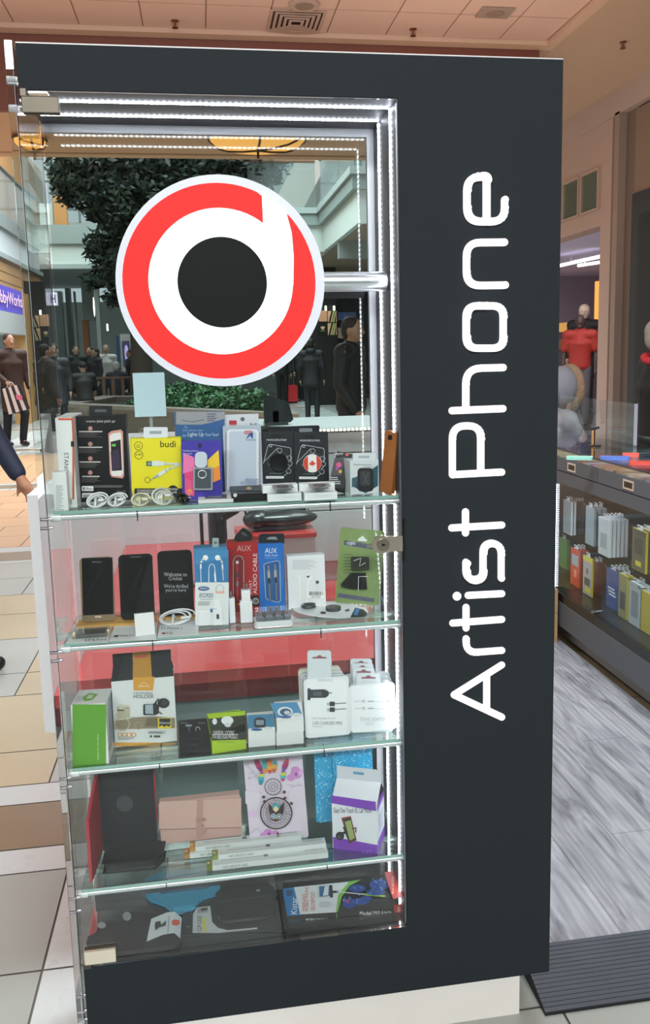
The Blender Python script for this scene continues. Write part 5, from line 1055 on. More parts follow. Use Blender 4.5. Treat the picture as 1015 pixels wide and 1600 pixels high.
# black armband with white label
bb, c = flatshape(cI, [(152, 440), (160, 405), (200, 385), (212, 345), (250, 325), (330, 322), (345, 285), (380, 278), (480, 290), (630, 300), (628, 400), (600, 440), (520, 455), (380, 470), (300, 480), (180, 455)], Z5, 0.012, M('#161719', 0.6), 'black_armband', 'black armband with a curled white label, at left of the case floor', 'armband')
m1 = MB()
for (x0, y0, x1, y1) in ((205, 330, 246, 362), (333, 278, 376, 322)):
    P = [atZ(90+x/3.2742, 1340+y/3.2742, Z5+0.0125)-c for x, y in circ2((x0+x1)/2, (y0+y1)/2, (x1-x0)/2, (y1-y0)/2, 16)]; m1.prism_ax([(q.x, q.y) for q in P], 0.012, 0.0128, 'z', M('#8a9094', 0.3))
m1.build('eyelet', bb)
m1 = MB(); n = 10; A = [(478, 300), (560, 280), (600, 282), (634, 296)]; B_ = [(454, 414), (540, 392), (596, 388), (626, 398)]
Pt = [atZ(90+x/3.2742, 1340+y/3.2742, Z5+0.02)-c for x, y in A]; Pb = [atZ(90+x/3.2742, 1340+y/3.2742, Z5+0.02)-c for x, y in B_]
hz = (0.014, 0.020, 0.022, 0.014); vs = [(q.x, q.y, hz[i]) for i, q in enumerate(Pt)]+[(q.x, q.y, hz[i]) for i, q in enumerate(Pb)]+[(q.x, q.y, hz[i]-0.001) for i, q in enumerate(Pt)]+[(q.x, q.y, hz[i]-0.001) for i, q in enumerate(Pb)]
m1.add(vs, [(i, i+1, 5+i, 4+i) for i in range(3)]+[(8+i, 12+i, 13+i, 9+i) for i in range(3)], M('#cfd9de', 0.4))
def lp(x, y): q = atZ(90+x/3.2742, 1340+y/3.2742, Z5+0.022)-c; return (q.x, q.y, 0.0226)
for pts, co in ([(500, 330), (525, 325), (530, 345), (555, 322), (552, 350), (520, 358), (500, 375), (496, 352)], '#2c3236'), ([(583, 325), (600, 316), (622, 322), (626, 340), (610, 350), (586, 346)], '#d0583a'), ([(568, 300), (574, 299), (566, 390), (560, 391)], '#9aa6ac'): m1.add([lp(*q) for q in pts], [tuple(range(len(pts)))], M(co))
m1.build('white_label', bb)
# ================================================================== kiosk furniture behind the showcase
white = M('#dfe3e4', 0.4); redm = M('#c63f40', 0.25, coat=0.4)
desk = empty('sales_desk', (0.3, 0.9, 0), 'white sales desk with a red top and pale back panels, behind the showcase', 'desk')
def dbox(nm, par, org, x0, x1, y0, y1, z0, z1, mt, bv=0.001):
    m1 = MB(); m1.box(x0-org[0], x1-org[0], y0-org[1], y1-org[1], z0-org[2], z1-org[2], mt); o = m1.build(nm, par)
    if bv: bevel(o, bv)
    return o
og = (0.3, 0.9, 0)
dbox('red_top', desk, og, -0.045, 0.92, 0.40, 1.90, 0.700, 0.732, redm)
dbox('side_panel', desk, og, -0.112, -0.046, 0.37, 1.93, 0.62, 1.190, white)
dbox('front_panel', desk, og, -0.03, 0.92, 0.46, 0.48, 0.05, 0.70, M('#8f9c9c', 0.4))  # white panel coloured grey, shade under the desk top put into the colour
dbox('front_rail', desk, og, -0.045, 0.92, 0.405, 0.42, 0.655, 0.700, M('#7c2529', 0.4))
dbox('red_light_strip', desk, og, -0.095, -0.088, 0.42, 1.40, 0.612, 0.618, M('#ff2d24', 0.4, em=14), 0)
dbox('back_panel', desk, og, -0.100, 0.92, 1.90, 1.93, 0.05, 1.185, M('#cfc9cc', 0.4))
cx0 = 0.425; cab = empty('drawer_cabinet', (0.7, 1.2, 0.732), 'white drawer cabinet with a dotted light strip along its top, standing on the red desk', 'cabinet')
og = (0.7, 1.2, 0.732)
dbox('cabinet_body', cab, og, cx0, 0.91, 1.165, 1.60, 0.7325, 1.236, white)
for x0, x1 in ((cx0+0.003, 0.618), (0.621, 0.907)):
    for z0, z1 in ((1.165, 1.233), (0.975, 1.162), (0.80, 0.972)):
        dbox('drawer', cab, og, x0, x1, 1.150, 1.165, z0, z1, M('#d3dadb', 0.35), 0.002)
dbox('counter_lip', cab, og, cx0-0.01, 0.915, 1.14, 1.61, 1.236, 1.250, M('#c8cfd0', 0.3))
m1 = MB(); m1.box(0.545-0.7, 0.88-0.7, 1.134-1.2, 1.140-1.2, 1.238-0.732, 1.244-0.732, led_mat('#fff3e2', 8, 0.0135, 0, 0.98)); m1.build('led_strip', cab)
# pedestal with red lid, scanner, monitor arm, tray
P0 = atY(432, 900, 0.92)
ped = empty('pedestal_drawer', (P0.x, 0.95, 0.733), 'small white box unit with a red lid, behind the blue cable box', 'cabinet')
m1 = MB(); m1.box(-0.115, 0.115, -0.08, 0.07, 0.0, 0.215, M('#c9cfce', 0.4)); m1.build('body', ped); m1 = MB(); m1.box(-0.12, 0.12, -0.085, 0.075, 0.215, 0.230, redm); bevel(m1.build('lid', ped), 0.003)
P1 = (P0.x+0.02, 0.95, 0.9645)
m1 = MB(); m1.mats = []; dk2 = M('#26282b', 0.3, coat=0.3)
m1.ell((0, 0, 0.030), (0.115, 0.05, 0.026), dk2, 20, 12); m1.ell((-0.07, 0, 0.030), (0.045, 0.045, 0.03), dk2, 16, 10); m1.box(-0.07, 0.02, -0.03, 0.03, 0.0, 0.02, M('#55585a', 0.4))
o = m1.build('card_terminal', loc=P1); tag(o, 'black card terminal lying on the red lid behind the shelves', 'card terminal')
m1 = MB(); m1.tube([(-0.10, 0.02, 0.03), (-0.11, 0.02, 0.07), (-0.085, 0.02, 0.12), (-0.07, 0.02, 0.13), (-0.065, 0.02, 0.05)], 0.004, dk2, 8); m1.build('cable', o)
P2 = atY(350, 835, 1.08)
arm = empty('desk_monitor', (P2.x, 1.08, 0.733), 'black monitor on a folding arm behind the red and blue cable boxes', 'monitor')
m1 = MB(); m1.box(-0.06, 0.03, -0.03, 0.05, 0.0, 0.02, dk2); m1.tube([(-0.02, 0, 0.02), (-0.02, 0, 0.283)], 0.030, dk2, 16); m1.build('base', arm)
m1 = MB(); m1.tube([(-0.02, 0, 0.283), (-0.02, 0, 0.319)], 0.022, M('#3a2a2a', 0.3, 0.4), 16); m1.build('joint', arm)
m1 = MB(); m1.tube([(-0.02, 0, 0.251), (0.03, 0.0, 0.274), (0.13, 0.0, 0.469)], 0.024, dk2, 12); m1.build('lower_arm', arm)
P4 = atY(452, 806, 1.085); m1 = MB(); v = Vector((P4.x-P2.x, 1.085-1.08, P4.z-0.733))
m1.prism([(v.x-0.055, v.z+0.03), (v.x+0.050, v.z+0.045), (v.x+0.055, v.z-0.045), (v.x, v.z-0.025), (v.x-0.02, v.z-0.020), (v.x-0.04, v.z+0.003), (v.x-0.058, v.z-0.008)], v.y-0.02, v.y+0.02, dk2); m1.build('screen_back', arm)
m1 = MB(); m1.tube([(0.13, 0, 0.469), (0.13, 0, 0.524), (v.x, v.y+0.01, 0.524), (v.x, v.y+0.01, v.z+0.02)], 0.014, dk2, 10); m1.build('upper_arm', arm)
P3 = atY(315, 830, 1.2); m1 = MB(); m1.tube([(0, 0, 0), (0, 0, 0.42)], 0.006, dk2, 10); m1.tube([(0, 0, 0), (0, 0, 0.01)], 0.04, dk2, 18); m1.ell((0, 0, 0.43), (0.012, 0.012, 0.015), dk2); o = m1.build('display_post', loc=(P3.x, 1.2, 0.733)); tag(o, 'thin black post standing on the red desk top', 'post')
# black slanted screen and sign stand on the cabinet
A = atY(412, 643, 1.3); m1 = MB(); m1.prism([(0, 0.06), (0.085, 0.028), (0.10, -0.03), (0.09, -0.04), (0.0, -0.04)], 0, 0.015, M('#2b2d2e', 0.25, coat=0.3)); m1.box(0.0, 0.08, -0.02, 0.05, -(A.z-1.2505), -(A.z-1.2505)+0.01, dk2)
m1.box(0.03, 0.05, 0.0, 0.015, -(A.z-1.2505), 0.0, dk2); o = m1.build('tablet_display', loc=(A.x, 1.3, A.z)); tag(o, 'black slanted tablet display standing on the white cabinet behind the phone grip cards', 'tablet')
a, b = atY(207, 583, 1.915), atY(260, 650, 1.915)
m1 = MB(); m1.box(a.x, b.x, 1.912, 1.915, b.z, a.z, M('#bcd0d8', 0.4, em=0.10)); o = m1.build('sign_holder'); tag(o, 'blank pale blue sign in a holder above the pale back panel of the desk', 'sign')
c0 = (a.x+b.x)/2; m1 = MB(); m1.box(c0-0.006, c0+0.006, 1.9155, 1.921, 1.186, b.z+0.02, M('#c8ccce', 0.2, 0.6)); m1.box(c0-0.05, c0+0.05, 1.90, 1.93, 1.1855, 1.19, M('#c8ccce', 0.2, 0.6)); m1.build('stand', o)
# ================================================================== second kiosk counter at the right
XK = 1.973; ct = empty('glass_counter', (2.3, 1.8, 0.05), 'dark grey kiosk counter with two drawers above a lit glass cabinet', 'counter')
og = (2.3, 1.8, 0.05); gm = M('#50545a', 0.5, noise=0.02, scale=100); ga = M('#3a3d42', 0.5)
YA, YB, XE = 0.7, 3.1, 2.62
def cbx(nm, *a, bv=0.001): return dbox(nm, ct, og, *a, bv)
cbx('lower_panel', XK, XK+0.02, YA, YB, 0.134, 0.255, gm); cbx('bottom_shelf', XK+0.002, XE, YA, YB, 0.255, 0.30, M('#17191b', 0.3))
cbx('plinth', XK+0.06, XE, YA, YB, 0.05, 0.134, M('#8a8a88', 0.4)); cbx('rail', XK-0.001, XK+0.03, YA, YB, 0.842, 0.900, gm)
cbx('counter_body', XK+0.035, XE, YA, YB, 0.845, 0.962, ga); cbx('back_panel', XE-0.06, XE, YA, YB, 0.30, 0.845, M('#39434b', 0.5))
for y0, y1 in ((1.865, 2.60), (1.12, 1.859), (0.71, 1.114)):
    d = cbx('drawer', XK-0.003, XK+0.034, y0, y1, 0.904, 0.966, gm)
    if y0 > 1.115 or True:
        yc = 2.127 if y0 > 1.8 else (1.578 if y0 > 1.1 else 0.9)
        m1 = MB(); oo = (2.3, 1.8, 0.05); fr = M('#cfd2d4', 0.25, 0.8)
        m1.box(XK-0.006-oo[0], XK-0.003-oo[0], yc-0.045-oo[1], yc+0.045-oo[1], 0.915-0.05, 0.955-0.05, fr); m1.box(XK-0.0065-oo[0], XK-0.0058-oo[0], yc-0.034-oo[1], yc+0.034-oo[1], 0.923-0.05, 0.947-0.05, M('#0c0d0f', 0.4)); m1.build('handle', d)
cbx('end_panel', XK+0.02, XE, YB-0.03, YB, 0.30, 0.845, M('#6a7882', 0.5))
cbx('glass_front', XK+0.006, XK+0.010, YA, YB, 0.30, 0.842, pane_mat('#f6fafa', 0.10), bv=0)
m1 = MB(); m1.tube([(XK-0.015-2.3, 1.86-1.8, 0.27), (XK+0.02-2.3, 1.86-1.8, 0.27)], 0.008, M('#b0b4b8', 0.2, 1), 12); m1.build('glass_lock', ct)
m1 = MB(); m1.box(XK+0.0-2.3, XK+0.006-2.3, 2.318-1.8, 2.330-1.8, 0.31-0.05, 0.83-0.05, led_mat(s=14)); m1.build('led_strip', ct)
m1 = MB(); m1.box(XK+0.03-2.3, XK+0.04-2.3, YA-1.8, 2.3-1.8, 0.835-0.05, 0.84-0.05, led_mat(s=40, axis=1)); m1.build('led_strip', ct)
cbx('tray_glass', XK, XK+0.004, YA, YB, 0.967, 1.000, pane_mat('#f2f8f9', 0.8), bv=0); cbx('top_glass', XK, XE, YA, YB, 1.000, 1.006, pane_mat('#f4f9fa', 0.7), bv=0)
cbx('edge_trim', XK-0.002, XK+0.004, YA, YB, 1.0, 1.007, M('#2a2d30', 0.3))
a, b = atX(992, 631, 2.36), atX(868, 619, 2.36)
m1 = MB(); m1.box(2.36, 2.366, a.y, 3.3, 1.0065, a.z, pane_mat('#f6f8f8', 0.12, 0.0, 0.025)); m1.box(2.355, 2.371, a.y-0.006, a.y, 1.0065, a.z, M('#9a9aa8', 0.3)); o = m1.build('glass_screen'); tag(o, 'upright clear glass screen standing on the dark kiosk counter', 'screen')
# cases in the tray under the top glass
cols = ['#c84a7a', '#3a8ad0', '#4ac0c8', '#e8e2e0', '#8a3ab0', '#d04038', '#2a2c34', '#d8a0b8', '#70c0a0', '#e0e4e8', '#3450b0', '#d86a3a']
cname = {'#c84a7a': 'pink', '#3a8ad0': 'blue', '#4ac0c8': 'turquoise', '#e8e2e0': 'cream', '#8a3ab0': 'violet', '#d04038': 'red', '#2a2c34': 'black', '#d8a0b8': 'pale pink', '#70c0a0': 'mint', '#e0e4e8': 'white', '#3450b0': 'deep blue', '#d86a3a': 'orange'}
ORD = ('first', 'second', 'third', 'fourth', 'fifth', 'sixth', 'seventh', 'eighth', 'ninth', 'tenth', 'eleventh', 'twelfth', 'thirteenth')
rnd = random.Random(11)
for j in range(3):
    for i in range(13):
        y = 1.02+i*0.115+rnd.uniform(-.01, .01); x = XK+0.045+j*0.19; c = cols[(i*5+j*4+rnd.randrange(3)) % 12]
        m1 = MB(); m1.prism_ax(rrect(-0.034, -0.070, 0.034, 0.070, 0.011), 0, 0.009, 'z', M(c, 0.25, coat=0.3)); m1.box(-0.026, 0.026, -0.058, 0.04, 0.009, 0.0095, M('#d8dade' if rnd.random() < .4 else c, 0.15, coat=0.8)); m1.box(-0.026, -0.008, 0.048, 0.062, 0.009, 0.0096, M('#15161a'))
        o = m1.build('phone_case', loc=(x+0.03, y, 0.9635)); o.rotation_euler = (0, 0, rnd.uniform(-.2, .2)+1.3)
        tag(o, '%s phone case, %s from near end, %s row under the counter glass' % (cname[c], ORD[i], ('front', 'middle', 'rear')[j]), 'phone case', 'phone cases under the %s row of counter glass' % ('front', 'middle', 'rear')[j])
# things on the glass
for (px, py, c, L_, lab) in ((905, 717, '#9ad8c8', 0.11, 'long pale green case on the counter glass'), (960, 717, '#5a78c8', 0.12, 'blue case on the counter glass'), (1000, 725, '#d04a40', 0.09, 'red case on the counter glass near the right edge'), (985, 712, '#e06058', 0.07, 'red glowing gadget on the counter glass behind the blue case')):
    P = atZ(px, py, 1.008); m1 = MB(); m1.prism_ax(rrect(-0.03, -L_/2, 0.03, L_/2, 0.01), 0, 0.012, 'z', M(c, 0.3, em=0.08)); o = m1.build('phone_case', loc=(P.x, P.y, 1.0065)); o.rotation_euler = (0, 0, 1.1); tag(o, lab, 'phone case')
P = atZ(928, 697, 1.008); m1 = MB(); m1.tube([(0, 0, 0.006), (0, 0, 0.085)], 0.004, dk2, 8); m1.tube([(-0.022, 0, 0.083), (0.022, 0, 0.092)], 0.006, dk2, 8); m1.box(-0.025, 0.025, -0.02, 0.02, 0, 0.008, dk2); o = m1.build('phone_stand', loc=(P.x, P.y, 1.0065)); tag(o, 'small black stand with a crossbar on the counter glass', 'stand')
# hanging packs in the lower cabinet
cK = (840, 750, 4.571)
def packs(ex, yt, yb, X0, n, t, gap, wy, face, edge, label, name='accessory_pack', extra=None):
    X0 = X0+0.06
    a = atX(cK[0]+ex/cK[2], cK[1]+yt/cK[2], X0); b = atX(cK[0]+ex/cK[2], cK[1]+yb/cK[2], X0); h = a.z-b.z; h = min(h, 0.29)
    for i in range(n):
        m1 = MB(); m1.box(0, t, 0, wy, 0, h, mm(edge)); m1.add([(-0.0004, 0.002, 0.002), (-0.0004, wy-0.002, 0.002), (-0.0004, wy-0.002, h-0.002), (-0.0004, 0.002, h-0.002)], [(0, 1, 2, 3)], mm(face))
        if extra and i == 0: extra(m1, wy, h)
        o = m1.build(name, loc=(X0+i*(t+gap), a.y, max(b.z, 0.302)))
        bevel(o, 0.001, 1); m2 = MB(); m2.box(t*.3, t*.3+0.001, wy*.3, wy*.7, h, h+0.02, M('#cfd6da', 0.3)); m2.build('hang_tab', o)
        nm_ = ('front', 'second', 'third', 'fourth', 'rear')[i if i < n-1 else 4] if n > 1 else ''
        tag(o, label if n == 1 else '%s one of the %s' % (nm_, label), 'package', None if n == 1 else label)
    m3 = MB(); m3.tube([(X0-0.03, a.y+wy/2, max(b.z, .302)+h+0.015), (XE-0.06, a.y+wy/2, max(b.z, .302)+h+0.015)], 0.0025, M('#6a6e72', 0.3, 0.8), 6); m3.tube([(X0-0.03, a.y+wy/2, max(b.z, .302)+h+0.015), (X0-0.036, a.y+wy/2, max(b.z, .302)+h+0.028)], 0.0025, M('#6a6e72', 0.3, 0.8), 6); o = m3.build('display_hook'); tag(o, 'thin metal hook carrying the '+label, 'hook')
def pr(cs):
    def f(m1, wy, h):
        for k, (y0, y1, z0, z1, c) in enumerate(cs): m1.add([(-0.0008-0.0002*k, wy*y0, h*z0), (-0.0008-0.0002*k, wy*y1, h*z0), (-0.0008-0.0002*k, wy*y1, h*z1), (-0.0008-0.0002*k, wy*y0, h*z1)], [(0, 1, 2, 3)], mm(c))
    return f
packs(240, 160, 400, 2.03, 2, 0.010, 0.006, 0.10, '#8d9aa4', '#d8dde0', 'pale boxed cases in the upper row beside the light strip')
packs(292, 165, 385, 2.075, 3, 0.014, 0.003, 0.10, '#3a4048', '#4a5058', 'dark grey packs in the upper row at left')
packs(400, 205, 480, 2.05, 3, 0.014, 0.012, 0.09, '#8ea0aa', '#a9b8c0', 'clear grey packs in the upper row, middle')
packs(512, 290, 562, 2.02, 5, 0.0135, 0.006, 0.11, '#c3cdd2', '#e6eaec', 'white slim packs in the upper row', extra=pr([(.2, .8, .2, .6, '#98a4aa')]))
packs(775, 378, 680, 2.02, 2, 0.010, 0.02, 0.12, '#5a5a44', '#d8c83a', 'yellow edged pack in the upper row at right', extra=pr([(.05, .95, .85, 1, '#4a4a3c'), (.3, .7, .12, .24, '#d8c83a'), (.2, .8, .4, .8, '#3c3e38')]))
packs(205, 500, 710, 2.12, 1, 0.02, 0, 0.10, '#6f9a4a', '#7aa050', 'green pack low down beside the light strip')
packs(300, 548, 818, 2.03, 3, 0.013, 0.006, 0.11, '#c8452a', '#b8402c', 'orange red packs in the lower row', extra=pr([(.15, .85, .55, .85, '#8fa0a4'), (.3, .6, .25, .45, '#d88a70')]))
packs(388, 592, 872, 2.02, 1, 0.008, 0, 0.10, '#a8a4a0', '#c8b838', 'yellow and grey pack right of the orange red ones', extra=pr([(.0, 1, .88, 1, '#d8c83a'), (.1, .7, .08, .2, '#d8c83a'), (.2, .8, .25, .45, '#3a3c38'), (.4, .6, .55, .7, '#7a3a50')]))
packs(440, 650, 880, 2.07, 2, 0.016, 0.004, 0.09, '#7a3230', '#6a2c2c', 'dark red packs in the lower row')
packs(578, 680, 968, 2.03, 4, 0.014, 0.006, 0.12, '#2c4a8c', '#31508f', 'blue packs with white stripes in the lower row', extra=pr([(.2, .75, .34, .38, '#dfe4ee'), (.25, .8, .42, .46, '#dfe4ee'), (.3, .85, .50, .54, '#dfe4ee')]))
packs(640, 712, 1030, 2.015, 2, 0.010, 0.01, 0.08, '#8c8a5a', '#d0c038', 'yellow pack right of the blue ones', extra=pr([(.2, .8, .2, .6, '#4a4c48')]))
packs(742, 795, 1112, 2.012, 2, 0.014, 0.012, 0.11, '#a8b0b4', '#d8dde0', 'clear white pack in the lower row at right', extra=pr([(.25, .8, .2, .8, '#7d868c')]))
packs(812, 825, 1125, 2.012, 1, 0.012, 0, 0.09, '#b8a83a', '#d8c83a', 'yellow pack cut by the right edge of view')
# cardboard box on the planks
a = atZ(873, 1006, 0.05); m1 = MB(); kb = M('#a8855c', 0.8, noise=0.06, scale=30); m1.box(1.78, XK-0.012, a.y+0.02, a.y+0.30, 0.05, 0.32, kb); m1.box(1.78, XK-0.012, a.y+0.0195, a.y+0.301, 0.20, 0.203, M('#7d6242')); o = m1.build('cardboard_box'); tag(o, 'brown cardboard box on the grey planks, half hidden beside the counter', 'box'); 
m2 = MB(); m2.box(1.86, 1.90, a.y+0.0185, a.y+0.0195, 0.05, 0.32, M('#c0a070', 0.3)); m2.build('packing_tape', o)
# ================================================================== the mall beyond
wh = M('#cdd6d2', 0.6); gband = M('#8f9a98', 0.5); gband2 = M('#a9b3b1', 0.5); soff = M('#a08c78', 0.8); dark = M('#222424', 0.5)
def sbox(name, x0, x1, y0, y1, z0, z1, mt, m2=None):
    m1 = m2 or MB(); m1.box(x0, x1, y0, y1, z0, z1, mt); return m1 if m2 is not None else struct(m1.build(name))
# right upper gallery: parapet, bulkhead, soffit
XR = 3.0
yc = atX(546, 259, XR).y; ztop = atX(546, 259, XR).z
yd = atX(494, 327, XR).y
H = lambda py: atY(546, py, yc).z
b1, b2, b3, b4 = ztop, H(271), H(294), H(347)
m1 = MB()
for (xa, xb, ya, yb) in ((XR, 9, yc, yc+0.25), (XR, XR+0.25, yc+0.4, yd-0.001)):
    m1.box(xa, xb, ya, yb, b2, b1, gband2); m1.box(xa+0.05, xb, ya+0.05 if xb > 8 else ya-0.15, yb, b3, b2, gband); m1.box(xa+0.15, xb, ya+0.15 if xb > 8 else ya-0.15, yb, b4, b3, wh)
    if xb < 8: m1.box(xa, xb, ya-0.15, ya, b2, b1, gband2)
m1.box(1.9, XR+0.2, yd, yd+0.25, b2, b1, gband2); m1.box(1.9, XR+0.2, yd+0.05, yd+0.25, b3, b2, gband); m1.box(1.9, XR+0.2, yd+0.15, yd+0.4, b4, b3, wh)
m1.box(XR+0.26, 9, yc+0.26, 30, b4-0.004, b4+0.1, soff)
struct(m1.build('wall_gallery_right'))
gl2 = pane_mat('#dfe6e4', 0.6, 0.05, 0.10)
m1 = MB(); m1.box(XR+0.1, XR+0.12, yc+0.1, yd, b1, b1+1.0, gl2); m1.box(XR+0.1, 9, yc+0.1, yc+0.12, b1, b1+1.0, gl2); m1.box(1.5, XR, yd+0.1, yd+0.12, b1, b1+1.0, gl2)
o = m1.build('glass_railing'); tag(o, 'grey glass railing with handrail on the upper gallery at right', 'railing')
m1 = MB(); m1.tube([(XR+0.11, yc+0.1, b1+1.02), (XR+0.11, yd, b1+1.02)], 0.04, M('#8a8f8e', 0.3, 0.6), 8); m1.tube([(0.9, yd+0.11, b1+1.02), (XR, yd+0.11, b1+1.02)], 0.05, M('#9a7660', 0.4), 8); m1.build('handrail', o)
# ground floor shops at right under the gallery
m1 = MB(); m1.box(XR+3.6, XR+3.8, yc+1.5, 30, 0, b4, dark); m1.box(2.6, 9, 25.0, 25.2, 0, b4, dark); struct(m1.build('wall_right'))
m1 = MB(); m1.box(XR+0.2, 9, yc+2.6, yc+2.8, b4-0.35, b4, gband); struct(m1.build('trim_3'))
a, b = atY(564, 400, 24.0), atY(580, 425, 24); m1 = MB(); m1.box(a.x, b.x, 23.9, 24.0, b.z, a.z, M('#c8303a', 0.5, em=0.4)); o = m1.build('shop_sign'); tag(o, 'small red shop sign under the gallery at right', 'sign')
# shop window wall with printed panels
def panel_px(x0, y0, x1, y1, Y, c, em=0.0, nm='poster', lab='', cat='poster', group=None, draw=None):
    a, b = atY(x0, y0, Y), atY(x1, y1, Y); m1 = MB(); m1.box(a.x, b.x, Y, Y+0.05, b.z, a.z, M(c, 0.5, em=em))
    if draw: draw(m1, a, b, Y)
    o = m1.build(nm); tag(o, lab, cat, group); return o
def trefoil(m1, a, b, Y):
    cx, cz = (a.x+b.x)/2, (a.z+b.z)/2; s = (b.x-a.x)/2; c = M('#e8c8a0', 0.5, em=0.5)
    for dx, dz, rx, rz, t in ((0, .30, .13, .34, 0), (-.30, .22, .12, .30, .6), (.30, .22, .12, .30, -.6)):
        pts = [(rx*math.cos(k*PI/10)*s, rz*math.sin(k*PI/10)*s) for k in range(20)]; ct_, st_ = math.cos(t), math.sin(t)
        m1.poly([(cx+dx*s+x*ct_-z*st_, Y-0.01, cz+dz*s+x*st_+z*ct_) for x, z in pts], c)
    m1.box(cx-.32*s, cx+.32*s, Y-0.012, Y-0.01, cz-.22*s, cz-.12*s, c); m1.box(cx-.55*s, cx+.55*s, Y-0.012, Y-0.01, cz-.62*s, cz-.42*s, M('#6a8a4a', 0.5, em=0.3))
def stripes(m1, a, b, Y):
    w, h = b.x-a.x, a.z-b.z; 
    for k in range(3):
        u = 0.05+k*.32; m1.poly([(a.x+w*u, Y-0.01, b.z), (a.x+w*(u+.2), Y-0.01, b.z), (a.x+w*min(1, u+.55), Y-0.01, a.z), (a.x+w*min(1, u+.35), Y-0.01, a.z)], M('#1d1f1c' if k != 1 else '#7a9a50', 0.5, em=0.0 if k != 1 else 0.3))
panel_px(498, 485, 511, 502, 22.0, '#d8a080', 0.45, lab='pale orange picture panel in the far shop window, upper left', draw=None)
panel_px(497, 505, 511, 522, 22.0, '#15171a', 0.0, lab='dark panel with a pale three-leaf mark and green bar in the far shop window', draw=trefoil)
panel_px(512, 486, 526, 503, 22.0, '#e0b890', 0.4, lab='upper tan panel with green and black diagonal stripes in the far shop window', draw=stripes)
panel_px(512, 505, 526, 523, 22.0, '#e0b890', 0.4, lab='lower tan panel with diagonal stripes in the far shop window', draw=stripes)
panel_px(528, 488, 556, 500, 22.0, '#3a4a70', 0.2, lab='blue lit shelf panel in the far shop window')
panel_px(528, 512, 560, 528, 22.0, '#8a7a68', 0.3, lab='pale brown panel in the far shop window behind the standing person')
m1 = MB()
for x in (507, 520): 
    a = atY(x, 478, 21.8); b = atY(x+3, 485, 21.8); m1.box(a.x, b.x, 21.78, 21.8, b.z, a.z, M('#fff6e8', 0.5, em=5))
o = m1.build('ceiling_spot'); tag(o, 'pair of bright spot lamps above the far shop panels', 'lamp')
sbox('wall_shopfront', atY(478, 500, 22.1).x, 4.0, 22.1, 22.3, 0, b4, M('#1b1d1e', 0.4))
# left side: gallery along the mall and across, with shops under it
XL = -3.6; zt = atX(0, 331, XL).z; ye = atX(62, 378, XL).y
def zx(py): return atX(0, py, XL).z
l1, l2, l3, l4 = zx(331), zx(352), zx(393), zx(446)
m1 = MB(); m1.box(XL-0.4, XL, 10, ye, l2, l1, gband); m1.box(XL-0.4, XL-0.06, 10, ye, l3, l2, M('#d6e0e2', 0.6)); m1.box(XL-0.4, XL+0.02, 10, ye, l3-0.1, l3, gband2)
m1.box(XL-0.4, XL-0.05, 10, ye, l4, l3-0.1, M('#c9a06c', 0.5, noise=0.06, scale=2)); struct(m1.build('wall_left'))
m1 = MB(); 
for k in range(3): m1.box(XL-0.06, XL-0.045, 10, ye, l4+(l3-l4)*(k+.6)/3.4, l4+(l3-l4)*(k+.6)/3.4+0.015, M('#8a6a40'))
struct(m1.build('trim_4'))
m1 = MB(); m1.box(XL-0.06, XL-0.04, 10, ye, l1, l1+0.95, gl2); o = m1.build('glass_railing'); tag(o, 'grey glass railing on the upper gallery at far left', 'railing')
m1 = MB(); m1.tube([(XL-0.05, 10, l1+0.98), (XL-0.05, ye, l1+0.98)], 0.04, M('#3a3d3e', 0.3, 0.5), 8); m1.build('handrail', o)
m1 = MB(); m1.box(XL-1.6, XL-1.4, 10, 32, l2, 8, M('#b98a54', 0.6)); m1.box(XL-1.5, XL-0.9, 17.0, 18.4, l2, 7.5, M('#c08a4e', 0.6)); struct(m1.build('wall_gallery_left'))
# shop sign and shopfront at left
a, b = atX(0, 446, XL), atX(31, 484, XL); ys0, ys1 = a.y-1.2, b.y; zs0, zs1 = atX(0, 485, XL).z, a.z
e = empty('shop_sign', (XL, (ys0+ys1)/2, zs0), 'violet shop sign with pale raised lettering above the left shop', 'sign')
m1 = MB(); m1.box(-0.02, 0.06, -(ys1-ys0)/2, (ys1-ys0)/2, 0, zs1-zs0, M('#5a50b8', 0.5, em=0.5)); m1.build('backing', e)
vs, fs = text_geo('HobbyWorks'); m1 = MB(); Wd = ys1-ys0; hh = zs1-zs0
m1.add([(0.10, -Wd/2+0.05+(Wd-0.25)*u, hh*(.12+.66*v)) for u, v in vs], fs, M('#f0c8e0', 0.4, em=0.9)); m1.add([(0.075, -Wd/2+0.08+(Wd-0.25)*u, hh*(.09+.66*v)) for u, v in vs], fs, M('#2a1a4a', 0.4)); m1.build('lettering', e)
m1 = MB(); m1.box(XL-0.3, XL+0.1, 10, b.y+0.1, zs0-0.45, zs0-0.02, M('#c3cac8', 0.5)); m1.box(XL-0.3, XL+0.05, b.y+0.1, b.y+1.4, 0, l4, M('#c39a64', 0.5, noise=0.05, scale=2))
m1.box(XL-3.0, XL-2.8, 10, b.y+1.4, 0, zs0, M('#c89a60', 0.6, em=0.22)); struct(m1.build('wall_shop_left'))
m1 = MB(); 
for i in range(5):
    for j in range(3): m1.box(XL-2.75, XL-2.7, 14+i*1.3, 14.4+i*1.3, 1.2+j*.5, 1.45+j*.5, M(('#e8d070', '#d8a858', '#f0e0b0')[(i+j) % 3], 0.5, em=0.8))
o = m1.build('shop_shelf_goods'); tag(o, 'softly lit goods on the back wall of the left shop', 'goods', kind='stuff')
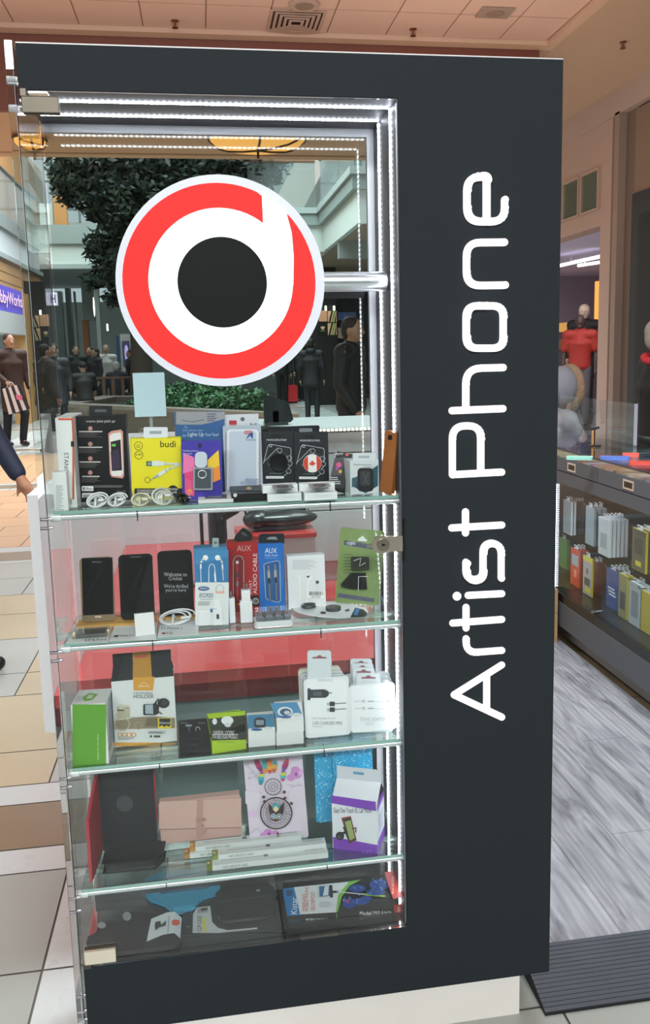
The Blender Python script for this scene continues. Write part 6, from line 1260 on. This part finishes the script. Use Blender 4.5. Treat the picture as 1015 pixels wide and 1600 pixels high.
# gallery and dark shop fronts seen through the case at left
Yg = 23.5
def band(x0, x1, y0, y1, Y, mt, nm, th=0.3):
    a, b = atY(x0, y0, Y), atY(x1, y1, Y); m1 = MB(); m1.box(a.x, b.x, Y, Y+th, b.z, a.z, mt); return struct(m1.build(nm))
band(55, 330, 351, 380, Yg, gband, 'trim_5'); band(50, 330, 380, 413, Yg+0.1, wh, 'wall_bulkhead'); band(40, 330, 413, 418, Yg, gband2, 'trim_6')
band(82, 105, 305, 351, Yg+0.8, M('#b07c48', 0.6), 'trim_7'); band(60, 84, 318, 351, Yg+1.0, M('#c8d4d2', 0.6), 'trim_8')
a = atY(60, 414, Yg); m1 = MB(); m1.box(-9, 3, Yg+0.3, 32, a.z-0.02, a.z+0.1, M('#8f9490', 0.7)); struct(m1.build('ceiling_lower_mall'))
band(36, 84, 440, 700, 20.0, M('#2c2e2f', 0.4), 'wall_shop_dark'); band(84, 108, 455, 640, 22.4, M('#4a5454', 0.3), 'window_1'); band(108, 114, 450, 640, 22.3, dark, 'trim_9')
band(114, 128, 455, 640, 24.5, M('#6a706c', 0.5), 'wall_column'); band(128, 146, 500, 640, 25.5, M('#8a5630', 0.6), 'door_1'); band(126, 148, 440, 500, 25.45, M('#6f7672', 0.5), 'wall_over_door'); band(147, 165, 450, 640, 24.0, M('#868c88', 0.5), 'wall_pillar')
a, b = atY(144.5, 464, 23.0), atY(149, 495, 23.0)
m1 = MB(); m1.ell(((a.x+b.x)/2, 23.0, (a.z+b.z)/2), ((b.x-a.x)/2, 0.08, (a.z-b.z)/2), M('#fff2dc', 0.4, em=3.0)); o = m1.build('wall_lamp'); tag(o, 'tall slim glowing wall lamp on the grey pillar, seen at left through the case', 'lamp')
a, b = atY(166, 506, 27.0), atY(169, 517, 27.0); m1 = MB(); m1.box(a.x, b.x, 27, 27.1, b.z, a.z, M('#fff2dc', 0.4, em=3.0)); o = m1.build('wall_lamp'); tag(o, 'small glowing wall lamp farther back, right of the tall slim one', 'lamp')
a, b = atY(71, 457, 19.8), atY(90, 477, 19.8); m1 = MB(); m1.box(a.x, b.x, 19.75, 19.9, b.z, a.z, M('#cfc8e0', 0.4, em=0.8)); o = m1.build('shop_sign'); 
vs, fs = text_geo('H'); m2 = MB(); m2.add([(b.x-0.15+0.12*u, 19.74, b.z+0.05+(a.z-b.z-0.1)*v) for u, v in vs], fs, M('#3a3450')); m2.build('lettering', o); tag(o, 'pale violet lit sign on the dark shop front at left, seen through the case', 'sign')
# white directory board with screen
a, b = atY(187, 522, 22.0), atY(208, 575, 22.0)
e = empty('directory_board', ((a.x+b.x)/2, 22.0, 0), 'white directory board with a small violet screen standing beyond the seated people', 'screen')
w_ = (b.x-a.x)/2; m1 = MB(); m1.box(-w_, w_, 0, 0.2, 0, a.z, M('#d8dcd6', 0.5)); m1.build('body', e); m1 = MB(); m1.box(-w_*.7, w_*.6, -0.02, 0, a.z-0.85, a.z-0.18, M('#3a3458', 0.3, em=0.5)); m1.ell((0, -0.02, a.z-0.5), (w_*.35, 0.01, 0.22), M('#b8a8e8', 0.3, em=0.8)); m1.build('screen', e)
a, b = atY(181, 525, 22.5), atY(187, 570, 22.5); m1 = MB(); m1.box(a.x, b.x, 22.5, 22.7, 0, a.z, M('#2a4a80', 0.5)); o = m1.build('blue_pylon'); tag(o, 'slim blue pylon left of the white directory board', 'pylon')
# far end wall of the mall
m1 = MB(); m1.box(-9, 12, 31.5, 31.7, 0, 3.4, M('#b8c0bc', 0.6)); m1.box(-9, 12, 31.5, 31.7, 5.0, 6.2, wh); struct(m1.build('wall_far'))
m1 = MB()
for i in range(24): m1.box(-8+i*0.85, -7.93+i*0.85, 31.4, 31.5, 6.2, 12, M('#8f9b98', 0.5))
for i in range(6): m1.box(-9, 12, 31.4, 31.5, 6.6+i*0.95, 6.66+i*0.95, M('#8f9b98', 0.5))
struct(m1.build('window_2'))
for i, (x0, x1) in enumerate(((440, 470), (462, 490))):
    A = atY(x0, 300, 26+i); 
    m1 = MB(); m1.prism([(A.x-1.2, A.z-2.0), (A.x-0.2, A.z-2.0), (A.x+2.4, A.z+2.6), (A.x+1.4, A.z+2.6)], 26+i*1.2, 26.5+i*1.2, M(('#c9bdb8', '#bfc8c4')[i], 0.6)); struct(m1.build('trim_%d' % (20+i)))
# planter with ground cover and the tree
zp = 0.55
V4 = [atZ(*q, zp) for q in ((88, 630), (330, 641), (467, 647), (420, 623), (300, 618), (160, 618))]
pl = empty('stone_planter', (0, 15, 0), 'low brown stone planter wall around green plants and the tree', 'planter')
m1 = MB(); outer = [(v.x, v.y-15) for v in V4]; c = Vector((sum(q[0] for q in outer)/6, sum(q[1] for q in outer)/6)); inner = [tuple(c+(Vector(q)-c)*0.80) for q in outer]
for i in range(6):
    j = (i+1) % 6; A, B, Ci, Di = outer[i], outer[j], inner[j], inner[i]
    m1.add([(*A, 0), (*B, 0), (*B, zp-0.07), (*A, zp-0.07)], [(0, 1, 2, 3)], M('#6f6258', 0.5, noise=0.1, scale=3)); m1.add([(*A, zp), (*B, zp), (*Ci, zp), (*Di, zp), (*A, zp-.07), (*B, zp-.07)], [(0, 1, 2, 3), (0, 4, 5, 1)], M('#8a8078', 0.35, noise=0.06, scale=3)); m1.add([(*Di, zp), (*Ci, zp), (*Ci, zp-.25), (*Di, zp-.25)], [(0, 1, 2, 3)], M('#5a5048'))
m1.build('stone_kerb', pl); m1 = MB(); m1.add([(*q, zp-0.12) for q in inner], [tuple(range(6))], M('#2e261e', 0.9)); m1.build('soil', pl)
def leaves(mb, pts, size, mats, rnd):
    for P in pts:
        d = Vector((rnd.gauss(0, 1), rnd.gauss(0, 1), rnd.gauss(0, .7))).normalized(); n = d.cross(Vector((rnd.gauss(0, 1), rnd.gauss(0, 1), rnd.gauss(0, 1)))).normalized()
        s = size*rnd.uniform(.7, 1.3); a = P; b = P+d*s; m_ = P+d*s*.45
        mb.add([a, m_+n*s*.22, b, m_-n*s*.22], [(0, 1, 2, 3)], mats[rnd.randrange(len(mats))])
rnd = random.Random(21); m1 = MB(); pts = []
xs_ = [q[0] for q in inner]; ysx = [q[1] for q in inner]
def inside(x, y):
    r = False; n = len(inner); j = n-1
    for i in range(n):
        if (inner[i][1] > y) != (inner[j][1] > y) and x < (inner[j][0]-inner[i][0])*(y-inner[i][1])/(inner[j][1]-inner[i][1])+inner[i][0]: r = not r
        j = i
    return r
while len(pts) < 9000:
    x, y = rnd.uniform(min(xs_), max(xs_)), rnd.uniform(min(ysx), max(ysx))
    if inside(x, y) and x > min(xs_)+1.0: pts.append(Vector((x, y+15, zp-0.12+rnd.uniform(0, .42)*(0.6+.4*math.sin(x*3+y)))))
leaves(m1, pts, 0.11, [M('#2f5a34', 0.6), M('#22452a', 0.6), M('#48764a', 0.6)], rnd)
o = m1.build('ground_cover_plants'); tag(o, 'green leafy ground cover growing in the stone planter', 'plants', kind='stuff')
# tree
T0 = atZ(222, 625, zp-0.12); tr = empty('indoor_tree', (T0.x, T0.y, zp-0.14), 'large dark leafy tree growing from the planter, filling the upper left of the case', 'tree')
YT = T0.y; bark = M('#3a3029', 0.9, noise=0.2, scale=6)
def tp(px, py, dy=0): p = atY(px, py, YT+dy); return Vector((p.x-T0.x, p.y-T0.y, p.z-(zp-0.14)))
m1 = MB(); m1.tube([tp(222, 640), tp(221, 560), tp(216, 500), tp(222, 440), tp(226, 400)], [.30, .24, .20, .18, .15], bark, 10)
for q in ([(222, 440), (190, 400), (160, 350), (130, 310)], [(224, 420), (245, 360), (250, 300), (240, 260)], [(226, 400), (290, 330), (350, 290), (400, 270)], [(222, 450), (205, 420), (195, 380), (190, 330)]): m1.tube([tp(*a, dy=rnd.uniform(-.3, .3)) for a in q], [.11, .08, .06, .03], bark, 8)
m1.build('trunk', tr)
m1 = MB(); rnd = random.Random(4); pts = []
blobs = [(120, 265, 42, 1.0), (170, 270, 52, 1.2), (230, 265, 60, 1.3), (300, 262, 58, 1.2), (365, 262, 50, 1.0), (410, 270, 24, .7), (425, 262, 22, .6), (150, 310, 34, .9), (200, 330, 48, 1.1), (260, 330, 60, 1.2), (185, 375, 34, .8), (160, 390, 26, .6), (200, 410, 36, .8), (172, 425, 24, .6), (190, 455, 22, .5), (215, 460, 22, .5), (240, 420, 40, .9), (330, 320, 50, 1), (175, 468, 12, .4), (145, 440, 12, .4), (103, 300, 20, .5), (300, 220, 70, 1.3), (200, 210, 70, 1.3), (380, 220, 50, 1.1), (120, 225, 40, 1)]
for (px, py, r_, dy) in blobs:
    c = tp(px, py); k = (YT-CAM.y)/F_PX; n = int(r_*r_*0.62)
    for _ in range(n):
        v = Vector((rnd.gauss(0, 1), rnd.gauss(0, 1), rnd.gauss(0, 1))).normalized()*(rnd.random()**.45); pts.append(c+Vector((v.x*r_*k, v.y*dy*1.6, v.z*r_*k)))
leaves(m1, pts, 0.19, [M('#18221a', 0.6), M('#202d20', 0.6), M('#121a15', 0.6), M('#2f4534', 0.55)], rnd)  # leaf greens darkened so the colour carries the shade on the tree
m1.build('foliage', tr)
print('leaves', len(pts))
# bench
P = atY(178, 612, 20.2); bn = empty('slatted_bench', (P.x, 20.2, 0), 'brown slatted bench under the seated older man beyond the planter', 'bench')
m1 = MB(); bw = M('#5a4030', 0.6)
for i in range(4): m1.box(-.9, .9, -.25+i*.13, -.15+i*.13, .42, .45, bw)
for i in range(9): m1.box(-.9+i*.22, -.82+i*.22, -.30, -.27, .45, .95, bw)
m1.box(-.9, .9, -.31, -.26, .93, .98, bw); m1.build('slats', bn)
for s in (-.8, .8): m2 = MB(); m2.box(s-.04, s+.04, -.25, .2, 0, .42, M('#2a2a2a', .5)); m2.build('leg', bn)
# ================================================================== shop at the right
XF = 4.453; tanw = M('#a98f84', 0.8, noise=0.03, scale=2); br2 = M('#6a5a50', 0.7)
m1 = MB(); m1.box(XF, XF+0.2, 7.13, 12, 2.712, 3.94, tanw); m1.box(XF, XF+0.2, 6.90, 7.13, 0, 3.94, tanw); struct(m1.build('wall_facade'))
m1 = MB(); m1.box(XF-0.02, XF+0.3, 4.5, 12, 3.72, 3.97, M('#a8948a', 0.7)); m1.box(XF+0.06, XF+0.25, 6.48, 6.90, 0, 3.72, br2); m1.box(XF-0.02, XF+0.1, 6.72, 6.82, 0, 3.74, M('#8a766a', .7)); struct(m1.build('trim_10'))
m1 = MB(); m1.box(XF+0.02, XF+0.25, 4.0, 6.50, 0, 2.92, M('#26282b', 0.5)); m1.box(XF-0.01, XF+0.02, 4.0, 6.30, 0, 2.70, M('#0e0e10', 0.5)); m1.box(XF+0.04, XF+0.25, 4.0, 6.50, 2.92, 3.70, M('#7a6454', 0.8, noise=.1, scale=3)); struct(m1.build('wall_portal'))
for i, (ya, yb) in enumerate(((7.17, 7.57), (7.65, 8.05), (8.13, 8.53))):
    m1 = MB(); m1.box(XF-0.012, XF-0.004, ya, yb, 2.90, 3.28, M('#5f6558', 0.12, coat=0.8)); 
    for q in ((ya-.02, ya, 2.88, 3.30), (yb, yb+.02, 2.88, 3.30)): m1.box(XF-0.03, XF, q[0], q[1], q[2], q[3], M('#a98f80', .7))
    m1.box(XF-.03, XF, ya, yb, 3.28, 3.30, M('#a98f80', .7)); m1.box(XF-.03, XF, ya, yb, 2.88, 2.90, M('#a98f80', .7)); struct(m1.build('window_%d' % (3+i)))
m1 = MB(); m1.box(XF+0.2, 10, 7.0, 14, 2.75, 2.85, M('#b9b3cc', 0.8)); m1.box(8.6, 8.8, 6.9, 15, 0, 2.8, M('#8a8092', .6)); m1.box(XF+.2, 10, 14, 14.2, 0, 2.8, M('#857c8c', .6)); m1.box(XF+0.2, 10, 6.95, 7.05, 0, 2.8, M('#8c8494', .7)); m1.box(XF+.2, 8.6, 7, 14, -0.003, 0.004, M('#7a5a44', .5)); struct(m1.build('wall_shop_interior'))
area('shop_light', (6.4, 10.6, 2.7), (6.6, 11, 0), 2.5, 4, 110, (1.0, 0.86, 0.84))
def tubelamp(p0, p1, X, lab):
    a, b = atX(*p0, X), atX(*p1, X+0.15); m1 = MB(); m1.tube([a, b], 0.022, M('#eef0ff', 0.4, em=4), 10); o = m1.build('tube_lamp'); tag(o, lab, 'lamp')
    m2 = MB(); m2.tube([a.lerp(b, .3), a.lerp(b, .3)+Vector((0, 0, max(0.1, 2.74-a.z)))], 0.004, M('#c8c8c8'), 5); m2.build('suspension_wire', o)
tubelamp((874, 415), (936, 401), 5.4, 'upper long white tube lamp inside the right hand shop'); tubelamp((903, 415), (936, 410), 6.0, 'short white tube lamp inside the right hand shop, below the long one'); tubelamp((874, 429), (890, 426), 7.2, 'distant dim tube lamp inside the right hand shop')
a, b = atX(884, 387, 8.3), atX(905, 520, 8.3)
m1 = MB(); m1.box(8.3, 8.5, min(a.y, b.y), max(a.y, b.y), 0, a.z, M('#131418', .5)); struct(m1.build('door_2'))
a = atX(872, 440, 7.6); b = atX(889, 500, 7.6); m1 = MB(); m1.box(7.6, 7.65, b.y, a.y, b.z, a.z, M('#a8602c', .5, em=.35)); m1.ell((7.59, (a.y+b.y)/2, b.z+(a.z-b.z)*.6), (0.02, .12, .16), M('#e09060', .5, em=.5)); m1.box(7.58, 7.6, (a.y+b.y)/2-.2, (a.y+b.y)/2+.2, b.z, b.z+(a.z-b.z)*.4, M('#3a2a28', .6)); o = m1.build('fashion_poster'); tag(o, 'warm orange fashion poster inside the right hand shop, left edge', 'poster')
for k, (y0, y1, c) in enumerate(((505, 518, '#e8b060'), (530, 545, '#8a6a48'), (575, 583, '#b8904c'), (583, 592, '#6a4a34'))):
    a, b = atX(871, y0, 6.6), atX(888, y1, 6.6); m1 = MB(); m1.box(6.6, 7.0, b.y, a.y, b.z, a.z, M(c, .6, em=.35 if k == 0 else .05)); o = m1.build('display_crate'); tag(o, ('bright yellow lit display block', 'brown display block', 'yellow stacked cartons', 'dark brown carton')[k]+' at the left edge inside the right hand shop', 'display block')
a, b = atX(929, 440, 7.0), atX(935, 510, 7.0); m1 = MB(); m1.box(7.0, 7.05, b.y, a.y, b.z, a.z, M('#f0a850', .5, em=1.0)); o = m1.build('lit_panel'); tag(o, 'narrow glowing orange panel beside the pilaster inside the right hand shop', 'panel')
# ================================================================== people and mannequins
def remesh(mb, name, vox=0.014, parent=None):
    o = mb.build(name); md = o.modifiers.new('r', 'REMESH'); md.mode = 'VOXEL'; md.voxel_size = vox; md.use_smooth_shade = True
    sm = o.modifiers.new('s', 'SMOOTH'); sm.iterations = 5; sm.factor = 0.5
    dg = bpy.context.evaluated_depsgraph_get(); ev = o.evaluated_get(dg); me = bpy.data.meshes.new_from_object(ev)
    me.materials.clear(); me.materials.append(mb.mats[0]); old = o.data; o.modifiers.clear(); o.data = me; bpy.data.meshes.remove(old)
    if parent is not None: o.parent = parent
    return o
def figure(loc, rz, h, label, top='#222328', pants='#1c1e24', hair='#241a14', skin='#b98468', pose=None, coat=0.0, hood=None, cat='person', name='person', group=None, hat=None, noskirt=False, sleeves=1.0, vox=0.016, shoes='#16161a', hairlong=False):
    J = dict(pel=(0, 0, .95), che=(0, 0, 1.30), nec=(0, 0, 1.50), hea=(0, -.01, 1.64), shl=(.19, 0, 1.44), shr=(-.19, 0, 1.44), ell=(.245, .02, 1.16), elr=(-.245, .02, 1.16), wrl=(.25, -.06, .90), wrr=(-.25, -.06, .90),
             hil=(.09, 0, .92), hir=(-.09, 0, .92), knl=(.10, -.02, .50), knr=(-.10, -.02, .50), anl=(.10, .02, .09), anr=(-.10, .02, .09))
    if pose: J.update(pose)
    k = h/1.76; J = {a: Vector(b)*k for a, b in J.items()}
    sk = M(skin, .55); b = MB(); V_ = Vector
    he = J['hea']; b.ell(he+V_((0, 0, 0.01))*k, (.075*k, .092*k, .112*k), sk, 16, 12); b.cap(J['nec']-V_((0, 0, .04)), he-V_((0, -.01, .05)), .055*k, .052*k, sk)
    b.cap(he+V_((0, -.085, .01))*k, he+V_((0, -.105, -.018))*k, .010*k, .016*k, sk, 8)                      # nose
    b.ell(he+V_((0, -.06, -.075))*k, (.038*k, .035*k, .028*k), sk, 10, 8)                                       # chin
    for s in (-1, 1): b.ell(he+V_((s*.077, .01, .0))*k, (.014*k, .022*k, .032*k), sk, 8, 6)
    def torso(m, mt, g):
        P, C_ = J['pel'], J['che']
        for i_ in range(11):
            t = i_/10; rx = .152-.03*math.sin(PI*t)*.5+.022*t; ry = .113-.012*math.sin(PI*t)+.006*t
            c = P.lerp(C_, t); m.ell(c, ((rx+g)*k, (ry+g)*k, .11*k), mt, 18, 10)
        m.cap(J['shl'], J['shr'], (.062+g)*k, (.062+g)*k, mt); m.cap(C_, J['nec']-V_((0, 0, .03))*k, (.13+g)*k, (.065+g)*k, mt)
    torso(b, sk, 0)
    for s in 'lr':
        b.cap(J['sh'+s], J['el'+s], .050*k, .040*k, sk); b.cap(J['el'+s], J['wr'+s], .040*k, .027*k, sk)
        d = (J['wr'+s]-J['el'+s]).normalized(); sd = 1 if s == 'l' else -1; w = J['wr'+s]
        fwd = V_((0, -1, 0)); side = d.cross(V_((1, 0, 0))*sd)
        if side.length < .2: side = V_((0, 0, 1))
        side.normalize()
        b.cap(w, w+d*.055*k, .027*k, .030*k, sk)
        for f in range(4):
            o0 = w+d*.075*k+side*(f-1.5)*.019*k; L_ = (.062, .072, .068, .052)[f]*k; m_ = o0+d*L_*.55; e_ = m_+(d*.5-V_((sd, 0, 0))*.35).normalized()*L_*.5
            b.cap(o0-d*.02*k, m_, .0095*k, .0088*k, sk, 6); b.cap(m_, e_, .0088*k, .0078*k, sk, 6)
        t0 = w+d*.025*k-side*.026*k; b.cap(t0, t0+(d*.7-side*.6).normalized()*.06*k, .012*k, .010*k, sk, 6)
        b.cap(J['hi'+s], J['kn'+s], .080*k, .055*k, sk); b.cap(J['kn'+s], J['an'+s], .052*k, .036*k, sk); b.cap(J['an'+s]-V_((0, 0, .03))*k, J['an'+s]+V_((0, -.13, -.05))*k, .034*k, .030*k, sk)
    body = remesh(b, name, vox=vox if vox < .012 else .012); body.location = loc; body.rotation_euler = (0, 0, rz); tag(body, label, cat, group)
    jk = MB(); jm = M(top, .7, bump=.2, scale=25); torso(jk, jm, .028)
    for s in 'lr':
        we = J['el'+s].lerp(J['wr'+s], .92*sleeves) if sleeves > .5 else None
        if we is not None: jk.cap(J['sh'+s], J['el'+s], .075*k, .062*k, jm); jk.cap(J['el'+s], we, .060*k, .046*k, jm)
        else: jk.cap(J['sh'+s], J['sh'+s].lerp(J['el'+s], .75), .078*k, .070*k, jm)
    if coat:
        P = J['pel']; lo = P.lerp((J['knl']+J['knr'])/2, coat)
        for i_ in range(9): t = i_/8; c = P.lerp(lo, t); jk.ell(c, ((.18+.03*t)*k, (.145+.03*t)*k, .10*k), jm, 18, 8)
    else: jk.ell(J['pel'], (.178*k, .14*k, .10*k), jm, 16, 8)
    if hood is not None: jk.ell(J['nec']+V_((0, .07, .0))*k, (.11*k, .08*k, .07*k), jm, 12, 8)
    remesh(jk, 'jacket', vox, body)
    tr_ = MB(); pm_ = M(pants, .75, bump=.15, scale=30); tr_.ell(J['pel']-V_((0, 0, .03))*k, (.165*k, .125*k, .11*k), pm_, 16, 8)
    for s in 'lr': tr_.cap(J['hi'+s], J['kn'+s], .098*k, .073*k, pm_); tr_.cap(J['kn'+s], J['an'+s], .070*k, .058*k, pm_)
    remesh(tr_, 'trousers', vox, body)
    for s in 'lr':
        sh_ = MB(); shm = M(shoes, .4); A = J['an'+s]; z0 = max(.035*k, A.z-.055*k) if A.z < .2 else A.z-.055*k
        sh_.cap(V_((A.x, A.y+.03*k, z0+.005)), V_((A.x, A.y-.15*k, z0)), .045*k, .038*k, shm, 10); remesh(sh_, 'shoe', .012, body)
    hr = MB(); hm = M(hair or '#808080', .7, bump=.4, scale=60)
    if hat: 
        hm = M(hat, .8, bump=.3, scale=80); hr.ell(he+V_((0, .008, .045))*k, (.088*k, .102*k, .092*k), hm, 16, 10); remesh(hr, 'beanie', .010, body)
    elif hair:
        hr.ell(he+V_((0, .022, .045))*k, (.084*k, .094*k, .090*k), hm, 16, 10); hr.ell(he+V_((0, .05, .0))*k, (.078*k, .062*k, .085*k), hm, 14, 10)
        if hairlong: hr.ell(he+V_((0, .05, -.13))*k, (.10*k, .065*k, .16*k), hm, 14, 10)
        remesh(hr, 'hair', .010, body)
    for s in (-1, 1):
        ey = MB(); ey.ell(he+V_((s*.030, -.082, .018))*k, (.0085*k, .006*k, .006*k), M('#1c1612', .3), 8, 6); ey.build('eye', body)
    mo = MB(); mo.ell(he+V_((0, -.088, -.048))*k, (.022*k, .007*k, .006*k), M('#8a4a40', .5), 10, 6); mo.build('mouth', body)
    return body
def px(x, Y): return atY(x, 600, Y).x
def X_(x, yy, Y): return atY(x, yy, Y).x
R = math.radians
# man in open brown coat with striped bag
man = figure((-2.84, 13.7, 0), R(35), 1.88, 'man in a dark brown coat walking at far left and holding a striped bag', '#3a251c', '#14141a', '#3a2a22', '#b58a72', coat=.75,
    pose=dict(wrr=(-.20, -.26, 1.02), elr=(-.26, .0, 1.16), knl=(.10, -.16, .52), anl=(.10, -.02, .10), anr=(-.10, .12, .10), knr=(-.10, .02, .50)))
P = Vector((-2.84, 13.7, 0))+Matrix.Rotation(R(35), 3, 'Z') @ Vector((-.20, -.30, 1.0))*1.07
m1 = MB()
for i in range(6): 
    q0, q1 = -0.17+i*.057, -0.17+(i+1)*.057; m1.prism([(q0*.8, 0), (q1*.8, 0), (q1, -.42), (q0, -.42)], -.05, .05, M('#d8c8c8' if i % 2 == 0 else '#1c1618', .5))
m1.poly([(0.03, -.052, -.14), (.12, -.052, -.18), (.10, -.052, -.26), (.02, -.052, -.22)], M('#d86a8a'))
bag = m1.build('shopping_bag', loc=(P.x+.06, P.y-.06, P.z-.05)); bag.rotation_euler = (0, R(-14), R(10)); tag(bag, 'pink, white and black striped shopping bag held by the man in the brown coat', 'bag')
m1 = MB(); m1.tube([(-.06, 0, 0), (-.03, 0, .07), (.03, 0, .07), (.06, 0, 0)], .006, M('#d8c8c8'), 6); m1.build('handle', bag)
figure((-0.90, 2.55, 0), R(70), 1.74, 'person in a padded navy jacket standing at the left edge, head out of view', '#1b2238', '#15171c', '#2a1c14', '#b07c60', vox=.010, pose=dict(ell=(.36, -.02, 1.16), wrl=(.30, -.20, .93), shl=(.21, 0, 1.42), elr=(-.30, .0, 1.16), wrr=(-.28, -.18, .90)))
stand = [(121, 21.2, 20, 1.74, '#1f2022', '#191a1c', 'person in a black coat standing leftmost in the group of walkers beyond the planter', .5, False),
    (143, 23.0, -30, 1.72, '#23211f', '#191a1c', 'person in a dark coat standing in the middle of the walkers group beyond the planter', .5, False),
    (152, 21.4, -60, 1.66, '#2c2c30', '#1c1c1f', 'woman in a dark grey coat at right of the walkers group beyond the planter', .6, True),
    (168, 22.0, 0, 1.75, '#c8c4c0', '#2c2420', 'bald person in a white and dark top pushing a pushchair beyond the bench', 0, False),
    (205, 21.4, -70, 1.62, '#1c1e22', '#181a1e', 'woman in black walking past the directory board with arm stretched down', 0, True),
    (86, 14.5, 10, 1.70, '#2c2e32', '#1e2024', 'person in a dark coat seen through the clear side sheet', .6, False),
    (72, 12.5, 120, 1.68, '#34302c', '#1c1c20', 'person in a brownish jacket beyond the clear side sheet, by the dark shop front', .3, False)]
for (x, Y, a_, h_, c1_, c2_, lab, ct_, hl) in stand:
    figure((atY(x, 590, Y).x, Y, 0), R(a_), h_, lab, c1_, c2_, '#1f1a18' if x != 168 else '#8a7a70', '#a88470', coat=ct_, hairlong=hl, vox=.02, pose=dict(knl=(.12, -.10, .5), anl=(.12, .02, .09)) if int(Y*10) % 2 else None)
sit = dict(pel=(0, 0, .58), che=(0, -.06, .95), nec=(0, -.08, 1.13), hea=(0, -.11, 1.27), shl=(.19, -.07, 1.07), shr=(-.19, -.07, 1.07), ell=(.25, -.12, .82), elr=(-.25, -.12, .82), wrl=(.14, -.32, .72), wrr=(-.14, -.32, .72), hil=(.10, 0, .56), hir=(-.10, 0, .56), knl=(.14, -.42, .56), knr=(-.14, -.42, .56), anl=(.14, -.44, .12), anr=(-.14, -.44, .12))
figure((atY(133, 610, 17.4).x, 17.4, 0.02), R(200), 1.70, 'woman in black with a long brown scarf sitting on the edge of the planter', '#1d1b1b', '#161618', '#2a1e18', '#a88470', pose=sit, coat=.5, hat='#1a1a1c', vox=.02)
figure((atY(182, 600, 20.35).x, 20.35, -.06), R(170), 1.75, 'older grey haired man in a navy jacket sitting on the slatted bench', '#22262e', '#1a1c20', '#a8a4a0', '#b08c78', pose=sit, vox=.02)
figure((atY(487, 600, 16.6).x, 16.6, 0), R(165), 1.74, 'person in a black coat standing with back turned, right of the round sign', '#17181b', '#1b1d22', '#17130f', '#a8846c', coat=.35, hood=1, vox=.018)
figure((atY(548, 600, 6.4).x, 6.4, 0), R(60), 1.80, 'person in a dark jacket close behind the showcase, near the right light strips', '#141518', '#191b22', '#15110f', '#9a7058', vox=.014, pose=dict(wrl=(.20, -.26, .98), wrr=(-.24, -.14, .92), hea=(0, -.03, 1.63)))
figure((atY(441, 600, 22.6).x, 22.6, 0), R(0), 1.72, 'person in dark clothes far behind the round sign, just left of the red suitcase', '#202124', '#16171a', '#1c1714', '#a8846c', vox=.02)
figure((atY(470, 600, 24.2).x, 24.2, 0), R(20), 1.72, 'distant person in dark clothes behind the red suitcase', '#202124', '#1a1a1d', '#1c1714', '#a8846c', vox=.02)
P = atY(456, 600, 23.4); e = empty('red_suitcase', (P.x, 23.4, 0), 'small bright red suitcase standing on the far floor', 'suitcase')
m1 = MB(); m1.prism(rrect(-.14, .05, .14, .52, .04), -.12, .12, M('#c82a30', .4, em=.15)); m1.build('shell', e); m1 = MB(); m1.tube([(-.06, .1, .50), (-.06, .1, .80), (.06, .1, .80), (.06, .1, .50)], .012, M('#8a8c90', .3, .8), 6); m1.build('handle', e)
m1 = MB(); m1.cap((-.12, 0, .03), (.12, 0, .03), .03, .03, dark); m1.build('wheels', e)
# right hand side: customer in black with red scarf, fur hooded customer
f1 = figure((atY(1003, 600, 3.5).x+0.11, 3.5, 0.0), R(80), 1.64, 'grey haired person in black coat and red scarf beyond the right hand counter', '#101114', '#121317', '#8d857e', '#a07862', coat=.4, vox=.012)
m1 = MB(); rs = M('#b8262c', .7); m1.tube([(.085*math.cos(t), .08*math.sin(t)+.01, 1.40+.015*math.sin(2*t)) for t in [2*PI*k/20 for k in range(20)]], .026, rs, 10, True); m1.cap((-.09, -.07, 1.39), (-.21, -.10, 1.30), .026, .022, rs); remesh(m1, 'scarf', .01, f1)
f2 = figure((atY(868, 650, 3.3).x-0.13, 3.3, 0.05), R(110), 1.33, 'customer bending over the counter in a coat with a fur trimmed hood', '#8d8a90', '#2c2e34', '#4a3428', '#b08870', vox=.012, hood=1, pose=dict(che=(0, -.10, 1.22), nec=(0, -.22, 1.37), hea=(0, -.30, 1.46), shl=(.19, -.16, 1.33), shr=(-.19, -.16, 1.33), ell=(.24, -.30, 1.12), wrl=(.16, -.48, 1.05), elr=(-.24, -.30, 1.12), wrr=(-.16, -.48, 1.05)))
m1 = MB(); fur = M('#8a6f58', .95, bump=1.0, scale=120, noise=.4); m1.tube([(.092*math.cos(t), -.27, 1.19+.115*math.sin(t)) for t in [2*PI*k/22 for k in range(22)]], .034, fur, 10, True); remesh(m1, 'fur_trim', .012, f2); m1 = MB(); m1.ell((0, -.20, 1.20), (.105, .11, .125), M('#77757c', .8), 16, 12); remesh(m1, 'hood', .012, f2)
# shop mannequins
mp = atX(905, 560, 6.2)
g1 = figure((mp.x, mp.y, 0.22), R(-30), 1.74, 'mannequin in a red short sleeved hoodie and grey trousers in the shop window', '#93281f', '#55565c', None, '#3a302c', vox=.012, cat='mannequin', name='mannequin', sleeves=.4, hood=1, shoes='#3a3a3c')
mp2 = atX(911, 560, 6.6)
g2 = figure((mp2.x, mp2.y, 0.36), R(-30), 1.78, 'mannequin in a black jacket and white beanie behind the red hoodie one', '#1c1a1c', '#2a2a30', None, '#c8b8a8', vox=.012, cat='mannequin', name='mannequin', hat='#d8c8b8', hood=1)
for (q, lab) in ((mp, 'low dark plinth under the red hoodie mannequin'), (mp2, 'low dark plinth under the white beanie mannequin')):
    hh = .22 if q is mp else .36
    m1 = MB(); m1.box(q.x-.25, q.x+.25, q.y-.25, q.y+.25, .005, hh, M('#3a302c', .5)); tag(m1.build('display_plinth'), lab, 'plinth')
